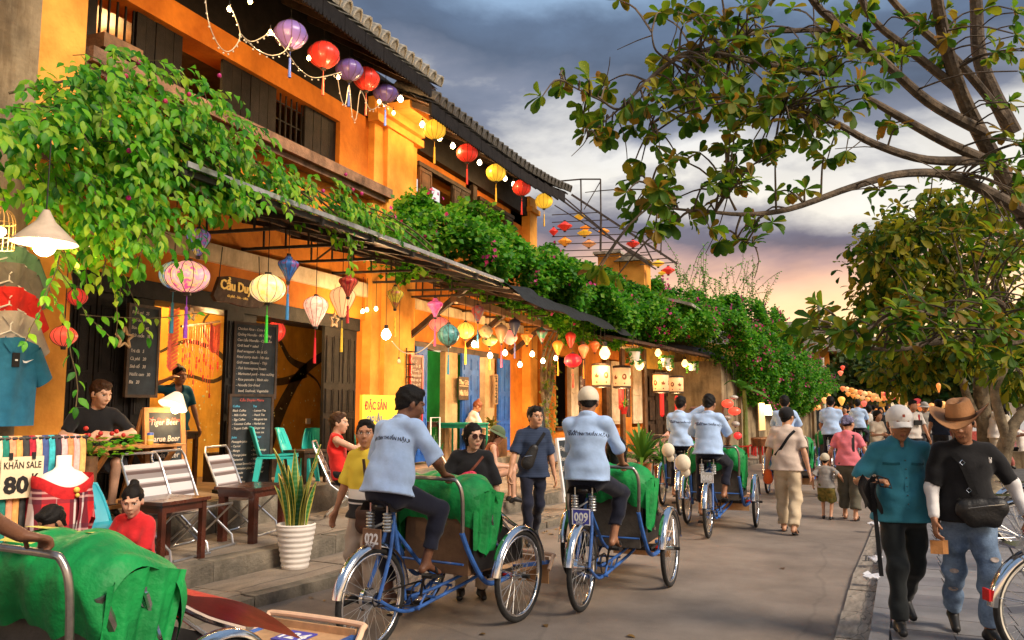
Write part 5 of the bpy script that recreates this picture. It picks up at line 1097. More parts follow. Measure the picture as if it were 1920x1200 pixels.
 if ex:a=MB();a.bx(-.09,.09,1.72+ex,1.90+ex,.307+ez,.314+ez);p2=a.build('number_plate',plateb,t);text(number,.15,whitep,p2,(0,1.755+ex,.316+ez),(0,0,0),'number','CENTER',.001,xs=.82,bold=.003)
 return t
def cy(px,py,rz):g=gz(px,py,0);return(g.x,g.y,0),rz
C022=cyclo('blue cyclo with brown plate 022 ridden by the bare-headed man','022',*cy(695,1222,math.radians(-9)),plate='brown',seatm=vinylb)
C009=cyclo('blue cyclo with blue plate 009 under the rider in a cream cap','009',*cy(1092,1146,math.radians(-1)),plate='blue')
C068=cyclo('cyclo with pale plate 068 in front of the rightmost blue-shirted rider','068',*cy(1329,1009,math.radians(0)),plate='pale')
C067=cyclo('cyclo with plate 067 half hidden left of the 068 cyclo','067',*cy(1276,966,math.radians(2)),plate='blue')
CL=cyclo('green and red cyclo entering close at the lower left','124',(-2.97,1.58,0),math.radians(-3),plate='blue',drape=.85,ex=.42,ez=.07)
CF1=cyclo('far cyclo of the blue-shirted rider beside the pink-shirted woman','041',(gz(1562,905).x,gz(1562,905).y,0),math.radians(-4))
CF2=cyclo('farthest cyclo ridden by a blue-shirted man in mid-street','057',(gz(1612,872).x,gz(1612,872).y,0),math.radians(-5),plate='pale')
CF3=cyclo('cyclo with green canopy half hidden by the man with the orange pouch','083',(gz(1475,940).x,gz(1475,940).y,0),math.radians(-3),plate='blue')
a=MB()
for(u,v,w_,h_)in((-.25,.72,.16,.06),(-.05,.66,.2,.05),(-.2,.85,.14,.06),(.1,.85,.12,.05)):
 a.grid(lambda p,q,u=u,v=v,w_=w_,h_=h_:(u+(p-.5)*w_,v+(q-.5)*h_,1.148-.8*(v-.80+(q-.5)*h_)**2),3,2)
a.build('canopy_patch',mat('yellow_patch',(.72,.62,.08),.5,.1),CL)
a=MB();a.grid(lambda u,v:((u-.5)*.58,1.22+.72*v,.86-.36*v+.06*math.sin(v*PI)-.05*abs(u-.5)),8,10);a.build('leg_rug',redv,CL,'all')
a=MB();a.tube([(.36,.70,.95),(.34,.82,.75),(.35,1.0,.45)],.022,8,True,4);a.build('side_tube',mat('worn_chrome',(.5,.5,.5),.3),CL,True)
def bicycle(label,loc,rz,fm,whitewall=True,lean=.06):
 t=thing('bicycle',label,'bicycle',loc,rz,'bicycles parked on the promenade');t.rotation_euler=(0,lean,rz)
 ww=mat('cream_sidewall',(.72,.66,.54),.7,.1,12)
 for y in(0,1.08):
  w_=wheel(t,(0,y,WR),.12 if y==0 else 0)
  mb=MB()
  for s in(-1,1):mb.torus((s*.012,0,0),WR-.032,.011,40,5,flat=.6)
  mb.build('sidewall',ww,w_,True)
 a=MB()
 a.tube([(0,0,WR),(0,.40,.30),(0,.34,.80)],.014,8);a.tube([(0,.40,.30),(0,.70,.45),(0,.92,.82)],.016,8,True,4);a.tube([(0,.37,.52),(0,.62,.62),(0,.93,.80)],.015,8,True,4)
 for s in(-1,1):a.tube([(s*.05,0,WR),(s*.015,.35,.70)],.009,6);a.tube([(s*.05,1.08,WR),(s*.04,.98,.68),(0,.93,.78)],.011,6)
 a.tube([(0,.93,.78),(0,.89,.98)],.014,8);a.build('frame',fm,t,True)
 a=MB();a.tube([(-.28,.70,1.02),(-.27,.84,1.04),(0,.92,.99),(.27,.84,1.04),(.28,.70,1.02)],.011,8,True,4);a.build('handlebar',chrome,t,True)
 a=MB();a.ball((0,.30,.86),.1,12,8,(1,1.3,.4));a.build('saddle',saddlem,t,True)
 a=MB();a.torus((.05,.40,.30),.09,.008,22,5);a.tube([(.07,.40,.30),(.09,.5,.19)],.01,6);a.tube([(-.06,.40,.30),(-.09,.30,.41)],.01,6);a.build('crank',chrome,t,True)
 a=MB()
 for s in(-1,1):a.tube([(s*.05,0,WR),(s*.06,-.2,.72)],.006,5)
 a.bx(-.07,.07,-.25,.25,.72,.735);a.build('rear_rack',chrome,t)
 a=MB();a.bx(-.03,.03,-(WR+.05),-(WR+.035),.40,.47);a.build('reflector',mat('red_reflector',(.6,.02,.02),.2),t)
 a=MB();a.tube([(.06,.1,WR-.05),(.16,.05,.1)],.009,6);a.build('kickstand',chrome,t)
 return t
maroon=mat('maroon_paint',(.22,.015,.02),.35,.15,coat=.2)
g=gz(1965,1248,.085);bicycle('white-walled bicycle nearest the corner at the lower right',(g.x,g.y,.085),math.radians(-62),mat('black_paint',(.02,.02,.022),.35,.1))
g=gz(1918,1076,.085);bicycle('maroon bicycle behind the cowboy-hatted man',(g.x,g.y,.085),math.radians(-70),maroon)
g=gz(1900,1035,.085);bicycle('second maroon bicycle parked furthest from the corner',(g.x+.15,g.y+.25,.085),math.radians(-75),maroon)
# furniture, boards, goods
def PT(t,mb,name,m,smooth=False):return mb.build(name,m,t,smooth)
chalk=mat('chalk',(.55,.48,.40),.9,.1,30);chalkb=mat('blue_chalk',(.10,.42,.62),.9,.1,30);chalkr=mat('red_chalk',(.62,.10,.07),.9,.1,30)
board=mat('chalkboard',(.030,.038,.045),.8,.3,4);oak=mat('orange_pine',(.50,.22,.07),.6,.25,5,.2,40);ink=mat('black_ink',(.012,.01,.01),.7,.05)
turq=mat('turquoise_plastic',(.03,.50,.45),.35,.08,4);teal_=mat('blue_plastic',(.02,.36,.46),.35,.08,4);mah=mat('mahogany',(.085,.022,.012),.28,.3,4,coat=.3)
def chalkboard(label,loc,rz,w_,h_,lines,m=board,fm=dkw,size=.05,lh=None,title=None,tilt=0,stand=None,cols=1,cat='menu board',lm=chalk,frame=.03):
 t=thing('menu_board',label,cat,loc,rz);t.rotation_euler=(-tilt,0,rz)
 mb=MB();mb.bx(-w_/2,w_/2,0,.02,0,h_);b=PT(t,mb,'board',m)
 for i,q in enumerate(((-w_/2-.003,-w_/2+frame,-.003,h_+.003),(w_/2-frame,w_/2+.003,-.003,h_+.003),(-w_/2+frame,w_/2-frame,-.003,frame),(-w_/2+frame,w_/2-frame,h_-frame,h_+.003))):
  mb=MB();mb.bx(q[0],q[1],-.012,.026,q[2],q[3]);PT(t,mb,'frame_strip',fm)
 lh=lh or size*1.35;y=h_-frame-size*1.5
 if title:text(title,size*1.2,chalkr,b,(0,-.002,y),(PI/2,0,0),'writing','CENTER',.0008,.2);y-=lh*1.35
 for ln in lines:
  if not isinstance(ln,(list,tuple)):ln=[ln]
  for c,s in enumerate(ln):
   cm=lm
   if s.startswith('#'):cm=chalkb;s=s[1:]
   if s:text(s,size,cm,b,(-w_/2+frame+.015+c*(w_-2*frame)/max(1,len(ln)),-.002,y),(PI/2,0,0),'writing','LEFT',.0008,.2,.92,.0006)
  y-=lh
  if y<frame+.01:break
 if stand=='easel':
  for s in(-1,1):mb=MB();mb.bar((s*w_/2,.01,.05),(s*w_/2,.01,-stand_h),.03);PT(t,mb,'leg',fm)
 return t
RZF=PI/2
def facing(px,py,x):g=gx(px,py,x);return g
g=gx(480,748,-6.95);dep=1500/((g-Vector((0,0,H_EYE))).dot(Fv))
chalkboard('tall hanging chalkboard of dishes above the drinks menu',(-6.98,g.y,g.z),RZF-.35,.62,.98,['Chicken Rice - Cơm Gà','Quảng Noodle - Mì Quảng','Cao Lầu Noodle - Cao Lầu','Grill beef + salad','Beef wrapped - Bò lá lốt','Fried curry duck - Vịt xào','Grill meat Skewer - Thịt','- Fish lemongrass Steam','- Marinated pork - Heo nướng','- Rice pancake - Bánh xèo','- Noodle Stir-Fried','   beef, Seafood, Vegetable'],size=.047,lh=.072)
g=gx(465,905,-6.75)
stand_h=.08
t=chalkboard('lower standing chalkboard of drinks in a black stand',(-6.78,gx(467,900,-6.78).y,.68),RZF-.35,.60,1.12,[('#Coffee','#Tea'),('Black Coffee','- Lemon Tea'),('- Milk Coffee','- Peach Tea'),('- Egg Coffee','- Margaret tea'),('- Coconut Coffee','- Herbal tea'),('- Yogurt Coffee','- Ginger tea'),('','- Green tea'),('#Juice','#Beverage'),('Pineapple juice','- Pepsi'),('- Carrot','- Coke'),('- Mango','- Fanta orange'),('- Orange juice','- Soda'),('- Tamarind','- Water'),('- Coconut Smoothy','- Larue Beer'),('- Watermelon juice','- Tiger Beer'),('- Lemonade','- Huda Beer'),('- Fruit juice',''),('- Passion juice','')],size=.038,lh=.054,title='Cầu Duyên Menu',stand='easel')
mb=MB();mb.box((-.32,.0,-.06),(.06,.5,.04));mb.box((.32,0,-.06),(.06,.5,.04));PT(t,mb,'stand_foot',blk)['kind']='stuff'
g=gx(264,745,-7.12);chalkboard('narrow chalkboard hung on the black door beside the doorway',(-7.12,g.y,g.z),RZF,.44,1.02,['Bánh mì   25','Phở bò   40','Bún chả   45','Gỏi cuốn   35','','Trà đá   5','Cà phê   20','Sinh tố   30','Nước cam   30','Bia   20'],size=.05,lh=.085)
ga=gx(318,990,-6.75)
t=chalkboard('pine-framed beer board with a clip lamp on its top',(-6.62,gx(315,880,-6.62).y,.62),RZF-.12,.50,1.02,['Tiger Beer','','Larue Beer','','Huda Beer','',' Ginger   Chill','',' Larue'],fm=oak,size=.088,lh=.088,title='',tilt=.10,frame=.05)
mb=MB();mb.bx(-.2,.2,-.014,-.004,.30,.34);PT(t,mb,'cross_rail',oak)
text('Cầu Duyên Menu',.06,chalkr,t.children[0],(0,-.002,.87),(PI/2,0,0),'writing','CENTER',.0008,.2)
for s in(-1,1):mb=MB();mb.bar((s*.24,.03,1.0),(s*.24,.42,.06),.03);PT(t,mb,'rear_leg',oak)
g=gx(328,752,-6.6);lt=thing('clip_lamp','cone-shaped clip lamp glowing on top of the beer board','lamp',g,RZF)
mb=MB();mb.T=Matrix.Rotation(.5,4,'Y');mb.lathe([(.03,.10),(.05,.09),(.155,-.06),(.15,-.06),(.045,.08)],20);PT(lt,mb,'lamp_shade',emitmat('lit_shade',(1,.70,.40),.5,base=(.8,.7,.55)),True)
mb=MB();mb.ball((0.01,0,-.09),.045,10,8);PT(lt,mb,'glass',emitmat('hot_bulb2',(1,.8,.5),12),True);mb=MB();mb.tube([(0,0,.1),(.1,.04,.03),(.12,.05,-.14)],.008,6);PT(lt,mb,'lamp_arm',steel);lamp((.0,-.02,-.16),2.2,parent=lt)
g=gx(452,548,-6.7);t=thing('name_board','carved dark wooden board reading Cầu Duyên hung by chains','sign',g,RZF)
pts=[(-.46,-.10),(-.40,-.16),(-.2,-.15),(.1,-.17),(.36,-.15),(.46,-.08),(.44,.06),(.36,.16),(.1,.17),(-.2,.17),(-.36,.14),(-.40,.04)]
mb=MB();mb.prism(pts,.05,(0,0.05,0),((1,0,0),(0,0,1),(0,-1,0)));PT(t,mb,'plank',mat('burnt_wood',(.10,.045,.018),.6,.4,4,.4,20))
gold=mat('gold_letter',(.85,.50,.12),.4,.1,emit=(.8,.42,.08),es=.15);text('Cầu Duyên',.165,gold,t,(-.02,-.006,.0),(PI/2,0,0),'writing','CENTER',.006,xs=.88,bold=.003);text('cà phê - bia - cơm',.05,gold,t,(-.06,-.006,-.085),(PI/2,0,0),'writing','CENTER',.002)
for s in(-.36,.36):mb=MB();mb.tube([(s,.02,.12),(s*.9,.02,.50)],.006,5);PT(t,mb,'chain',steel)
g0,g1=gx(680,740,-6.55),gx(770,740,-6.55);t=thing('street_sign','yellow upright sign listing local dishes before the pillar','sign',(-6.55,(g0.y+g1.y)/2,.6),RZF)
W_=abs(g1.y-g0.y);Hs=g0.z-.6;mb=MB();mb.bx(-W_/2,W_/2,0,.05,0,Hs);PT(t,mb,'panel',mat('yellow_sign',(.95,.66,.05),.5,.06));mb=MB();mb.bx(W_/2-.12,W_/2-.113,-.002,0,0,Hs);PT(t,mb,'fold',mat('sign_fold',(.6,.42,.04),.6))
rdl=mat('red_letter',(.80,.03,.05),.5,.05);blul=mat('blue_letter',(.05,.12,.35),.5,.05);cyl_=mat('cyan_letter',(.05,.40,.45),.5,.05)
for s,y_,sz,m_ in(('ĐẶC SẢN',.22,.17,rdl),('- CAO LẦU',.40,.115,blul),('- MỲ QUẢNG',.545,.115,rdl),('- BÁNH XÈO',.69,.115,cyl_),('- CƠM GÀ',.835,.115,blul),('- BÚN BÒ',.98,.115,rdl)):
 text(s,sz,m_,t,(-W_/2+.06,-.003,Hs-y_),(PI/2,0,0),'writing','LEFT',.001,xs=.86,bold=.004)
for k,c in enumerate('ĐẶC SẢN'):
 if c!=' ':text(c,.08,rdl,t,(W_/2-.06,-.003,Hs-.35-.11*k),(PI/2,0,0),'writing','CENTER',.001)
g0,g1=gx(771,668,-6.95),gx(790,795,-6.95);dy=.42
chalkboard('narrow red-framed menu board before the green doorway',(-6.95,gx(780,790,-6.95).y,gx(780,793,-6.95).z),RZF-.0,.45,1.2,['MENU']+['Cao lầu  35','Mì Quảng  35','Hoành thánh','Bánh vạc  40','Cơm gà  45','Bánh mì  25','Nước mía  15','Trà chanh  15','Bia hơi  10','Chè bắp  15','Sinh tố  30','Cà phê  20'],fm=redp,m=mat('dark_red_board',(.10,.03,.02),.6,.3,8),size=.072,lh=.082,frame=.03)
mb=MB()
t=thing('wall_rack','small iron rack fixed to the corner pillar beside the red menu','rack',gx(762,695,-6.98));
for k in range(4):mb.tube([(0,0,-.33+.22*k),(.12,0,-.33+.22*k),(.12,.06,-.33+.22*k)],.012,5)
mb.tube([(.0,0,-.4),(.0,0,.4)],.012,5);PT(t,mb,'rack_bar',steel)
g=gx(871,730,-7.0);t=thing('door_sign','black and white sign on the first blue door leaf','sign',(-7.015,g.y,g.z),RZF);mb=MB();mb.bx(-.23,.23,0,.02,-.21,.25);PT(t,mb,'panel',dkw)
text('The Gift',.13,cream,t,(0,-.003,.10),(PI/2,0,0),'writing','CENTER',.001,bold=.003);mb=MB();mb.bx(-.2,.2,-.003,0,.06,.075);PT(t,mb,'line',cream);text('Nhà Nhỏ',.15,cream,t,(0,-.003,-.12),(PI/2,0,0),'writing','CENTER',.001,xs=.7,bold=.005)
g=gx(932,730,-7.0);t=thing('door_sign','upright wooden sign on the second blue door leaf','sign',(-7.02,g.y,g.z),RZF);mb=MB();mb.bx(-.10,.10,0,.02,-.33,.33);PT(t,mb,'panel',mat('pale_wood',(.34,.22,.12),.7,.2,8));text('BÁNH MÌ',.15,ink,t,(.055,-.003,-.30),(PI/2,-PI/2,0),'writing','LEFT',.001,bold=.004)
def star(label,px,py,x,r):
 t=thing('star_ornament',label,'star',gx(px,py,x),RZF);P5=[(r*(1 if k%2==0 else .42)*math.sin(PI*k/5),r*(1 if k%2==0 else .42)*math.cos(PI*k/5))for k in range(10)]
 mb=MB();
 for k in range(10):a_,b_=P5[k],P5[(k+1)%10];mb.bar((a_[0],0,a_[1]),(b_[0],0,b_[1]),.018,.018)
 PT(t,mb,'star_frame',mat('gilt_wood',(.62,.40,.20),.5,.1));mb=MB();mb.tube([(0,0,r),(0,0,r+.4)],.003,4);PT(t,mb,'thread',cordm)
star('open wooden star hanging before the black door at the left',234,634,-6.7,.115);star('open wooden star hanging beside the orange paper lantern',627,601,-6.5,.11);star('small open star behind the violet tassel',359,590,-6.4,.07)
strm=mat('coral_streamer',(.85,.13,.07),.7,.15,20,emit=(.85,.1,.05),es=.03)
for px,py0,py1,wd,lb in((325,575,690,22,'long zigzag coral paper streamer in the middle of the doorway'),(402,605,655,24,'shorter zigzag coral streamer at the right side of the doorway')):
 t_=gx(px,py0,-7.25);b_=gx(px,py1,-7.25);t=thing('paper_streamer',lb,'streamer',t_,RZF);n=16;w_=wd/150/2*1.05
 for k in range(n):
  z0=(b_.z-t_.z)*k/n;z1=(b_.z-t_.z)*(k+1)/n;mb=MB()
  for s in(-1,1):mb.add([(0,0,z0-.05),(s*w_,-.02,z0),(s*w_*1.12,-.02,(z0+z1)/2-.002),(0,0.01,z1-.05)],[(0,1,2,3)])
  PT(t,mb,'chevron',strm)
mb=MB();t=thing('hanging_strings','red strings with charms hanging against the mural wall','hanging ornament',gx(385,610,-8.3))
P0=Vector(t.location)
for k in range(16):
 px=345+4.4*k;g=gx(px,608+rnd.uniform(0,8),-8.3)-P0;ln=rnd.uniform(.45,1.1);mb=MB();mb.tube([g,g+Vector((0,0,-ln))],.0035,4)
 for q in range(3):z_=-ln*rnd.uniform(.3,1);mb.box((g.x,g.y,g.z+z_),(.010,.022,rnd.uniform(.03,.07)))
 PT(t,mb,'string',strm if k%3 else redp)
mb=MB();mb.bar(gx(340,612,-8.3)-P0,gx(412,603,-8.3)-P0,.03);PT(t,mb,'rod',dkw)
t=thing('hanging_textiles','dark red cloths hanging in the shop behind the vine','cloth',(-7.9,4.9,2.4));
for k in range(12):
 y=4.62+.085*k;mb=MB();z1=rnd.uniform(1.0,1.3);mb.grid(lambda u,v,y=y,z1=z1:(-7.45-.1*(k%3)+.02*math.sin(u*9)+7.9,y+.08*u-4.9,2.45-(2.45-z1)*v-2.4),4,3);PT(t,mb,'cloth_strip',mat('dark_red_cloth%d'%(k%4),((.30,.02,.02),(.16,.012,.015),(.42,.05,.03),(.10,.03,.02))[k%4],.85,.2,20))
def polo(label,px,py,x,col,w_,h_,logo=False,parent=None):
 t=thing('polo_shirt',label,'shirt',gx(px,py,x),RZF,'polo shirts hanging at the left pier')
 m=mat('polo_%02d%02d%02d'%tuple(int(c*99)for c in col),col,.8,.12,8,.2,30)
 def body(u,v,f):
  e=.5*w_*(1+.06*v);x_=(u*2-1)*e;return(x_,f*(.05+.03*math.cos(u*PI*2-PI)+.012*math.sin(u*14+v*3)),-h_*v+(.03 if v==0 else 0)-.05*abs(u*2-1)**2*(1-v))
 for f in(-1,1):pass
 mb=MB();mb.grid(lambda u,v:body(u,v,-1),16,10);mb.grid(lambda u,v:body(1-u,v,1),16,10);o=PT(t,mb,'body',m,'all')
 for s in(-1,1):
  mb=MB()
  def sl_(u,v,s=s):a=2*PI*v;q=Vector((s*(.5*w_-.03),0,-.08)).lerp(Vector((s*(.5*w_+.10),0,-.34)),u);return(q.x+.075*math.cos(a)*.9,q.y+.045*math.sin(a),q.z+.05*math.cos(a)*s)
  mb.grid(sl_,6,12);PT(t,mb,'sleeve',m,'all')
  mb=MB();mb.add([(0,-.085,-.07),(s*.09,-.07,.035),(s*.10,-.065,-.02),(s*.05,-.09,-.10)],[(0,1,2,3)]);mb.add([(s*.09,-.07,.035),(0,.04,.045),(0,.04,.0),(s*.10,-.065,-.02)],[(0,1,2,3)]);PT(t,mb,'collar',m)
 mb=MB();mb.bx(-.02,.02,-.088,-.082,-.22,-.06);PT(t,mb,'placket',m);mb=MB();mb.tube([(-.16,0,.02),(0,0,.09),(.16,0,.02)],.008,5);mb.tube([(0,0,.09),(0,0,.15),(.02,0,.17)],.006,5);PT(t,mb,'hanger',mat('white_plastic',(.75,.73,.68),.4))
 if logo:
  mb=MB();sw=[(0,0),(.012,-.022),(.035,-.024),(.10,.012),(.04,-.006),(.018,-.006)];mb.prism(sw,.003,(.06,-.092,-.16),((1,0,0),(0,0,1),(0,-1,0)));PT(t,mb,'logo',whitep)
  mb=MB();mb.bx(-.035,.03,-.10,-.092,-.22,-.10);PT(t,mb,'price_tag',ink);mb=MB();mb.bx(-.012,.012,-.102,-.1,-.17,-.155);PT(t,mb,'tag_mark',whitep)
 return t
polo('green polo shirt topmost behind the others at the pier',22,470,-6.85,(.12,.26,.15),.46,.70);polo('grey polo shirt second from the top at the pier',18,500,-6.8,(.16,.15,.13),.48,.70)
polo('red polo shirt third from the top at the pier',16,545,-6.72,(.62,.02,.015),.48,.72);polo('pale grey polo shirt just above the blue one',16,590,-6.64,(.45,.40,.36),.48,.70);polo('teal blue polo shirt lowest and nearest at the pier',18,640,-6.55,(.015,.15,.27),.50,.72,True)
g=gz(55,1040,.262);g=Vector((-5.62,gx(68,900,-5.62).y,.262));t=thing('scarf_rack','rack of striped scarves with a price card at the left','scarf rack',g,RZF-.35)
mb=MB()
for s in(-1,1):mb.tube([(s*.33,0,0),(s*.33,0,1.16)],.014,6)
mb.tube([(-.35,0,1.15),(.35,0,1.15)],.014,6);PT(t,mb,'rail_frame',steel)
sc=[(.75,.04,.06),(.85,.72,.5),(.02,.24,.18),(.85,.36,.2),(.9,.4,.12),(.05,.05,.05),(.45,.02,.04),(.75,.55,.35),(.06,.10,.28),(.05,.48,.55),(.04,.03,.05),(.9,.45,.45),(.85,.30,.12),(.85,.45,.42),(.9,.42,.14)]
for k,c in enumerate(sc):
 x0=-.33+.66*k/len(sc);mb=MB();w_=.66/len(sc)*.95;L_=rnd.uniform(.85,1.0);mb.grid(lambda u,v:(x0+w_*u,-.03*math.sin(min(v*8,1)*PI/2)-.01*math.sin(u*6+v*9),1.17-L_*v),3,10);mb.grid(lambda u,v:(x0+w_*u,.03,1.17-L_*.8*v),2,4);PT(t,mb,'scarf',mat('scarf%d'%k,c,.85,.2,20),'all')
card=mat('cream_card',(.80,.64,.42),.7,.04);mb=MB();mb.bx(-.26,.02,-.075,-.070,.72,1.02);cd_=PT(t,mb,'price_card',card)
text('KHĂN SALE',.068,ink,cd_,(-.12,-.077,.935),(PI/2,0,0),'writing','CENTER',.001,xs=.70,bold=.001);text('80',.165,ink,cd_,(-.155,-.077,.76),(PI/2,0,0),'writing','CENTER',.001,xs=.98,bold=.007);text('K',.09,ink,cd_,(-.035,-.077,.83),(PI/2,0,0),'writing','CENTER',.001,xs=.8,bold=.003)
for x_ in(-.2,-.05):mb=MB();mb.bx(x_-.012,x_+.012,-.085,-.068,1.0,1.05);PT(cd_,mb,'clip',ink)
g=Vector((-5.45,gx(118,900,-5.45).y,.262));t=thing('mannequin','white bust mannequin wrapped in a red tartan shawl','mannequin',g,RZF-.3)
def stripemat(name,base,bands,rough=.8):
 """bands: (axis, period, [(start, end, colour)]) in object space"""
 if name in MATS:return MATS[name]
 m=bpy.data.materials.new(name);m.use_nodes=True;n,l,b=nodes(m);b.inputs['Roughness'].default_value=rough
 tcn=n.new('ShaderNodeTexCoord');sp=n.new('ShaderNodeSeparateXYZ');l.new(tcn.outputs['Object'],sp.inputs[0])
 cur=n.new('ShaderNodeRGB');cur.outputs[0].default_value=(*base,1);cur=cur.outputs[0]
 for ax,per,sts in bands:
  f=n.new('ShaderNodeMath');f.operation='MULTIPLY';l.new(sp.outputs[ax],f.inputs[0]);f.inputs[1].default_value=1/per
  fr=n.new('ShaderNodeMath');fr.operation='FRACT';l.new(f.outputs[0],fr.inputs[0])
  for a,b_,c,al in sts:
   g1=n.new('ShaderNodeMath');g1.operation='GREATER_THAN';l.new(fr.outputs[0],g1.inputs[0]);g1.inputs[1].default_value=a
   g2=n.new('ShaderNodeMath');g2.operation='LESS_THAN';l.new(fr.outputs[0],g2.inputs[0]);g2.inputs[1].default_value=b_
   mm=n.new('ShaderNodeMath');mm.operation='MULTIPLY';l.new(g1.outputs[0],mm.inputs[0]);l.new(g2.outputs[0],mm.inputs[1])
   m2=n.new('ShaderNodeMath');m2.operation='MULTIPLY';l.new(mm.outputs[0],m2.inputs[0]);m2.inputs[1].default_value=al
   x=n.new('ShaderNodeMix');x.data_type='RGBA';l.new(m2.outputs[0],x.inputs[0]);l.new(cur,x.inputs[6]);x.inputs[7].default_value=(*c,1);cur=x.outputs[2]
 l.new(cur,b.inputs['Base Color']);MATS[name]=m;return m
tartan=stripemat('red_tartan',(.56,.012,.015),[(0,.30,[(.0,.42,(.035,.008,.02),.75),(.10,.155,(.85,.75,.7),.8),(.24,.295,(.85,.75,.7),.8),(.7,.72,(.9,.6,.55),.6)]),(2,.28,[(.42,.86,(.06,.01,.03),.5),(.54,.60,(.85,.5,.45),.5),(.68,.74,(.85,.5,.45),.5)])])
plainr=mat('red_wool',(.60,.015,.018),.85,.15,20)
mb=MB();mb.lathe([(.001,1.02),(.055,1.02),(.056,.94),(.075,.915),(.13,.89),(.185,.84),(.19,.75),(.165,.62),(.15,.52),(.17,.45),(.15,.42),(.001,.42)],28,sy=.62);mb.m=0;PT(t,mb,'torso',mat('white_mannequin',(.80,.76,.72),.35,.04),'all')
mb=MB();mb.tube([(0,0,0),(0,0,.43)],.018,8);mb.cyl((0,0,.012),.16,.024,20);PT(t,mb,'stand',steel,True)
mb=MB()
def shawl(u,v):
 a=2*PI*u-PI/2;dip=.09*max(0,math.cos(a+PI/2))**3;z=.87-dip-v*(.36+.14*max(0,math.sin(3*a))+.06*math.sin(a*2));r=.205+.03*v+.014*math.sin(a*7+v*2)*v;return(r*math.cos(a),r*.68*math.sin(a),z)
mb.grid(shawl,48,10);PT(t,mb,'shawl',tartan,'all')
mb=MB();mb.grid(lambda u,v:tuple(Vector(shawl(u,v*.18))*1.03+Vector((0,0,.004)))if False else(shawl(u,0)[0]*(1.03+.03*math.sin(v*PI)),shawl(u,0)[1]*(1.03+.03*math.sin(v*PI)),shawl(u,0)[2]-.09*v+.01),40,5);PT(t,mb,'shawl_border',plainr,'all')
mb=MB();mb.grid(lambda u,v:(.05+.10*u-.02*v+.012*math.sin(v*9),-.16-.02*math.sin(u*7+v*3),.75-.62*v*(1-.18*u)),8,12);PT(t,mb,'shawl_tail',tartan,'all')
mb=MB();mb.ball((.04,-.155,.77),.022,8,6);mb.ball((.045,-.16,.73),.016,8,6);PT(t,mb,'flower_pin',mat('yellow_pin',(.8,.55,.1),.5,.1))
def plastic_chair(label,loc,rz,m,s=1.0,back=.62,group='turquoise plastic chairs'):
 t=thing('plastic_chair',label,'chair',loc,rz,group);t.scale=(s,s,s)
 mb=MB();mb.grid(lambda u,v:((u-.5)*(.34-.02*v),-.16+.34*v,.36-.012*math.sin(u*PI)-.01*math.sin(v*PI)),6,6);mb.bx(-.17,.17,-.16,.18,.325,.345);PT(t,mb,'seat',m,True)
 mb=MB()
 def bk(u,v,o=0):w_=.34-.12*v**1.5;return((u-.5)*w_,-.17-.09*v-.05*math.cos((u-.5)*PI)+o+.05,.35+v*(back-.35)-.03*abs(u-.5)**2*(v>.8))
 mb.grid(bk,8,8);mb.grid(lambda u,v:bk(1-u,v,-.018),8,8);
 mb.tube([bk(0,k/6,-.009)for k in range(7)]+[bk(k/6,1,-.009)for k in range(1,7)]+[bk(1,1-k/6,-.009)for k in range(1,7)],.012,6);o=PT(t,mb,'backrest',m,'all')
 mb=MB()
 for k in range(5):
  u=.22+.14*k;mb.tube([Vector(bk(u,.35+.5*q/3,.004))for q in range(4)],.005,4)
 q=mb.build('rib',m,o);q['kind']='stuff'
 for sx in(-1,1):
  for sy in(-1,1):
   mb=MB();a=Vector((sx*.135,-.0+sy*.14,.335));b=Vector((sx*.18,sy*.19,0));mb.add([a+Vector((dx*.03,dy*.03,0))for dx,dy in((-1,-1),(1,-1),(1,1),(-1,1))]+[b+Vector((dx*.02,dy*.02,0))for dx,dy in((-1,-1),(1,-1),(1,1),(-1,1))],[(0,1,2,3),(7,6,5,4),(0,4,5,1),(1,5,6,2),(2,6,7,3),(3,7,4,0)]);PT(t,mb,'leg',m)
 return t
g=gz(518,922,.6);plastic_chair('turquoise chair nearest the street, leftmost of its row',(g.x,g.y,.6),math.radians(-60),turq,1.28)
g=gz(563,905,.6);plastic_chair('turquoise chair second from left behind the small table',(g.x-.05,g.y,.6),math.radians(-70),turq,1.2)
g=gz(597,895,.6);plastic_chair('turquoise chair third in the row facing the street',(g.x-.1,g.y+.1,.6),math.radians(-130),turq,1.15)
g=gz(640,888,.6);plastic_chair('turquoise chair behind the man in the red vest',(g.x,g.y,.6),math.radians(-150),turq,1.2)
g=gx(188,990,-5.62);plastic_chair('blue plastic chair with ribbed back beside the seated girl',(-5.62,g.y,.262),math.radians(-95),teal_,1.2)
g=gz(366,835,.6);plastic_chair('green plastic chair inside beneath the woman in the blue dress',(-8.1,7.75,.6),math.radians(100),mat('green_plastic',(.01,.33,.16),.35,.08),1.1)
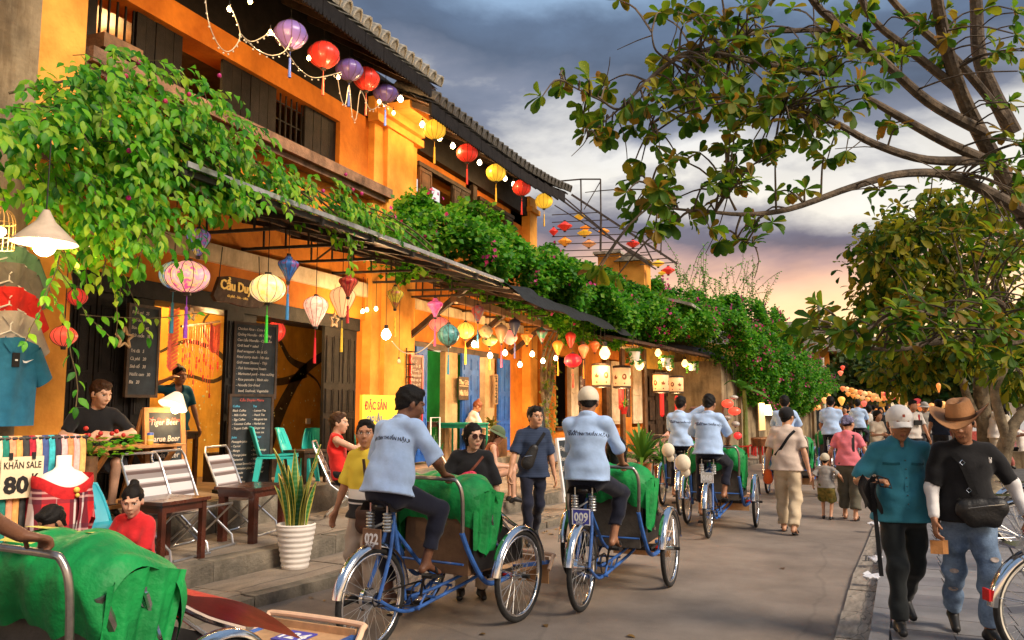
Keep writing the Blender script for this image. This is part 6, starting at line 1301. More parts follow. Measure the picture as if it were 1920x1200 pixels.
def table(label,loc,rz,w_,d_,h_,m,leg=.05,fold=False,group=None,slats=0,name='table',cat='table'):
 t=thing(name,label,cat,loc,rz,group)
 if slats:
  for k in range(slats):mb=MB();y0=-d_/2+d_*k/slats;mb.bx(-w_/2,w_/2,y0+.003,y0+d_/slats-.003,h_-.022+rnd.uniform(-.001,.001),h_);PT(t,mb,'slat',m)
  mb=MB();[mb.bx(s*w_*.38-.02,s*w_*.38+.02,-d_/2+.02,d_/2-.02,h_-.055,h_-.023)for s in(-1,1)];PT(t,mb,'batten',m)['kind']='stuff'
 else:
  mb=MB();mb.bx(-w_/2,w_/2,-d_/2,d_/2,h_-.03,h_);PT(t,mb,'tabletop',m);mb=MB();mb.bx(-w_/2+.03,w_/2-.03,-d_/2+.03,d_/2-.03,h_-.10,h_-.031);PT(t,mb,'apron',m)
 if fold:
  for s in(-1,1):
   for q in(-1,1):mb=MB();mb.bar((s*w_*.36+q*.012,-q*d_*.46,h_-.05),(s*w_*.36+q*.012,q*d_*.46,0),.03,.045);PT(t,mb,'leg',m)
  for q in(-1,1):mb=MB();mb.bar((-w_*.36,q*d_*.36,.09),(w_*.36,q*d_*.36,.09),.025,.035);PT(t,mb,'stretcher',m)
 else:
  for sx in(-1,1):
   for sy in(-1,1):mb=MB();mb.bar((sx*(w_/2-leg),sy*(d_/2-leg),0),(sx*(w_/2-leg),sy*(d_/2-leg),h_-.03),leg);PT(t,mb,'leg',m)
 return t
ZT=.6
tb=(-6.75,5.92,.6);table('folding pine table of the man in black with a can on it',(-6.68,6.05,.6),math.radians(90),1.15,.55,.66,oak,fold=True,slats=7)
g=Vector((-6.5,6.22,1.262));t=thing('beer_can','yellow and blue beer can on the pine table','can',g);mb=MB();mb.lathe([(.001,0),(.027,0),(.032,.01),(.032,.115),(.026,.124),(.001,.122)],16);PT(t,mb,'can_body',stripemat('can_paint',(.75,.48,.08),[(2,.13,[(.75,.95,(.05,.12,.45),1),(.3,.45,(.7,.6,.4),.7)])],.3),True)
mb=MB();mb.box((-6.5,6.45,1.275),(.16,.08,.02));mb.build('phone',ink,label='black phone lying on the pine table beside the can',cat='phone')
g=gz(405,940,.6);table('low dark table in front of the two chalk menus',(gz(470,1010,.262).x+.02,gz(470,1010,.262).y,.262),math.radians(92),.62,.52,.56,mah,leg=.07)
g=gz(300,1055,.262);table('low dark table beside the girl in red',(gz(285,1052,.262).x+.1,gz(300,1052,.262).y,.262),math.radians(90),.58,.52,.56,mah)
table('small black table among the turquoise chairs',(gz(580,905,.6).x-.05,gz(580,905,.6).y,.6),math.radians(80),.5,.42,.45,dkw)
table('dark red table inside by the woman in the blue dress',(-8.4,8.2,.6),0,.9,.55,.72,mah)
mb=MB();mb.bx(-8.3,-7.9,8.9,10.0,.6,1.0);o=mb.build('low_bench',dkw,label='low dark bench along the mural wall with a sauce bottle',cat='bench')
t=thing('sauce_bottle','sauce bottle with red cap on the low dark bench','bottle',(-7.95,9.35,1.0));mb=MB();mb.lathe([(.001,0),(.03,0),(.03,.12),(.015,.17),(.015,.19)],10);PT(t,mb,'bottle_body',ink,True);mb=MB();mb.cyl((0,0,.205),.02,.035,8);PT(t,mb,'cap',redp)
fabric=stripemat('striped_webbing',(.60,.585,.60),[(2,.125,[(.0,.26,(.085,.045,.04),.9),(.26,.36,(.30,.22,.21),.8)]),(1,.125,[(.0,.26,(.085,.045,.04),.7)])])
alu=mat('aluminium_tube',(.66,.66,.68),.3,.1,10,metal=.9)
def folding_chair(label,loc,rz):
 t=thing('folding_chair',label,'chair',loc,rz,'striped folding chairs')
 mb=MB();mb.grid(lambda u,v:((u-.5)*.44,-.24-.17*v+.015*math.sin(v*PI),.42+.42*v),4,8);PT(t,mb,'back_webbing',fabric);mb=MB();mb.grid(lambda u,v:((u-.5)*.44,-.22+.42*v,.405-.03*math.sin(v*PI)),4,8);PT(t,mb,'seat_webbing',fabric)
 mb=MB();mb.tube([(-.235,.22,0),(-.235,.20,.10),(-.235,-.20,.40),(-.235,-.42,.88),(-.20,-.44,.94),(.20,-.44,.94),(.235,-.42,.88),(.235,-.20,.40),(.235,.20,.10),(.235,.22,0)],.0125,8);PT(t,mb,'back_frame',alu,True)
 mb=MB();mb.tube([(-.225,.20,.41),(-.225,-.02,.21),(-.225,-.24,.03),(-.19,-.26,.012),(.19,-.26,.012),(.225,-.24,.03),(.225,-.02,.21),(.225,.20,.41),(.2,.22,.42),(-.2,.22,.42),(-.225,.20,.41)],.0115,8);PT(t,mb,'seat_frame',alu,True)
 mb=MB();mb.tube([(-.235,.24,.012),(.235,.24,.012)],.012,8);mb.build('front_rail',alu,t,True)
 return t
for px,py,rz,lb in((365,1048,-88,'striped folding chair nearest the girl in red'),(415,1030,-86,'striped folding chair beside it, right of the pair'),(478,1000,-80,'striped folding chair behind the dark table')):
 g=gz(px,py,.262);folding_chair(lb,(max(g.x-.28,-6.1),g.y,.262),math.radians(rz))
g=gz(664,966,.262);RC=folding_chair('aluminium folding chair under the man in the red vest',(g.x-.12,g.y+.02,.262),math.radians(-60))
g=gz(553,1064,.098);t=thing('snake_plant','snake plant in a ringed white pot on the pavement','plant',(g.x,g.y,.098))
mb=MB();mb.lathe([(.001,0),(.125,0)]+[(.128+.062*k/40+.0045*math.sin(k*PI/2.5),.01+.40*k/40)for k in range(41)]+[(.175,.42),(.17,.39),(.001,.37)],40);PT(t,mb,'pot',mat('white_fibre_pot',(.78,.72,.66),.45,.06,5),True)
snk=stripemat('snake_leaf',(.03,.16,.03),[(2,.045,[(.0,.42,(.10,.24,.09),.7)])],.45);sye=mat('snake_edge',(.62,.52,.10),.5,.1)
for k in range(15):
 a=rnd.random()*6.28;h_=rnd.uniform(.40,.84);ln=rnd.uniform(.02,.26);r0=rnd.uniform(.02,.10);tw=rnd.uniform(-1,1);mb=MB()
 def lf(u,v,e=1.0,o=0.):
  w_=.044*(math.sin(min(1,v*1.5+.25)*PI/2))*(1-v**3.5)*e+.001;b=Vector((math.cos(a),math.sin(a),0));c=b*(r0+ln*v*v)+Vector((0,0,.36+h_*v));s_=Vector((-math.sin(a+tw*v),math.cos(a+tw*v),0));q=(u-.5)*2;return c+s_*w_*q+b*(.012*q*q+o)
 mb.grid(lambda u,v:lf(u,v),4,8);mb.m=1
 for s in(0,1):mb.grid(lambda u,v,s=s:lf(s,v,1-.25*u,.0015),1,8)
 mb.grid(lambda u,v:lf(u*.14,v,1.0,-.0015),1,8);mb.grid(lambda u,v:lf(1-u*.14,v,1.0,-.0015),1,8);mb.grid(lambda u,v:lf(u*.14,v,1.0,.0015),1,8);mb.grid(lambda u,v:lf(1-u*.14,v,1.0,.0015),1,8)
 PT(t,mb,'leaf',[snk,sye],True)
def grassy(label,loc,n,ln,wid,m,potm,pr,ph,spread=1.0,droop=.8,cat='plant',name='potted_plant',nparts=0):
 t=thing(name,label,cat,loc);mb=MB();mb.lathe([(.001,0),(pr*.75,0),(pr,ph),(pr*.88,ph),(.001,ph*.9)],18);PT(t,mb,'pot',potm,True)
 for k in range(n):
  a=rnd.random()*6.28;L_=ln*rnd.uniform(.6,1.1);el=rnd.uniform(.5,1.45);d=Vector((math.cos(a)*math.cos(el)*spread,math.sin(a)*math.cos(el)*spread,math.sin(el)));mb=MB();s_=Vector((-math.sin(a),math.cos(a),0))
  def bl(u,v):c=Vector((0,0,ph))+d*L_*v+Vector((0,0,-droop*L_*v**2.2*(1.2-math.sin(el)*.8)));w_=wid*math.sin(min(1,v*1.6+.12)*PI/2)*(1-v**4)+.001;q=(u-.5)*2;return c+s_*w_*q+Vector((0,0,.25*w_*abs(q)))
  mb.grid(bl,2,7);PT(t,mb,'leaf',m,True)
 return t
terra=mat('terracotta',(.50,.17,.06),.8,.2,6)
g=gz(1205,905,.27);grassy('leafy potted palm between the capped rider and the 067 cyclo',(g.x,g.y,.262),64,1.05,.038,LP,terra,.17,.36,1.0,.75)
g=gz(1222,912,.2);grassy('smaller spiky plant in a terracotta pot beside the palm',(g.x+.15,g.y+.2,.262),26,.7,.03,LP,terra,.15,.30)
g=gz(818,905,.262);grassy('variegated snake plant before the cream door post',(g.x,g.y,.262),14,.75,.035,snk,terra,.14,.25,.35,.1)
g=gx(1170,765,-4.9);grassy('thin-leaved plant in a red hanging pot by the cream window',(g.x,g.y,g.z-.15),22,.35,.012,LP,redp,.09,.18)
g=gz(150,1000,.6);
t=grassy('low plant with red flowers between mannequin and black-shirted man',(-6.3,5.35,.6),4,.2,.03,LP,brw,.07,.6);o_=([],[],[],[])
for k in range(170):
 a=rnd.random()*6.3;r_=rnd.random()**.5*.30;o_[0].append(np.array([-6.3+r_*math.cos(a),5.4+r_*1.4*math.sin(a),1.24+rnd.uniform(-.05,.14)]));o_[1].append(unit(np.array([math.cos(a),math.sin(a),.2])));o_[2].append(unit(np.array([.5,0,1])+RNG.normal(0,.4,3)));o_[3].append(.06)
leaves(t,'ovate',*o_,LV,0);mb=MB()
for k in range(9):mb.ball((.0+rnd.gauss(0,.1),.05+rnd.gauss(0,.16),.80+rnd.uniform(-.03,.06)),.022,6,5)
o=PT(t,mb,'red_flower',redp);o['kind']='stuff'
g=gz(1405,860,0);t=thing('banana_plant','banana plant with broad leaves against the weathered wall','plant',(g.x-.1,g.y,0))
mb=MB();mb.tube([(0,0,0),(.02,0,1.6),(.0,0,2.3)],[.09,.07,.05],8);PT(t,mb,'stem',mat('banana_stem',(.16,.20,.05),.6,.2),True)
for a,e_,L_ in((.3,1.1,1.3),(1.6,.7,1.2),(2.9,1.0,1.2),(-1.2,.5,1.3),(-.4,.2,1.2),(4.2,1.2,1.0)):
 mb=MB();s_=Vector((-math.sin(a),math.cos(a),0));d=Vector((math.cos(a)*math.cos(e_),math.sin(a)*math.cos(e_),math.sin(e_)))
 mb.grid(lambda u,v:Vector((0,0,2.2))+d*L_*v+Vector((0,0,-.7*L_*v*v))+s_*(.20*math.sin(min(1,v*1.25+.1)*PI)*(u-.5)*2)+Vector((0,0,-.08*abs(u-.5))),4,10);PT(t,mb,'leaf',LP,True)
def stool(label,loc,rz,w_=.38,h_=.44,m=None):return table(label,loc,rz,w_,w_*.9,h_,m or wdm,leg=.045,name='stool',cat='stool',slats=4)
wdm=mat('stained_wood',(.20,.075,.028),.5,.3,5,.2,40)
g=gz(1050,918,.262);stool('wooden stool holding a small menu beside the white chalkboard',(g.x-.1,g.y,.262),.3,.44,.46)
g=gz(965,930,.262);stool('wooden low table before the woman in the green cap',(g.x-.25,g.y,.262),.2,.5,.42)
g=gz(1042,893,.262);chalkboard('tilted blue-grey chalkboard leaning behind the stool',(g.x-.35,g.y+.1,.70),RZF-.25,.50,.95,['Menu','- Cà phê','- Nước ép','- Bia','','- Kem','- Trà'],fm=steel,size=.085,lh=.115,tilt=.12,stand='easel',lm=chalk)
g=gz(1090,940,.262);chalkboard('white-framed chalkboard easel at the edge of the step',(g.x-.15,g.y,.34),RZF-.25,.42,.85,['Happy','hour','5 - 8'],fm=whitep,size=.1,lh=.15,tilt=.15,stand='easel',frame=.035)
t=thing('menu_holder','grey folded menu standing on the wooden stool','menu',(gz(1050,918,.262).x-.1,gz(1050,918,.262).y,.723));mb=MB();mb.box((0,0,.13),(.02,.20,.26),rot=(0,-.25,0));mb.box((-.1,0,.13),(.02,.20,.26),rot=(0,.25,0));PT(t,mb,'page',mat('grey_card',(.22,.2,.21),.7))
g=gx(1092,760,-6.0);chalkboard('narrow dark menu board on the brown post by the capped rider',(g.x,g.y,1.25),RZF,.42,1.15,['Phở','Bún bò','Cao lầu','Mì Quảng','Cơm gà','Bánh xèo','Nem','Chè'],size=.07,lh=.12,m=mat('dark_red_board',(.1,.03,.02),.6))
g=gx(1178,730,-5.55);chalkboard('narrow dark menu board between the cream shutters',(g.x,g.y,1.35),RZF,.36,1.0,['Trà','Cà phê','Bia','Nước','Kem'],size=.07,lh=.13,m=MATS['dark_red_board'])
table('dark cafe table of the seated woman by the palm',(gz(1255,870,.262).x,gz(1255,870,.262).y,.262),.1,.7,.6,.70,dkw)
def metal_chair(label,loc,rz):
 t=thing('metal_chair',label,'chair',loc,rz,'black metal cafe chairs');mb=MB();mb.bx(-.19,.19,-.19,.19,.43,.45);PT(t,mb,'seat',steel)
 for sx in(-1,1):
  for sy in(-1,1):mb=MB();mb.bar((sx*.17,sy*.17,.43),(sx*.21,sy*.21,0),.025);PT(t,mb,'leg',steel)
 mb=MB();mb.tube([(-.19,-.18,.44),(-.2,-.22,.75),(0,-.25,.82),(.2,-.22,.75),(.19,-.18,.44)],.013,6,True,4);[mb.bar((x,-.19,.45),(x*1.1,-.235,.78),.02)for x in(-.06,.06)];PT(t,mb,'backrest',steel);return t
for px,py,rz,lb in((1075,885,1.2,'black metal chair behind the tilted chalkboard'),(1228,880,-.6,'black metal chair right of the potted palm'),(1250,900,.4,'black metal chair nearest the 067 cyclo'),(1195,870,2,'black metal chair behind the palm leaves')):g=gz(px,py,.262);metal_chair(lb,(g.x-.1,g.y,.262),rz)
gt=mat('green_steel',(.01,.26,.16),.4,.1);table('green steel table of the woman in white by the blue doors',(-6.7,14.0,.6),0,.8,.6,.74,gt,leg=.03);table('black table inside the green room',(-7.9,14.0,.6),0,1.2,.6,.75,dkw)
t=grassy('leafy plant on the table before the blue door gap',(-6.85,15.7,1.0),26,.42,.05,leafmat('olive_leaf',[(.10,.12,.02),(.2,.16,.03),(.06,.09,.02)],.3),mat('yellow_pot',(.6,.42,.05),.5),.12,.2);
mb=MB();mb.bx(-7.1,-6.6,15.45,15.95,.6,1.0);mb.build('plant_stand',brw,label='low wooden stand under the leafy plant by the blue door',cat='stand')
t=thing('metal_chair','white metal chair frame before the green doorway','chair',(-6.75,12.95,.6));mb=MB();mb.tube([(0,-.2,0),(0,-.2,.85),(0,.15,.85),(0,.15,0)],.014,6);mb.tube([(.35,-.2,0),(.02,-.2,.5)],.012,6);PT(t,mb,'frame',whitep)
g=gz(1432,868,0);t=thing('lit_menu','glowing menu board with shaded lamp on a stall by the weathered wall','menu board',(g.x,g.y,0),RZF-.2)
mb=MB();mb.bx(-.3,.3,0,.03,.95,1.75);PT(t,mb,'page',emitmat('lit_page',(1,.56,.20),.12,base=(.8,.6,.3)));mb=MB();mb.lathe([(.12,1.7),(.22,1.38),(.21,1.38)],16,(.45,0,0));PT(t,mb,'lamp_shade',emitmat('lit_shade',(1,.72,.42),.5));lamp((.0,-.3,1.75),14,parent=t)
mb=MB();mb.lathe([(.001,.5),(.5,.5),(.55,.72),(.5,.74),(.001,.72)],20,sy=.6);[mb.cyl((x,0,.25),.04,.5,8)for x in(-.3,.3)];PT(t,mb,'basket_stand',wdm)
for k in range(6):g=gz(1402+12*k,862-2*k,0);o_=stool(('first','second','third','fourth','fifth','sixth')[k]+' red stool from the left in the row by the weathered wall',(g.x-.1,g.y,0),rnd.random(),.34,.42,redp);o_['group']='red stools by the weathered wall'
g=gz(1532,826,0);chalkboard('pine-framed picture board standing past the utility pole',(g.x,g.y,.3),.1,.8,1.25,['#Boat','#trip'],fm=oak,size=.2,lh=.35,stand='easel',cat='sign board')
for px,py,lb in((1637,985,'crumpled white paper on the kerb beside the teal-shirted man'),(1642,1050,'small white litter by the drain grate'),(1638,1085,'crumpled plastic on the pavement edge below the drain')):
 g=gz(px,py,.10);mb=MB()
 for k in range(5):mb.box((rnd.uniform(-.05,.05),rnd.uniform(-.05,.05),rnd.uniform(.0,.02)),(.07,.06,.012),rot=(rnd.uniform(-.6,.6),rnd.uniform(-.6,.6),rnd.random()*3))
 mb.build('litter',mat('litter_paper',(.7,.7,.74),.6,.1,20),loc=(g.x,g.y,.112),label=lb,cat='litter')
o_=([],[],[],[])
for k in range(110):
 y=rnd.uniform(4,16);x=interp(KL,y)+abs(rnd.gauss(0,.25))if rnd.random()<.75 else rnd.uniform(-3,4);o_[0].append(np.array([x,y,.112 if x>interp(KO,y)else .008]));o_[1].append(unit(np.array([rnd.gauss(0,1),rnd.gauss(0,1),0])));o_[2].append(np.array([0,0,1.]));o_[3].append(rnd.uniform(.03,.09))
leaves(None,'ovate',*o_,leafmat('dry_leaf',[(.16,.08,.02),(.25,.14,.03),(.10,.05,.02)],.1),0,stuffname='fallen_leaves')['kind']='stuff'
# people (implicit surfaces meshed with surface nets)
_ED=[(0,1),(2,3),(4,5),(6,7),(0,2),(1,3),(4,6),(5,7),(0,4),(1,5),(2,6),(3,7)]
_CO=np.array([(i,j,k)for k in(0,1)for j in(0,1)for i in(0,1)])
def snet(F,o,h):
 S=F<0;n=np.array(F.shape)
 def sl(i,j,k):return S[i:n[0]-1+i,j:n[1]-1+j,k:n[2]-1+k]
 cnt=sum(sl(*c).astype(np.int8)for c in _CO);act=np.argwhere((cnt>0)&(cnt<8))
 if not len(act):return np.zeros((0,3)),np.zeros((0,4),int)
 vals=np.stack([F[act[:,0]+c[0],act[:,1]+c[1],act[:,2]+c[2]]for c in _CO],1)
 P_=np.zeros((len(act),3));W=np.zeros(len(act))
 for a,b in _ED:
  va,vb=vals[:,a],vals[:,b];m=(va<0)!=(vb<0);t=np.where(m,va/np.where(m,va-vb,1),0)
  P_+=np.where(m[:,None],_CO[a]+(_CO[b]-_CO[a])*t[:,None],0);W+=m
 V=(act+P_/W[:,None])*h+o
 idx=-np.ones(n-1,np.int64);idx[act[:,0],act[:,1],act[:,2]]=np.arange(len(act));Q=[]
 for ax in range(3):
  b,c=(ax+1)%3,(ax+2)%3
  s0=[slice(None)]*3;s1=[slice(None)]*3;s0[ax]=slice(0,-1);s1[ax]=slice(1,None)
  A,B=S[tuple(s0)],S[tuple(s1)];e=np.argwhere(A!=B);e=e[(e[:,b]>0)&(e[:,c]>0)&(e[:,b]<n[b]-1)&(e[:,c]<n[c]-1)]
  if not len(e):continue
  def cell(db,dc):q=e.copy();q[:,b]-=db;q[:,c]-=dc;return idx[q[:,0],q[:,1],q[:,2]]
  q=np.stack([cell(1,1),cell(0,1),cell(0,0),cell(1,0)],1);fl=~A[e[:,0],e[:,1],e[:,2]];q[fl]=q[fl][:,::-1];Q.append(q)
 Q=np.concatenate(Q);return V,Q[(Q>=0).all(1)]
class SDF:
 def __init__(s):s.p=[];s.cuts=[];s.amp=0;s.fr=9.;s.seed=0
 def cap(s,a,b,ra,rb=None,flat=None,ff=1.,k=.02,sub=False,clip=None):s.p.append(('c',np.array(a,float),np.array(b,float),ra,ra if rb is None else rb,None if flat is None else unit(np.array(flat,float)),ff,k,sub,clip));return s
 def ell(s,c,M,r,k=.02,sub=False):s.p.append(('e',np.array(c,float),np.array(M,float),np.array(r,float),None,None,0,k,sub,None));return s
 def mesh(s,h):
  lo=np.full(3,9.);hi=np.full(3,-9.)
  for q in s.p:
   if q[8]:continue
   if q[0]=='c':R_=max(q[3],q[4]);lo=np.minimum(lo,np.minimum(q[1],q[2])-R_);hi=np.maximum(hi,np.maximum(q[1],q[2])+R_)
   else:R_=q[3].max();lo=np.minimum(lo,q[1]-R_);hi=np.maximum(hi,q[1]+R_)
  lo=lo-.03-2*h;hi=hi+.03+2*h;n=np.ceil((hi-lo)/h).astype(int)+1
  ax=[(lo[i]+h*np.arange(n[i])).astype(np.float32)for i in range(3)];F=np.full(n,.5,np.float32)
  for q in s.p:
   R_=(max(q[3],q[4])if q[0]=='c' else q[3].max())+q[7]*1.2+2*h
   a=q[1];b=q[2]if q[0]=='c' else q[1];i0=np.clip(((np.minimum(a,b)-R_-lo)/h).astype(int),0,n-1);i1=np.clip(((np.maximum(a,b)+R_-lo)/h).astype(int)+2,1,n)
   if(i1<=i0).any():continue
   X=ax[0][i0[0]:i1[0],None,None];Y=ax[1][None,i0[1]:i1[1],None];Z=ax[2][None,None,i0[2]:i1[2]]
   if q[0]=='c':
    ba=b-a;L2=max(float(ba@ba),1e-9);px,py,pz=X-a[0],Y-a[1],Z-a[2]
    t=np.clip((px*ba[0]+py*ba[1]+pz*ba[2])/L2,0,1);qx,qy,qz=px-t*ba[0],py-t*ba[1],pz-t*ba[2]
    if q[5]is not None:f=q[5];dn=(qx*f[0]+qy*f[1]+qz*f[2])*(q[6]-1);qx,qy,qz=qx+dn*f[0],qy+dn*f[1],qz+dn*f[2]
    d=np.sqrt(qx*qx+qy*qy+qz*qz)-(q[3]+(q[4]-q[3])*t)
   else:
    M,r=q[2],q[3];px,py,pz=X-a[0],Y-a[1],Z-a[2];u=[(px*M[i][0]+py*M[i][1]+pz*M[i][2])for i in range(3)]
    k0=np.sqrt(sum((u[i]/r[i])**2 for i in range(3)))+1e-6;k1=np.sqrt(sum((u[i]/r[i]**2)**2 for i in range(3)))+1e-6;d=k0*(k0-1)/k1
   if q[9]is not None:
    for c,nn in q[9]:d=np.maximum(d,(X-c[0])*nn[0]+(Y-c[1])*nn[1]+(Z-c[2])*nn[2])
   S_=F[i0[0]:i1[0],i0[1]:i1[1],i0[2]:i1[2]];k=q[7]
   if q[8]:g=np.clip(.5-.5*(S_+d)/k,0,1);S_[...]=S_*(1-g)-d*g+k*g*(1-g)
   else:g=np.clip(.5+.5*(S_-d)/k,0,1);S_[...]=S_*(1-g)+d*g-k*g*(1-g)
  X=ax[0][:,None,None];Y=ax[1][None,:,None];Z=ax[2][None,None,:]
  if s.amp:
   w_=s.seed;f=s.fr
   ns=np.sin(f*(.6*X+.4*Y+1.1*Z)+w_+1.6*np.sin(f*.55*(X-Y*.7+.3*Z)+w_*2))+.6*np.sin(f*1.9*(.9*Z-.5*X+.6*Y)+w_*3+1.3*np.sin(f*.9*(X+Z)))
   F=F+(s.amp*ns).astype(np.float32)
  for c,nn in s.cuts:F=np.maximum(F,((X-c[0])*nn[0]+(Y-c[1])*nn[1]+(Z-c[2])*nn[2]).astype(np.float32))
  return snet(F,lo,h)
 def obj(s,name,m,h,parent=None):
  V,Q=s.mesh(h);me=npmesh(name,V,Q,m,True);o=link(name,me,parent);return o,(V,Q)
def ik(a,t,l1,l2,hint):
 a,t=np.array(a,float),np.array(t,float);d=t-a;L_=np.linalg.norm(d);d=d/L_;L_=min(L_,(l1+l2)*.998);t=a+d*L_
 x=(l1*l1-l2*l2+L_*L_)/(2*L_);y=math.sqrt(max(l1*l1-x*x,0));hn=np.array(hint,float);hn=unit(hn-d*(hn@d));return a+d*x+hn*y,t
def rotax(v,axis,a):return np.array(Matrix.Rotation(a,3,Vector(axis))@Vector(v))
def skin(i):
 c=[(.54,.28,.165),(.45,.21,.115),(.17,.072,.038),(.36,.165,.088),(.60,.34,.23),(.22,.098,.052)][i]
 m=mat('skin_%d'%i,c,.48,.10,14,.12,90,spec=.4)
 nodes(m)[2].inputs['Subsurface Weight'].default_value=.0
 return m
def cloth(name,col,rough=.85,var=.09,sc=7):return mat('cloth_'+name,col,rough,var,sc,.28,13,spec=.15,sheen=.15)
SHOE=mat('black_shoe',(.012,.012,.013),.5,.15,12);SOLE=mat('pale_sole',(.55,.52,.48),.6,.1)
HAIR=mat('black_hair',(.008,.0065,.006),.62,.3,60,.3,150,spec=.18);HAIRB=mat('brown_hair',(.055,.024,.011),.6,.3,60,.3,150,spec=.2);EYEW=mat('eye_white',(.62,.58,.54),.3,.03);IRIS=mat('iris',(.015,.009,.006),.2,.02);LIP=mat('lip',(.34,.10,.075),.5,.1);LIPR=mat('red_lip',(.42,.03,.04),.45,.1)
def patch(bvh,c,hr,hu,hf,pts,off=.0018,far=.3):
 out=[]
 for x,y in pts:
  o=c+hr*x+hu*y+hf*far;r=bvh.ray_cast(Vector(o),Vector(-unit(hf)),far*2)
  out.append((r[0]+Vector(unit(hf))*off)if r[0]is not None else None)
 return out
def person(label,loc,rz,H=1.70,sk=0,h=.012,pel=(0,0,.93),lean=2,lean2=None,side=0,twist=0,head=(0,0,0),hands=None,feet=None,elb=None,knee=None,curl=(45,45),palm=None,hdir=None,shirt=None,pants=None,shoes='shoe',hair='short',hairm=None,hat=None,hatm=None,face=True,group=None,woman=False,bulk=1.0,seed=0,text_back=None,lip=None,HS=1.10):
 X,Y,Z=np.eye(3);pel=np.array(pel,float);lean2=lean if lean2 is None else lean2
 la,lb=math.radians(lean),math.radians(lean2);sa=math.radians(side)
 def up(l):v=np.array([math.sin(sa)*math.cos(l),math.sin(l),math.cos(l)*math.cos(sa)]);return v
 u1,u2=up(la),up(lb);r=rotax(X,Z,math.radians(twist));r=unit(r-u2*(r@u2));f=np.cross(u2,r)
 r1=unit(X-u1*u1[0]);f1=np.cross(u1,r1)
 W_=.93 if woman else 1.0
 ab=pel+u1*.16;ch=pel+u1*.24+u2*.10;nb=pel+u1*.25+u2*.255;shc=nb-u2*.062
 sh={s:shc+r*s*.160*W_*(.5+.5*bulk)for s in(1,-1)}
 ya,pa_,ra_=[math.radians(a)for a in head];hf=rotax(unit(f*.85+Y*.15),Z,ya);hr=unit(np.cross(hf,Z));hf=rotax(hf,hr,pa_);hu=np.cross(hr,hf);hu=rotax(hu,hf,ra_);hr=np.cross(hf,hu)
 hc=nb+unit(u2*.75+Z*.25+hf*.14)*.138+hf*.026
 hands=hands or{};feet=feet or{};elb=elb or{};knee=knee or{}
 arm={};leg={}
 for s in(1,-1):
  t=hands.get(s,(s*.27,.05,.86));e,w_=ik(sh[s],t,.285,.245,elb.get(s,(s*.45,-1,-.1)));arm[s]=(sh[s],e,w_)
  hp=pel+r1*s*.088-u1*.02;t=feet.get(s,(s*.10,0,.085));k,a=ik(hp,t,.425,.41,knee.get(s,(s*.12,1,.1)));leg[s]=(hp,k,a)
 B=SDF();hc=hc+hu*.112*(HS-1);I3=np.array([hr,hf,hu])/HS;hr0=hr;hr,hf0,hf,hu=hr*HS,hf,hf*HS,hu*HS
 def he(x,y,z):return hc+hr*x+hf*y+hu*z
 B.ell(he(0,-.012,.026),I3,(.074,.092,.090),.02);B.ell(he(0,.026,-.035),I3,(.057,.064,.080),.025)
 fine=h<.0125
 B.cap(he(0,.058,-.100),he(0,.052,-.095),.021,k=.02)
 for s in(1,-1):
  B.cap(he(s*.042,.052,-.012),he(s*.030,.060,-.03),.024,k=.025)
  if fine:B.ell(he(s*.033,.096,.008),I3,(.017,.012,.011),.012,True)
  B.ell(he(s*.076,-.006,-.008),np.array([hr,hf+s*hr*.4,hu])/HS**2,(.010,.020,.030),.006)
 if fine:
  B.cap(he(-.034,.082,.030),he(.034,.082,.030),.011,k=.014)
  B.cap(he(0,.090,.012),he(0,.104,-.024),.008,.0125,k=.008)
  for s in(1,-1):B.cap(he(s*.010,.098,-.028),he(s*.011,.096,-.026),.0085,k=.006)
  B.cap(he(-.016,.085,-.058),he(.016,.085,-.058),.0085,k=.007);B.cap(he(-.014,.083,-.068),he(.014,.083,-.068),.0085,k=.007)
 B.cap(nb-u2*.04-f*.005,he(0,-.02,-.05),.056*W_,.050*W_,k=.03)
 B.cap(sh[1]-r*.03,sh[-1]+r*.03,.052,k=.03)
 bare=shirt is None or shirt.get('sleeve',.5)==0
 B.cap(pel+u1*.02,ch,.085 if not bare else .105,.095 if not bare else .115,f,1.35,k=.03);B.cap(ch,shc,.1,.075,f,1.3,k=.03)
 for s in(1,-1):
  a,e,w_=arm[s];B.cap(a,e,.043*W_*bulk,.036*W_,k=.02);B.cap(e,w_,.0365*W_,.0255*W_,k=.015);B.cap(e+(w_-e)*.15,e+(w_-e)*.4,.037*W_*bulk,.033*W_,k=.02)
  hp,k,an=leg[s];B.cap(hp,k,.072,.048,k=.03);B.cap(k,an,.047,.034,k=.02);B.cap(k+(an-k)*.2-f1*.02,k+(an-k)*.45-f1*.018,.042,.034,k=.02)
  fd=unit(np.array([s*.12,1,0.]))if not isinstance(feet.get('dir%d'%s),tuple)else unit(np.array(feet['dir%d'%s],float))
  hl=an+fd*-.035+Z*-.045;to=an+fd*.155-Z*.055*(1 if fd[2]>-.2 else .9)+Z*0
  leg[s]=(hp,k,an,fd,hl,to)
  B.cap(hl,an+fd*.02,.030,.033,k=.02);B.cap(an+fd*.02-Z*.01,to,.032,.022,Z,1.2,k=.02)
  hd=unit(w_-e)if not hdir or s not in hdir else unit(np.array(hdir[s],float));pn=np.array(palm[s],float)if palm and s in palm else np.array([-s*1.,0,0.]);pn=unit(pn-hd*(pn@hd));th=np.cross(hd,pn)*s
  if th@Y<0 and not(palm and s in palm):th=-th
  c_=curl[0]if s==1 else curl[1]
  B.cap(w_,w_+hd*.035,.026,.034,pn,1.7,k=.012);B.cap(w_+hd*.03-th*.012,w_+hd*.085-th*.012,.03,.03,pn,2.1,k=.012);B.cap(w_+hd*.03+th*.012,w_+hd*.085+th*.014,.028,.028,pn,2.1,k=.012)
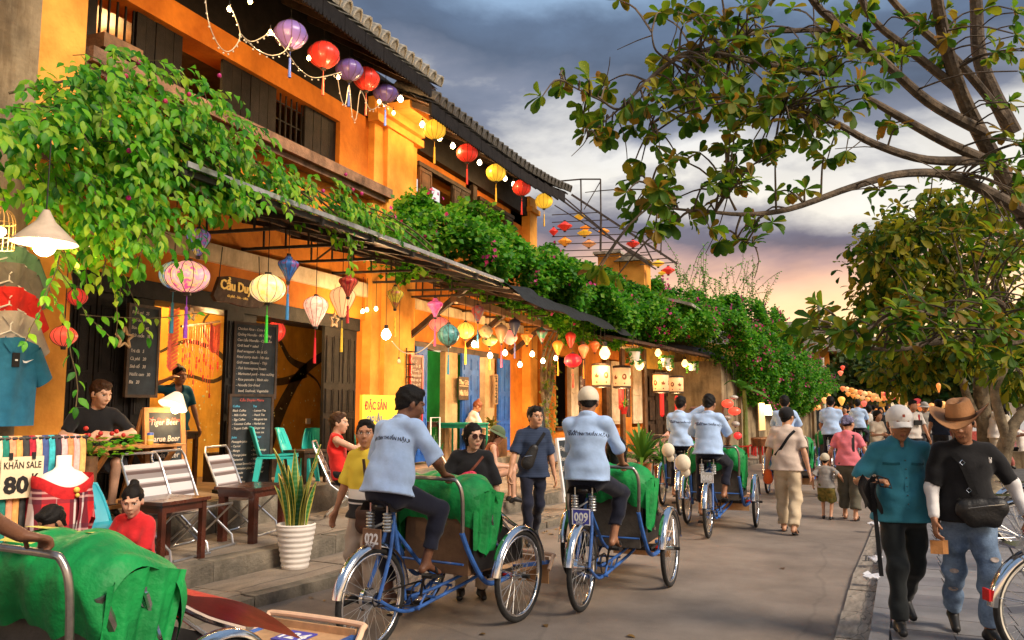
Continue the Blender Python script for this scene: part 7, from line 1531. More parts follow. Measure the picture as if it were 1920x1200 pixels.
  fr_=.0098 if h<.0095 else max(.0098,h*.98)
  if h<=.0125:
   for q in range(4):
    p0=w_+hd*.092+th*(.031-.0205*q);ln=(.072,.080,.074,.058)[q];d_=hd;cum=0
    for sg in range(3):
     cum+=math.radians(c_)*(.30,.40,.30)[sg];d_=hd*math.cos(cum)+pn*math.sin(cum);p1=p0+d_*ln*(.44,.32,.24)[sg];B.cap(p0,p1,fr_*(1-.06*sg),fr_*(.95-.06*sg),k=.003);p0=p1
   t0=w_+hd*.028+th*.025;t1=t0+unit(hd*.7+th*.75+pn*.25)*.045;t2=t1+unit(hd*.9+th*.2+pn*(.2+c_/160))*.034;B.cap(t0,t1,.014,.0115,k=.008);B.cap(t1,t2,.0112,.0095,k=.003)
  else:B.cap(w_+hd*.08,w_+hd*.13+pn*.02*c_/45,.03,.02,pn,1.7,k=.01)
 body,(V,Q)=B.obj('person',skin(sk),h);body.location=loc;body.rotation_euler=(0,0,rz);s_=H/1.70;body.scale=(s_,)*3
 tag(body,label,'person',group)
 out=dict(body=body,hc=hc,hr=hr,hf=hf,hu=hu,sh=sh,arm=arm,leg=leg,u=u2,f=f,r=r,pel=pel,ch=ch,nb=nb)
 if shirt:
  S=SDF();lo_=shirt.get('loose',.0);hm=shirt.get('hem',-.06);bk=bulk
  S.cap(pel+u1*(hm-.02)-r1*.068,pel+u1*(hm-.02)+r1*.068,.130*bk+lo_,k=.03,flat=f1,ff=1.12);S.cap(pel+u1*.05-r1*.05,pel+u1*.05+r1*.05,.128*bk+lo_,k=.03,flat=f1,ff=1.15);S.cap(pel+u1*hm,ab,.137*bk+lo_,.137*bk+lo_*.9,f1,1.22,k=.04)
  S.cap(ab,ch,.137*bk+lo_*.9,.150*(.6+.4*bk)*W_+lo_*.5,f,1.32,k=.04)
  S.cap(ch+r*.055*W_,shc+r*.05+u2*-.035,.112+lo_*.4,.085,f,1.12,k=.05);S.cap(ch-r*.055*W_,shc-r*.05-u2*.035,.112+lo_*.4,.085,f,1.12,k=.05)
  S.cap(sh[1]-r*.02,sh[-1]+r*.02,.058,k=.05);S.cap(shc+r*.10,nb-u2*.03,.052,.06,k=.05);S.cap(shc-r*.10,nb-u2*.03,.052,.06,k=.05);S.cap(nb-u2*.03,nb-u2*.005,.066,.058,k=.03)
  if woman:[S.cap(ch+r*s*.06+f*.055,ch+r*s*.05+f*.06,.062,k=.04)for s in(1,-1)]
  sl=shirt.get('sleeve',.5)
  for s in(1,-1):
   a,e,w_=arm[s]
   if sl==0:continue
   if sl<=1:c=a+(e-a)*sl;n=unit(e-a);S.cap(a,a+(e-a)*min(1,sl+.25),.058*W_+lo_*.25,.056*W_+lo_*.6,k=.035,clip=[(c,n)])
   else:
    S.cap(a,e,.062*W_+lo_*.3,.050+lo_*.3,k=.035);c=e+(w_-e)*(sl-1);n=unit(w_-e);S.cap(e,w_,.050+lo_*.3,.039+lo_*.2,k=.03,clip=[(c,n)])
    if sl<1.95:S.cap(c-n*.03,c-n*.028,.054+lo_*.2,k=.01)
  S.cuts.append((pel+u1*hm,-u1))
  nk=shirt.get('neck','tee');c0=nb+u2*.01
  if nk=='tank':
   for s in(1,-1):S.ell(sh[s]+r*s*.03-u2*.02,np.array([r,f,u2]),(.085,.14,.14),.02,True)
   S.ell(nb+f*.05-u2*.01,np.array([r,f,u2]),(.075,.10,.10),.02,True)
  elif nk=='vneck':S.ell(nb+f*.075-u2*.03,np.array([r,f,u2]),(.055,.06,.10),.02,True)
  elif nk=='collar':
   for q in range(14):
    a=2*PI*q/14;p=nb+r*.064*math.cos(a)+f*.062*math.sin(a)+u2*(.012-.014*math.sin(a));a2=2*PI*(q+1)/14;p2=nb+r*.064*math.cos(a2)+f*.062*math.sin(a2)+u2*(.012-.014*math.sin(a2))
    if not(2.4<q<4.6):S.cap(p,p2,.016,k=.012)
   for s in(1,-1):S.cap(nb+f*.066+r*s*.022,nb+f*.085+r*s*.055-u2*.05,.013,.006,f,1.4,k=.006)
   S.ell(nb+f*.085,np.array([r,f,u2]),(.03,.04,.045),.012,True)
  else:S.ell(nb+f*.035+u2*.035,np.array([r,f,u2]),(.062,.068,.045),.015,True)
  S.amp=shirt.get('amp',.0042)*1.35;S.fr=shirt.get('fr',15)*1.3;S.seed=seed+1.3
  so_,(SV,SQ)=S.obj('shirt',shirt['m'],max(h,.0105)if h<.015 else h*1.1,body);out['shirt']=so_
  if shirt.get('hemband'):
   pass
  if text_back:
   bvh=BVHTree.FromPolygons([tuple(v)for v in SV],[tuple(q)for q in SQ])
   for(st,sz,xo,yo,xs,shr)in text_back:
    c=bpy.data.curves.new('t','FONT');c.body=st;c.size=sz;c.align_x='CENTER';c.resolution_u=1;c.shear=shr;c.offset=.0012;to=bpy.data.objects.new('t',c);me=bpy.data.meshes.new_from_object(to)
    bm=bmesh.new();bm.from_mesh(me);vs=[]
    for v in bm.verts:
     o=ch+r*(v.co.x*xs+xo)+u2*(v.co.y+yo)-f*.4;q=bvh.ray_cast(Vector(o),Vector(f),.8);v.co=(q[0]-Vector(f)*.0025)if q[0]is not None else Vector(o+f*.25)
    bm.to_mesh(me);bm.free();me.materials.clear();me.materials.append(ink_shirt);me.name='shirt_print';link('shirt_print',me,body);bpy.data.objects.remove(to)
 if pants:
  S=SDF();lo_=pants.get('loose',.0);ln=pants.get('len',1.95)
  S.cap(pel-r1*.05+u1*.03,pel+r1*.05+u1*.03,.112*bulk+lo_*.4,k=.03,flat=f1,ff=1.15);S.cap(pel-r1*.05-u1*.05,pel+r1*.05-u1*.05,.106*bulk+lo_*.4,k=.03,flat=f1,ff=1.1)
  for s in(1,-1):
   hp,k,an=leg[s][:3]
   if pants.get('skirt'):continue
   if ln<=1:c=hp+(k-hp)*ln;n=unit(k-hp);S.cap(hp,k,.092*bulk+lo_,.080+lo_*1.6,k=.04,clip=[(c,n)])
   else:S.cap(hp,k,.084*bulk+lo_*.8,.062+lo_,k=.04);c=k+(an-k)*(ln-1);n=unit(an-k);S.cap(k,an+(an-k)*.05,.064+lo_,.050+lo_*1.1,k=.03,clip=[(c,n)])
  if pants.get('skirt'):
   L_=pants['skirt'];S.cap(pel,pel-Z*L_,.13,.17,f1,1.15,k=.04);S.cuts.append((pel-Z*L_*1.0,-Z))
  S.cuts.append((pel+u1*.09,u1));S.amp=pants.get('amp',.0045)*1.3;S.fr=21;S.seed=seed+4.1
  out['pants']=S.obj('trousers',pants['m'],max(h,.0105)if h<.015 else h*1.1,body)[0]
 for s in(1,-1):
  hp,k,an,fd,hl,to=leg[s]
  if shoes=='shoe':
   S=SDF();S.cap(hl-Z*.0,an+fd*.02,.040,.040,k=.02);S.cap(an+fd*.02-Z*.02,to+Z*.004,.040,.032,Z,1.1,k=.02);S.cuts.append((an+Z*.02,Z));S.cuts.append((to-Z*.034,-unit(Z+0*fd)))if abs(fd[2])<.3 else None;S.obj('shoe',SHOE,max(h,.01),body)
  elif shoes=='sandal':
   mb=MB();n_=np.cross(unit(to-hl),X);m0=(hl+to)/2-Z*.022 if abs(fd[2])<.3 else(hl+to)/2-unit(np.cross(r1,fd))*-.0-Z*.022
   mb.T=Matrix.Translation(Vector(m0))@Vector(fd).to_track_quat('Y','Z').to_matrix().to_4x4();mb.prism([(.035*math.cos(a)*(1+.15*math.sin(a)),.02+.13*math.sin(a))for a in np.arange(0,6.2,.45)],.018,(0,-.0,-.018));mb.T=None;mb.build('sandal',SHOE,body)
   mb=MB();q=an+fd*.085-Z*.035;mb.tube([q-r1*.042-Z*.02,q-r1*.03+Z*.012,q+Z*.022,q+r1*.03+Z*.012,q+r1*.042-Z*.02],.009,6,True,3);mb.build('strap',SHOE,body)
 hm_=hairm or HAIR
 if hair:
  S=SDF();S.ell(he(0,-.024,.036),I3,(.0815,.099,.097),.02)
  if hair=='short':L0,sl_=.050,.85
  elif hair=='crop':L0,sl_=.046,.72
  elif hair=='bangs':L0,sl_=.040,.8
  else:L0,sl_=.056,1.0
  if hair in('short','crop'):S.cap(he(0,-.052,.0),he(0,-.050,-.085),.052,.042,k=.03);[S.cap(he(s*.074,.012,.01),he(s*.071,.016,-.022),.010,.006,k=.01)for s in(1,-1)];S.cap(he(-.03,.045,.098),he(.03,.04,.098),.026,k=.03)
  nn=unit(hu*-1+hf*sl_);c=he(0,.088,L0);S.cuts.append((c,nn))if hair in('short','crop','bangs','bun')else None
  if hair=='bob':
   S=SDF();S.ell(he(0,-.022,.030),I3,(.084,.101,.099),.02);[S.cap(he(s*.068,-.02,0),he(s*.064,-.005,-.075),.028,.018,k=.03)for s in(1,-1)];S.cap(he(0,-.07,0),he(0,-.075,-.10),.055,.045,k=.04);S.ell(he(0,.10,-.04),I3,(.068,.075,.088),.02,True)
  if hair=='long':
   S=SDF();S.ell(he(0,-.02,.028),I3,(.088,.105,.10),.02);S.cap(he(0,-.07,0),nb-f*.07-u2*.10,.06,.045,hf0,1.3,k=.04);[S.cap(he(s*.075,-.03,0),he(s*.07,-.03,-.12),.026,.02,k=.03)for s in(1,-1)];S.ell(he(0,.105,-.03),I3,(.068,.085,.085),.02,True)
  if hair in('bun','bangs'):S.cap(he(0,-.06,.115),he(0,-.075,.125),.040 if hair=='bangs' else .034,k=.015)
  S.amp=.0026;S.fr=80;S.seed=seed
  if hair in('bangs','bun'):
   S.cuts=[];cb=SDF();S.ell(he(0,.105,-.055),I3,(.066,.075,.085 if hair=='bangs' else .105),.015,True);S.cuts.append((he(0,0,-.055),-unit(hu)))
  if hat:S.cuts.append((he(0,0,.045),unit(hu)))
  S.obj('hair',hm_,max(min(h,.009),.007)if h<.013 else h,body)
 if hat=='cap' or hat=='bucket':
  S=SDF();S.ell(he(0,-.018,.032),I3,(.088,.113,.094),.01);S.cuts.append((he(0,0,.008),-unit(hu-hf*.28)));S.obj('cap',hatm,max(h*.8,.007),body)
  mb=MB();fd_=hf
  def brim(u,v,o=0.):
   a=(u-.5)*2*1.2;return he(math.sin(a)*(.087-.006*v),-.018+math.cos(a)*.111+.070*v*max(0,math.cos(a*1.2))**.6,.034+o-.020*v-.038*math.sin(a)**2*(.15+.85*v))
  if hat=='cap':mb.grid(lambda u,v:brim(u,v),16,5);mb.grid(lambda u,v:brim(1-u,v,-.005),16,5);mb.build('cap_brim',hatm,body,'all')
  else:
   mb.grid(lambda u,v:he((.090+.05*v)*math.cos(u*2*PI),-.012+(.108+.05*v)*math.sin(u*2*PI),.034-.035*v),28,4);mb.build('hat_brim',hatm,body,'all')
 elif hat=='scarf':
  S=SDF();S.ell(he(0,-.015,.036),I3,(.094,.110,.098),.01);S.cap(he(0,-.11,.03),he(0,-.13,.0),.04,.03,k=.02);S.cuts.append((he(0,.06,.055),unit(-hu+hf*.45)));S.amp=.003;S.fr=40;S.obj('head_scarf',hatm,max(h*.8,.008),body)
 elif hat=='cowboy':
  mb=MB();hs=1.0
  def crown(u,v):
   a=2*PI*u;t=v;rx=.094-.022*t**1.5;ry=.116-.026*t**1.5;z=.045+.115*t;
   if t>.9:pass
   return he(rx*math.cos(a),-.012+ry*math.sin(a),z)
  mb.grid(crown,32,8);
  def top_(u,v):a=2*PI*u;rx,ry=.072*(1-v),.090*(1-v);return he(rx*math.cos(a),-.012+ry*math.sin(a),.16+.012*math.sin(min(v*3,1)*PI/2)-.034*math.exp(-((1-v)*math.cos(a)*3.2)**2)*min(1,v*2.2)-.02*max(0,math.sin(a))*v)
  mb.grid(top_,32,6);mb.build('hat_crown',hatm,body,'all');mb=MB()
  def br(u,v,o=0):a=2*PI*u;rx=.094+.088*v;ry=.116+.075*v;return he(rx*math.cos(a),-.012+ry*math.sin(a),.045+o+v*(.075*abs(math.cos(a))**1.6-.042*abs(math.sin(a))**2)+.01*v*v)
  mb.grid(br,40,6);mb.grid(lambda u,v:br(1-u,v,-.006),40,6);mb.build('hat_brim',hatm,body,'all');mb=MB();mb.grid(lambda u,v:he(.0965*math.cos(2*PI*u),-.012+.1185*math.sin(2*PI*u),.048+.022*v),32,1);mb.build('hat_band',mat('hat_band',(.10,.045,.02),.6),body,'all')
 if face and h<.0125:
  bvh=BVHTree.FromPolygons([tuple(v)for v in V],[tuple(q)for q in Q]);A_=np.arange(0,2*PI,PI/7)
  for s in(1,-1):
   for nm,m_,cx,cy,rx,ry,of in(('eye',EYEW,s*.0325,.008,.0135,.0052,.0012),('iris',IRIS,s*.0325,.0085,.0058,.0056,.0022)):
    p=patch(bvh,hc,hr,hu,hf,[(cx+rx*math.cos(a),cy+ry*math.sin(a))for a in A_],of)
    if all(q is not None for q in p):mb=MB();mb.add(p,[tuple(range(len(p)))]);eo=mb.build(nm,m_,body)
   lid=[(s*(.0325+.0145*t),.0135-.003*t*t)for t in np.linspace(-1,1,6)];lid+=[(x,y+.0032)for x,y in lid[::-1]];p=patch(bvh,hc,hr,hu,hf,lid,.0024)
   if all(q is not None for q in p):mb=MB();mb.add(p,[tuple(range(12))]);mb.build('eyelid',IRIS,body)
   bw=[(s*(.033+.019*t),.0285-.004*t*t+.001*t)for t in np.linspace(-1,1,6)];bw+=[(x,y+.0055)for x,y in bw[::-1]];p=patch(bvh,hc,hr,hu,hf,bw,.002)
   if all(q is not None for q in p):mb=MB();mb.add(p,[tuple(range(12))]);mb.build('eyebrow',hm_,body)
  mo=[(.021*math.cos(a),-.063+.0065*math.sin(a)*(1-.3*abs(math.cos(a))))for a in A_];p=patch(bvh,hc,hr,hu,hf,mo,.0015)
  if all(q is not None for q in p):mb=MB();mb.add(p,[tuple(range(len(p)))]);mb.build('lips',LIPR if lip else LIP,body,True)
  mo=[(-.020,-.0632),(.020,-.0632),(.018,-.0652),(-.018,-.0652)];p=patch(bvh,hc,hr,hu,hf,mo,.0026)
  if all(q is not None for q in p):mb=MB();mb.add(p,[(0,1,2,3)]);mb.build('mouth',IRIS,body)
 return out
ink_shirt=mat('shirt_print_ink',(.03,.035,.07),.8,.05)
# who is where
def face_rz(dx,dy):return math.atan2(-dx,dy)
TOCAM=-(PI-YAW)
blue_s=cloth('pale_blue',(.42,.58,.86));navy_p=cloth('navy_trousers',(.012,.014,.028));blackc=cloth('black',(.012,.012,.014))
tx=[('NHÂN TÌNH THUẦN HẬU',.036,.02,-.01,.82,0),('Hội An',.034,-.12,.015,1.2,.4)]
def world_rider(cyl,label,H,sk,lean,hatargs,seed,py=.15,tb=tx,head=(0,0,0),h=.0095,hands=None,twist=0,lean2=None,side=0,sleeve=1.0,bulk=1.0,face=True,hem=-.05):
 s=H/1.70;loc=cyl.location;k=1/s
 hd=hands or{1:(.20,.545,1.155),-1:(-.20,.545,1.155)}
 return person(label,tuple(loc),cyl.rotation_euler[2],H,sk,h,pel=(0,py*k,1.08*k),lean=lean,lean2=lean2,side=side,twist=twist,head=head,hands={q:tuple(np.array(v)*k)for q,v in hd.items()},feet={1:(.15*k,.40*k,.53*k),-1:(-.15*k,.38*k,.225*k),'dir1':(.1,1,-.25),'dir-1':(-.1,1,-.12)},knee={1:(.35,1,.25),-1:(-.3,1,.2)},elb={1:(.8,-.6,-.3),-1:(-.8,-.6,-.3)},curl=(170,170),palm={1:(0,0,-1),-1:(0,0,-1)},hdir={1:(0,.9,-.25),-1:(0,.9,-.25)},shirt=dict(m=blue_s,sleeve=sleeve,hem=hem,loose=.022,neck='collar',amp=.0055,fr=13),pants=dict(m=navy_p,len=1.72,loose=.006),shoes='sandal',seed=seed,text_back=tb,bulk=bulk,face=face,**hatargs)
creamc=cloth('cream_cap',(.78,.68,.52));whitec=cloth('white_cap',(.74,.70,.66))
world_rider(C022,'bare-headed rider in pale blue shirt leaning over the 022 cyclo',1.63,2,14,dict(hair='crop'),.3,head=(-28,-4,0),lean2=20,twist=-6,h=.009,tb=[('NHÂN TÌNH THUẦN HẬU',.036,.0,-.02,.82,0)],bulk=1.08)
world_rider(C009,'rider in pale blue shirt and cream cap on the 009 cyclo',1.62,3,4,dict(hair='crop',hat='cap',hatm=creamc),1.1,head=(18,-12,0),lean2=8,sleeve=1.15,h=.009)
world_rider(C068,'bare-headed rider in pale blue shirt on the 068 cyclo',1.60,3,6,dict(hair='crop'),2.4,head=(-10,-12,0),lean2=10,h=.011)
world_rider(C067,'rider in pale blue shirt with hand at his ear on the 067 cyclo',1.58,3,3,dict(hair='crop'),3.3,head=(-15,-5,0),h=.011,hands={1:(.17,.28,1.62),-1:(-.20,.545,1.155)})
world_rider(CL,'rider of the lower left cyclo whose dark arm reaches in',1.70,2,24,dict(hair='crop'),5.0,py=-.12,h=.012)
world_rider(CF1,'far rider in pale blue shirt left of the pink-shirted woman',1.72,3,2,dict(hair='crop'),4.0,tb=None,h=.017)
world_rider(CF2,'farthest rider in pale blue shirt in mid-street',1.68,3,4,dict(hair='crop'),4.4,tb=None,h=.018)
world_rider(CF3,'rider in pale blue hidden behind the man with the orange pouch',1.66,3,4,dict(hair='crop'),4.8,tb=None,h=.016)
for cyl,off,lb in((C068,(-.30,-.02,.93),'larger cream cap hanging at the left of the 068 saddle'),(C067,(-.16,-.05,.98),'cream cap hanging at the left of the 067 saddle')):
 p=cyl.matrix_basis@Vector(off);S=SDF();S.ell((0,0,0),np.eye(3),(.10,.075,.11),.01);S.cuts.append(((0,.02,0),np.array([0,1.,0])));V,Q=S.mesh(.012);t=link('hung_cap',npmesh('hung_cap',V,Q,creamc,True),None,p,0,lb,'cap')
 mb=MB();mb.ball((.03,.01,-.12),.06,10,6,(1,.25,1));mb.build('cap_brim',creamc,t,True)
def at(px,py,z=0.):g=gz(px,py,z);return(g.x,g.y,z)
tealc=cloth('teal_shirt',(.04,.22,.31));dgrey=cloth('charcoal_trousers',(.018,.022,.024))
g=at(1700,1178,.1);TE=person('man in teal shirt and white cap looking down as he walks',g,math.radians(-166),1.56,3,.0085,lean=2,head=(-4,-11,0),pel=(0,.03,.915),hands={1:(.27,.24,1.12),-1:(-.25,.02,.86)},elb={1:(.6,-.7,-1),-1:(-.4,-1,0)},feet={1:(.10,.16,.085),-1:(-.09,-.30,.17),'dir1':(.15,1,.05),'dir-1':(-.1,.85,-.55)},knee={-1:(-.1,1,0),1:(.05,1,0)},curl=(185,50),palm={1:(-.3,.0,-1)},hdir={1:(-.75,.5,.15)},shirt=dict(m=tealc,sleeve=.95,hem=-.10,loose=.016,neck='collar',amp=.005),pants=dict(m=dgrey,loose=.008),hat='cap',hatm=whitec,hair='short',seed=.7,bulk=1.12)
b=TE['body']
def on_front(D,px_list,m,name,parent,w_=.012,off=.006):
 me=D['shirt'].data;bvh=BVHTree.FromPolygons([tuple(v.co)for v in me.vertices],[tuple(p.vertices)for p in me.polygons]);pts=[]
 for x,y,sgn in px_list:
  o=D['ch']+D['r']*x+D['u']*y+D['f']*.5*sgn;q=bvh.ray_cast(Vector(o),Vector(-D['f']*sgn),1.0)
  pts.append((q[0]+Vector(D['f'])*off*sgn)if q[0]is not None else Vector(o-D['f']*.38*sgn))
 mb=MB();n=len(pts)
 for i in range(n-1):
  for j in range(4):pass
 P_,_=_catmull(pts,0,4);vs=[]
 for i,p in enumerate(P_):
  d=(P_[min(i+1,len(P_)-1)]-P_[max(i-1,0)]).normalized();sd_=d.cross(Vector(D['f'])).normalized();vs+=[p+sd_*w_,p-sd_*w_]
 mb.add(vs,[(2*i,2*i+1,2*i+3,2*i+2)for i in range(len(P_)-1)]);return mb.build(name,m,parent)
mb=MB()
btn=mat('teal_button',(.05,.10,.12),.4);me=TE['shirt'].data;bvh=BVHTree.FromPolygons([tuple(v.co)for v in me.vertices],[tuple(p.vertices)for p in me.polygons])
on_front(TE,[(-.002,.06,1),(-.002,-.05,1),(0,-.2,1),(0,-.33,1)],tealc,'placket',b,.014,.003)
for k in range(6):
 q=bvh.ray_cast(Vector(TE['ch']+TE['u']*(.03-.065*k)+TE['f']*.5),Vector(-TE['f']),1)
 if q[0]is not None:mb.ball(q[0]+Vector(TE['f'])*.005,.006,6,4)
mb.build('button',btn,b)['kind']='stuff'
on_front(TE,[(-.15,.0,1),(-.09,.0,1),(-.04,.005,1)],cloth('teal_dark',(.015,.11,.15)),'pocket_flap',b,.010,.005);on_front(TE,[(.15,.0,1),(.09,.0,1),(.04,.005,1)],cloth('teal_dark',(.015,.11,.15)),'pocket_flap',b,.010,.005)
mb=MB();q=TE['hc']+TE['hf']*.098+TE['hu']*.075;mb.T=Matrix.Translation(Vector(q));mb.box((0,0,0),(.018,.006,.022));mb.T=None;mb.build('cap_badge',mat('red_brown_badge',(.35,.06,.03),.6),b)
hw=b.matrix_basis@Vector(TE['arm'][1][2]);t=thing('jacket','dark jacket and strap hung over the raised arm of the teal-shirted man','jacket',hw)
mb=MB();mb.grid(lambda u,v:(-.07+.11*u-.02*math.sin(v*5),.05-.13*u+.02*math.sin(u*9+v*3),.03-.22*v+.02*math.sin(u*12)),8,8);mb.grid(lambda u,v:(-.05+.07*u,.10-.12*u+.015*math.sin(u*9+v*3),.0-.16*v),6,6);PT(t,mb,'cloth_fold',cloth('black',(.012,.012,.014)),'all')
mb=MB();mb.bar((.0,-.06,0),(.03,-.06,-.62),.028,.006,(0,1,0));PT(t,mb,'strap',cloth('black',(.01,.01,.01)))
mb=MB();mb.tube([(.03,-.05,.05),(.10,-.08,.03),(.12,-.07,-.03),(.05,-.06,-.02),(.03,-.05,.05)],.006,5);PT(t,mb,'buckle',ink)
mb=MB();mb.torus(tuple(Vector(TE['arm'][1][2])*.82+Vector(TE['arm'][1][1])*.18),.034,.011,20,6,'z');mb.build('wrist_band',cloth('band',(.10,.08,.25)),b)
jeans=mat('washed_denim',(.20,.29,.42),.9,.4,2.6,.25,120,col2=(.05,.085,.16));speckle(jeans,60,.3)
strawm=mat('tan_felt',(.46,.215,.085),.8,.14,6,.2,60)
g=at(1826,1196,.1);CB=person('man in black t-shirt and tan cowboy hat walking on the promenade',g,math.radians(-172),1.55,3,.0085,lean=3,head=(-26,-12,4),pel=(0,.02,.925),hands={1:(.26,.16,.87),-1:(-.37,.10,.90)},elb={1:(.5,-1,0),-1:(-.7,-.8,0)},feet={-1:(-.08,.10,.085),1:(.07,-.26,.13),'dir-1':(-.15,1,.0),'dir1':(.1,.9,-.35)},curl=(70,130),palm={-1:(.6,-.6,0)},shirt=dict(m=blackc,sleeve=.92,hem=-.07,loose=.016,amp=.0042),pants=dict(m=jeans,loose=.012,amp=.006),hat='cowboy',hatm=strawm,hair='short',seed=2.2,bulk=1.1)
b=CB['body'];ws=cloth('white_sleeve',(.72,.70,.70))
for s in(1,-1):
 a_,e_,w_=CB['arm'][s];S=SDF();S.cap(a_+(e_-a_)*.6,e_,.051,.049,k=.03);S.cap(e_,e_+(w_-e_)*.86,.050,.036,k=.03);S.amp=.0015;S.fr=40;S.obj('arm_sleeve',ws,.0095,b)
on_front(CB,[(.10,.085,1),(.06,.03,1),(.02,-.08,1),(-.02,-.2,1)],cloth('strap_black',(.008,.008,.009)),'strap',b,.02,.008)
mb=MB()
P1=CB['ch']+CB['r']*-.13+CB['u']*.045+CB['f']*.142
mb.T=Matrix.Translation(Vector(P1));mb.ball((0,0,0),.012,8,5,(.8,.3,1.3));mb.ball((-.007,0,.02),.005,6,4,(.7,.4,2));mb.ball((.007,0,.02),.005,6,4,(.7,.4,2));mb.T=None;mb.build('chest_emblem',whitec,b)
p=b.matrix_basis@Vector(CB['pel']+np.array([-.06,.155,.02]));t=thing('waist_bag','black zipped bag across the front of the cowboy-hatted man','bag',p,b.rotation_euler[2])
S=SDF();S.cap((-.09,.0,.02),(.09,0,.0),.07,.075,(0,1,0),1.7,k=.02);S.cap((-.06,.01,-.05),(.06,.01,-.05),.06,.06,(0,1,0),1.8,k=.03);S.amp=.003;S.fr=30;S.obj('pouch',mat('black_leather',(.014,.013,.013),.45,.2,20,.2,60),.009,t)
mb=MB();mb.tube([(-.12,.05,.05),(-.02,.062,.04),(.10,.055,.02)],.004,5,True,3);PT(t,mb,'zip',chrome);mb=MB();mb.tube([(.10,.0,.05),(.16,-.06,.08)],.013,6);mb.tube([(-.12,.0,.05),(-.18,-.08,.08)],.013,6);PT(t,mb,'strap_end',ink)
for q_ in(.035,-.165):mb=MB();c_=CB['ch']+CB['r']*(.062+.35*(q_-.035)*.5)+CB['u']*q_+CB['f']*.168;mb.T=Matrix.Translation(Vector(c_));mb.torus((0,0,0),.018,.004,4,5,'y');mb.T=None;mb.build('buckle',chrome,b)
w_=b.matrix_basis@Vector(CB['arm'][-1][2]+unit(CB['arm'][-1][2]-CB['arm'][-1][1])*.10);t=thing('water_bottle','small blue and clear water bottle in the hand of the cowboy-hatted man','bottle',w_+Vector((0,-.02,-.02)));mb=MB();mb.lathe([(.001,-.05),(.03,-.05),(.032,.0),(.03,.05),(.014,.08),(.001,.08)],14);PT(t,mb,'bottle_body',mat('bottle_plastic',(.35,.42,.70),.2,.2,20),True);mb=MB();mb.cyl((0,0,-.06),.018,.02,10);PT(t,mb,'cap',plateb)
w_=b.matrix_basis@Vector(CB['arm'][1][2]+np.array([0,.02,-.12]));t=thing('paper_tag','folded brown paper tag in the right hand of the cowboy-hatted man','paper',w_);mb=MB();mb.box((0,0,-.07),(.075,.004,.09));mb.box((.05,.02,-.07),(.05,.004,.09),rz=.5);PT(t,mb,'card',oak);mb=MB();mb.tube([(0,0,-.02),(.01,.01,.05)],.003,4);PT(t,mb,'string',cordm)
for x,z in((.11,.48),(-.12,.60),(.10,.33)):
 mb=MB();me=CB['pants'].data;bv=BVHTree.FromPolygons([tuple(v.co)for v in me.vertices],[tuple(q.vertices)for q in me.polygons]);vs=[]
 for a in np.arange(0,6.2,.6):
  q=bv.ray_cast(Vector((x+.03*math.cos(a),.6,z+.018*math.sin(a))),Vector((0,-1,0)),1.2)
  if q[0]is not None:vs.append(q[0]+Vector((0,.008,0)))
 if len(vs)>5:mb.add(vs,[tuple(range(len(vs)))]);mb.build('torn_patch',mat('denim_tear',(.50,.42,.38),.9,.2,40),b)
beige=cloth('beige_tee',(.62,.50,.42));khaki=cloth('cream_trousers',(.58,.46,.31))
g=at(1480,1000);WT=person('man in beige t-shirt and black cap walking away with an orange pouch',g,math.radians(-6),1.64,0,.0105,pel=(0,0,.92),head=(-20,-3,0),hands={1:(.29,-.02,.83),-1:(-.29,.06,.84)},feet={1:(.09,-.20,.11),-1:(-.09,.14,.085),'dir1':(.1,1,-.3)},shirt=dict(m=beige,sleeve=.78,hem=-.08,loose=.022),pants=dict(m=khaki,loose=.022),shoes='sandal',hair='crop',hat='cap',hatm=blackc,seed=.2)
on_front(WT,[(.13,.12,-1),(.05,.03,-1),(-.05,-.12,-1),(-.14,-.22,-1)],blackc,'strap',WT['body'],.018,.006)
p=WT['body'].matrix_basis@Vector((-.26,.02,.80));S=SDF();S.cap((0,0,0),(0,0,-.09),.05,.065,k=.02);V,Q=S.mesh(.012);link('pouch',npmesh('pouch',V,Q,cloth('orange',(.78,.12,.02)),True),None,p,0,'orange drawstring pouch carried by the man in beige','pouch')
g=at(1551,974);person('small child in grey t-shirt, camouflage shorts and cap',g,math.radians(-8),.96,0,.0125,HS=1.35,pel=(0,0,.86),head=(0,0,0),hands={1:(.40,.1,1.02),-1:(-.32,.02,.88)},feet={1:(.10,-.06,.085),-1:(-.10,.1,.085)},shirt=dict(m=cloth('grey_tee',(.30,.28,.26)),sleeve=.8,hem=-.05,loose=.02),pants=dict(m=mat('camouflage',(.20,.14,.03),.9,.5,9,col2=(.012,.05,.012)),len=.95,loose=.03),hat='cap',hatm=cloth('pale_cap',(.55,.50,.38)),hair='crop',seed=1,bulk=1.12)
g=at(1595,975);PW=person('woman in pink t-shirt with patterned head scarf walking away',g,math.radians(-6),1.50,0,.0105,woman=True,head=(-30,-5,0),hands={-1:(-.30,.16,.92),1:(.26,.2,1.0)},feet={1:(.09,-.10,.09),-1:(-.09,.12,.085)},shirt=dict(m=cloth('pink',(.78,.20,.24)),sleeve=.7,hem=-.04,loose=.022),pants=dict(m=cloth('olive_trousers',(.115,.105,.075)),loose=.03,len=1.75),shoes='sandal',hair='bun',hat='scarf',hatm=mat('scarf_print',(.16,.15,.26),.8,.5,22,col2=(.02,.015,.02)),seed=3)
on_front(PW,[(.10,.13,-1),(.10,.0,-1),(.10,-.15,-1)],cloth('grey_strap',(.06,.05,.05)),'strap',PW['body'],.022,.008)
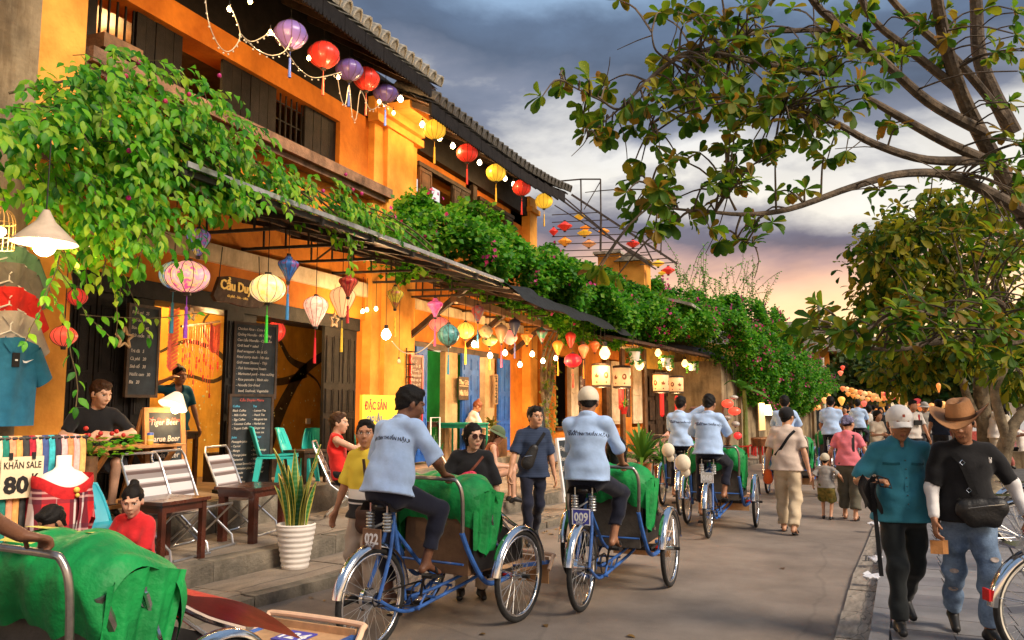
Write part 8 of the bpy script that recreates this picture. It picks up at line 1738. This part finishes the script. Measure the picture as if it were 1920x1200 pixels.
p=PW['body'].matrix_basis@Vector((.22,-.02,.82));S=SDF();S.cap((0,-.1,0),(0,.1,0),.09,.09,(1,0,0),2.2,k=.02);S.cap((0,-.1,-.1),(0,.1,-.1),.09,.09,(1,0,0),2.2,k=.02);V,Q=S.mesh(.014);link('shoulder_bag',npmesh('shoulder_bag',V,Q,blackc,True),None,p,PW['body'].rotation_euler[2],'dark shoulder bag of the pink-shirted woman','bag')
navyt=stripemat('navy_knit',(.016,.030,.07),[(2,.030,[(.0,.35,(.026,.042,.085),.7)])],.9)
g=at(1000,1020,0);NM=person('man in navy knit t-shirt with a sling bag walking by the kerb',g,math.radians(-148),1.65,0,.0095,pel=(0,0,.915),head=(22,2,0),hands={1:(.32,.14,.87),-1:(-.27,.02,.84)},feet={1:(.09,.10,.085),-1:(-.07,-.28,.15),'dir-1':(-.1,.85,-.5)},knee={-1:(0,1,.1)},curl=(120,60),shirt=dict(m=navyt,sleeve=.9,hem=-.09,loose=.02),pants=dict(m=navy_p,loose=.006),seed=5)
on_front(NM,[(-.13,.12,1),(-.06,.03,1),(.02,-.08,1)],blackc,'strap',NM['body'],.02,.008)
p=NM['body'].matrix_basis@Vector(NM['ch']+NM['r']*.055+NM['u']*-.13+NM['f']*.165);t=thing('sling_bag','black sling bag across the chest of the navy-shirted man','bag',p,NM['body'].rotation_euler[2]);S=SDF();S.cap((.05,0,-.11),(-.03,0,.06),.078,.055,(0,1,0),1.9,k=.02);S.amp=.002;S.obj('pouch',MATS['black_leather'],.01,t);mb=MB();mb.tube([(.09,.035,-.03),(0,.045,-.02)],.004,5);PT(t,mb,'zip',chrome)
wire=mat('spectacle_wire',(.05,.04,.04),.4,.1)
def specs(D,dark=False,rr=.019):
 mb=MB();he=lambda x,y,z:Vector(D['hc']+D['hr']*x+D['hf']*y+D['hu']*z)
 for s in(1,-1):
  c=[he(s*(.0335+rr*math.cos(a)),.104-.006*abs(math.cos(a)),.008+rr*.85*math.sin(a))for a in np.arange(0,2*PI,PI/8)];mb.tube(c+[c[0]],.0016,4,False)
  if dark:mb.add(c,[tuple(range(len(c)))])
  mb.tube([he(s*(.0335+rr),.10,.01),he(s*.078,.05,.012),he(s*.08,-.01,.005)],.0018,4)
 mb.tube([he(-.0145,.106,.011),he(0,.110,.013),he(.0145,.106,.011)],.0016,4);return mb.build('sunglasses' if dark else 'spectacles',mat('dark_lens',(.03,.008,.008),.1,.05)if dark else wire,D['body'])
specs(NM)
q=gd(884,900,7.05);W1=person('woman with sunglasses, black top and pink waist bag by the kerb',(q.x,q.y,.0),math.radians(-152),1.49,4,.009,woman=True,bulk=1.18,head=(22,0,0),hands={1:(.10,.20,1.10),-1:(-.30,.04,.82)},elb={1:(.9,-.4,-.3)},palm={1:(0,-1,0)},hdir={1:(-.9,.2,.1)},shirt=dict(m=blackc,sleeve=.98,hem=-.12,loose=.03),pants=dict(m=cloth('stone_trousers',(.45,.36,.28)),loose=.01),hair='bob',seed=6,lip=True)
specs(W1,True,.027)
p=W1['body'].matrix_basis@Vector(W1['ch']+W1['r']*.07-W1['u']*.10+W1['f']*.225);t=thing('pink_bag','bright pink pouch bag on the chest of the woman in sunglasses','bag',p,W1['body'].rotation_euler[2]);S=SDF();S.cap((.07,0,-.02),(-.05,0,.03),.055,.055,(0,1,0),1.6,k=.02);S.amp=.004;S.fr=50;S.obj('pouch',mat('pink_quilt',(.80,.04,.10),.6,.3,30,.4,60),.0095,t)
on_front(W1,[(.06,-.06,1),(-.02,.02,1),(-.11,.12,1)],cloth('brown_strap',(.16,.05,.03)),'strap',W1['body'],.012,.010)
q=gd(688,900,6.35);YM=person('man in yellow and white shirt with glasses half behind the 022 rider',(q.x,q.y,.10),math.radians(-190),1.43,1,.0105,head=(35,4,0),hands={1:(.30,.12,.80),-1:(-.28,.02,.84)},shirt=dict(m=stripemat('yellow_white_black',(.80,.60,.05),[(2,10,[(.0,.1075,(.80,.76,.70),1),(.0,.0985,(.02,.02,.022),1),(.0,.0955,(.75,.72,.68),1),(.0,.094,(.02,.02,.022),1)])]),sleeve=.95,hem=-.12,loose=.02),pants=dict(m=cloth('stone_trousers',(.40,.34,.27)),loose=.016),seed=7)
specs(YM)
p=YM['body'].matrix_basis@Vector((-.17,.16,.86));t=thing('shoulder_bag','brown leather bag at the hip of the yellow-shirted man','bag',p,YM['body'].rotation_euler[2]);S=SDF();S.cap((-.06,0,0),(.06,0,0),.07,.07,(0,1,0),2,k=.02);S.cap((-.06,0,-.08),(.06,0,-.08),.07,.07,(0,1,0),2,k=.02);S.obj('pouch',mat('brown_leather',(.06,.025,.016),.5,.2,12),.012,t);mb=MB();mb.tube([(.0,0,.05),(.06,.0,.42)],.012,6);PT(t,mb,'strap',MATS['brown_leather'])
SIT=dict(pel=(0,0,.53),feet={1:(.12,.42,.085),-1:(-.12,.40,.085)},knee={1:(.2,1,1),-1:(-.2,1,1)})
p=RC.location;person('man in red vest resting his chin on his hand in the folding chair',(p.x,p.y,.262),RC.rotation_euler[2]+.1,1.74,4,.0105,pel=(0,-.08,.50),lean=-14,lean2=-4,head=(-18,-4,0),feet=SIT['feet'],knee=SIT['knee'],hands={1:(.06,.22,.98),-1:(-.16,.30,.66)},elb={1:(.7,.3,-1),-1:(-.8,-.3,-.5)},hdir={1:(-.4,.1,.9)},palm={1:(-.3,-1,0)},shirt=dict(m=cloth('red_vest',(.68,.025,.02)),sleeve=0,neck='tank',hem=-.04,loose=.008),pants=dict(m=cloth('black',(.02,.02,.022)),len=.85,loose=.02),hair='crop',hairm=HAIRB,seed=8)
person('young man in black t-shirt seated behind the folding pine table',(-7.02,5.98,.6),math.radians(-120),1.72,4,.0105,lean=12,head=(28,-6,0),hands={1:(.10,.34,.74),-1:(-.12,.36,.76)},elb={1:(.9,0,-.5),-1:(-.9,0,-.5)},hdir={1:(-.9,.2,0),-1:(.9,.1,.1)},**SIT,shirt=dict(m=blackc,sleeve=.85,hem=-.06,loose=.012),pants=dict(m=cloth('shorts_dark',(.03,.03,.035)),len=.95,loose=.02),hair='short',hairm=HAIRB,seed=9)
person('woman in blue dress standing in the cafe doorway, hand raised to her hair',(-8.0,8.06,.6),math.radians(-115),1.56,1,.011,woman=True,head=(10,-4,0),hands={1:(.20,.16,1.52),-1:(-.30,.10,.82)},elb={1:(1,.1,-.1),-1:(-.6,-.6,0)},shirt=dict(m=cloth('blue_dress',(.012,.10,.15)),sleeve=.8,hem=-.12,loose=.014,neck='vneck'),pants=dict(m=cloth('blue_dress',(.012,.10,.15)),skirt=.42),hair='bun',seed=10)
person('young woman in red t-shirt with fringe and bun sitting on the step',(-5.2,4.86,.085),math.radians(-172),1.50,4,.009,pel=(0,-.08,.30),lean=10,head=(28,-8,0),feet={1:(.15,.32,.085),-1:(-.12,.36,.085)},knee={1:(.2,.6,1),-1:(-.2,.6,1)},hands={1:(.14,.30,.48),-1:(-.10,.32,.46)},woman=True,shirt=dict(m=cloth('red_tee',(.62,.025,.03)),sleeve=.85,hem=-.05,loose=.02),pants=dict(m=navy_p),hair='bangs',seed=11)
person('dark-haired person crouching low before the scarf rack',(-5.0,4.12,.085),math.radians(-190),1.44,3,.0125,pel=(0,-.05,.30),lean=16,head=(10,-20,0),feet={1:(.12,.30,.085),-1:(-.12,.30,.085)},knee={1:(.2,.6,1),-1:(-.2,.6,1)},hands={1:(.12,.32,.40),-1:(-.12,.32,.40)},shirt=dict(m=cloth('plum',(.12,.02,.05)),hem=-.05,loose=.02),pants=dict(m=blackc),hair='short',seed=12)
person('woman with reddish hair in white t-shirt leaning at the green table',(-6.95,14.75,.6),math.radians(-40),1.55,1,.0125,lean=16,head=(-20,-26,0),woman=True,hands={1:(.16,.42,.62),-1:(-.12,.40,.74)},**SIT,shirt=dict(m=cloth('white_tee',(.72,.66,.60)),sleeve=.8,hem=-.05,loose=.03),pants=dict(m=blackc),hair='bun',hairm=mat('reddish_hair',(.22,.06,.02),.5,.3,50),seed=13)
q=at(952,945,.262);person('woman in green bucket cap and sleeveless top seated on the step',(q[0]-.35,q[1],.262),math.radians(-60),1.60,4,.0125,lean=14,pel=(0,0,.42),feet=SIT['feet'],knee=SIT['knee'],head=(-5,-16,0),woman=True,hands={1:(.14,.36,.56),-1:(-.12,.36,.56)},shirt=dict(m=cloth('rust_top',(.30,.10,.05)),sleeve=0,neck='tank',hem=-.05),pants=dict(m=blackc,len=.5),hair='long',hairm=HAIRB,hat='bucket',hatm=cloth('green_hat',(.09,.13,.07)),seed=14)
q=at(1250,905,.262);person('dark-haired woman in pale pink bending over the cafe table by the palm',(q[0]-.25,q[1]+.4,.262),math.radians(-70),1.58,1,.0135,lean=34,head=(-10,-20,0),woman=True,hands={1:(.14,.44,.76),-1:(-.12,.44,.76)},**SIT,shirt=dict(m=cloth('pale_pink',(.58,.36,.34)),sleeve=1.5,hem=-.05),pants=dict(m=blackc),hair='bun',seed=15)
pp=C009.matrix_basis@Vector((0,1.0,0));person('passenger in dark dotted blouse in the 009 cyclo',tuple(pp),C009.rotation_euler[2],1.58,1,.0135,pel=(0,.1,.68),lean=-4,woman=True,feet={1:(.12,.66,.40),-1:(-.12,.66,.40)},knee={1:(.1,.6,1),-1:(-.1,.6,1)},hands={1:(.26,.40,.80),-1:(-.2,.4,.78)},shirt=dict(m=mat('dotted_blouse',(.02,.02,.02),.8,.9,60,col2=(.0,.0,.0)),sleeve=1.6,hem=-.05),pants=dict(m=cloth('stone_trousers',(.5,.4,.3))),hair='long',seed=16,face=False)
def far(label,px,py,rz,H,sk,top,bot,h=.018,z=0.,**k):
 a=dict(head=(rnd.uniform(-15,15),-4,0),shirt=dict(m=cloth(top[0],top[1]),sleeve=k.pop('sleeve',.8),hem=k.pop('hem',-.08),loose=.018),pants=dict(m=cloth(bot[0],bot[1]),loose=.01),feet={1:(.09,rnd.uniform(-.18,.18),.09),-1:(-.09,rnd.uniform(-.18,.18),.09)},face=False,seed=rnd.random()*9,hands={1:(.28,rnd.uniform(-.1,.2),.86),-1:(-.28,rnd.uniform(-.1,.2),.86)});a.update(k)
 return person(label,at(px,py,z),math.radians(rz),H,sk,h,**a)
WHT=('white_tee',(.72,.66,.60));DK=('dark_bottom',(.03,.03,.035));GR=('grey_tee2',(.32,.30,.28));NV=('navy_tee',(.02,.03,.06));RD=('red_tee',(.62,.025,.03));BG=('beige_dress',(.55,.45,.34))
wt=far('man in white t-shirt with red straps and black chest bag on the promenade',1716,893,-160,1.68,1,WHT,DK,.0125,.1)
on_front(wt,[(-.11,.12,1),(-.10,.0,1),(-.10,-.1,1)],cloth('red_strap',(.4,.02,.03)),'strap',wt['body'],.02,.006);on_front(wt,[(.11,.12,1),(.10,.0,1),(.10,-.1,1)],cloth('red_strap',(.4,.02,.03)),'strap',wt['body'],.02,.006)
p=wt['body'].matrix_basis@Vector(wt['ch']+wt['f']*.16-wt['u']*.06-wt['r']*.05);mb=MB();mb.box((0,0,0),(.17,.04,.11));mb.build('chest_bag',ink,loc=p,rz=wt['body'].rotation_euler[2],label='small black bag on the chest of the white-shirted man',cat='bag')
far('older person in grey t-shirt and hat behind the white-shirted man',1738,872,-170,1.66,1,GR,DK,.016,.1,hat='bucket',hatm=cloth('grey_hat',(.35,.33,.31)))
far('person in navy t-shirt walking away left of the cowboy hat',1768,882,5,1.70,1,NV,DK,.016,.1)
far('woman in beige dress holding a phone behind the teal-shirted man',1648,900,-140,1.55,1,BG,BG,.0145,0,woman=True,hair='long',hands={1:(.12,.30,1.12),-1:(-.1,.3,1.1)})
far('person in white t-shirt walking away in mid-street',1634,866,0,1.66,1,WHT,DK,.018)
far('person in black robe-like clothes in the middle of the far street',1655,858,-170,1.62,1,('black',(.012,.012,.014)),DK,.018,0,woman=True,hair='long')
far('person in red t-shirt behind the far blue rider',1626,852,170,1.62,1,RD,DK,.02)
far('tourist in coral shirt near the far lit stall',1588,848,175,1.64,0,('coral',(.62,.18,.12)),DK,.02)
far('tourist in yellow shirt at the end of the street',1602,836,10,1.64,0,('mustard',(.55,.38,.06)),DK,.022)
far('tourist in pale blue shirt at the end of the street',1666,842,-10,1.66,0,('sky_tee',(.35,.48,.62)),DK,.022)
far('tourist in maroon shirt beside the white cap',1677,846,175,1.64,1,('maroon_tee',(.20,.02,.03)),DK,.022)
far('tourist in white dress far down the street',1612,830,180,1.58,0,WHT,WHT,.024,0,woman=True,hair='long')
far('tourist in grey shirt far down the street',1640,832,0,1.68,0,GR,DK,.024)
far('tourist in black shirt far down the street',1592,828,0,1.68,0,('black',(.012,.012,.014)),DK,.024)
far('tourist in pink shirt far down the street',1655,830,180,1.60,0,('rose',(.6,.25,.28)),DK,.024,0,woman=True,hair='long')
far('tourist in green shirt far down the street',1628,826,0,1.66,0,('leaf_tee',(.08,.2,.08)),DK,.024)
far('man in white shirt reaching toward the tree on the promenade',1868,890,-90,1.66,1,WHT,('khaki_shorts',(.4,.33,.24)),.0155,.1,hands={1:(.2,.4,1.2),-1:(-.28,0,.86)})
far('person in cream striped dress beside the forked tree',1893,880,90,1.58,1,('cream_dress',(.66,.58,.46)),('red_plaid',(.4,.12,.10)),.0155,.1,woman=True,hair='long')
q=at(1920,876,.1);person('dark-haired person in white sitting on the river edge',q,math.radians(60),1.55,1,.016,pel=(0,0,.5),feet=SIT['feet'],knee=SIT['knee'],lean=10,face=False,shirt=dict(m=cloth('white_tee',(.7,.65,.6))),pants=dict(m=blackc),hair='short')
mb=MB();mb.T=None;t=thing('river_bench','low stone bench under the person sitting by the river','bench',(q[0],q[1],.085));mb.bx(-.3,.3,-.3,.3,0,.42);PT(t,mb,'stone_block',old)
q=at(1545,862,0);t=thing('motorbike','yellow motorbike parked past the utility pole with a seated rider','motorbike',(q[0],q[1],0),math.radians(-20))
for y in(0,1.15):
 w_=link('wheel',TY,t,(0,y,.29));w_.scale=(1.8,.84,.84);link('rim',RI,w_)
yb=mat('yellow_bodywork',(.75,.45,.03),.35,.1);S=SDF();S.cap((0,-.1,.72),(0,.5,.68),.10,.09,(1,0,0),1.3,k=.05);S.cap((0,.2,.45),(0,.6,.42),.13,.1,k=.06);S.cap((0,.85,.4),(0,.95,.85),.09,.07,k=.05);S.obj('bodywork',yb,.02,t)
mb=MB();mb.tube([(-.32,.85,1.0),(0,.98,.98),(.32,.85,1.0)],.015,6,True,3);mb.tube([(0,.95,.9),(0,1.15,.29)],.03,6);PT(t,mb,'handlebar',chrome,True)
person('man in grey-green shirt sitting sideways on the yellow motorbike',(q[0],q[1],0),math.radians(-70),1.68,1,.017,pel=(0,.1,.86),lean=12,head=(20,-8,0),feet={1:(.14,.42,.12),-1:(-.14,.4,.12)},knee={1:(.2,1,.6),-1:(-.2,1,.6)},face=False,shirt=dict(m=cloth('sage',(.14,.18,.17)),hem=-.05),pants=dict(m=cloth('dark_bottom',(.03,.03,.035)),len=.95),hair='short',seed=17)
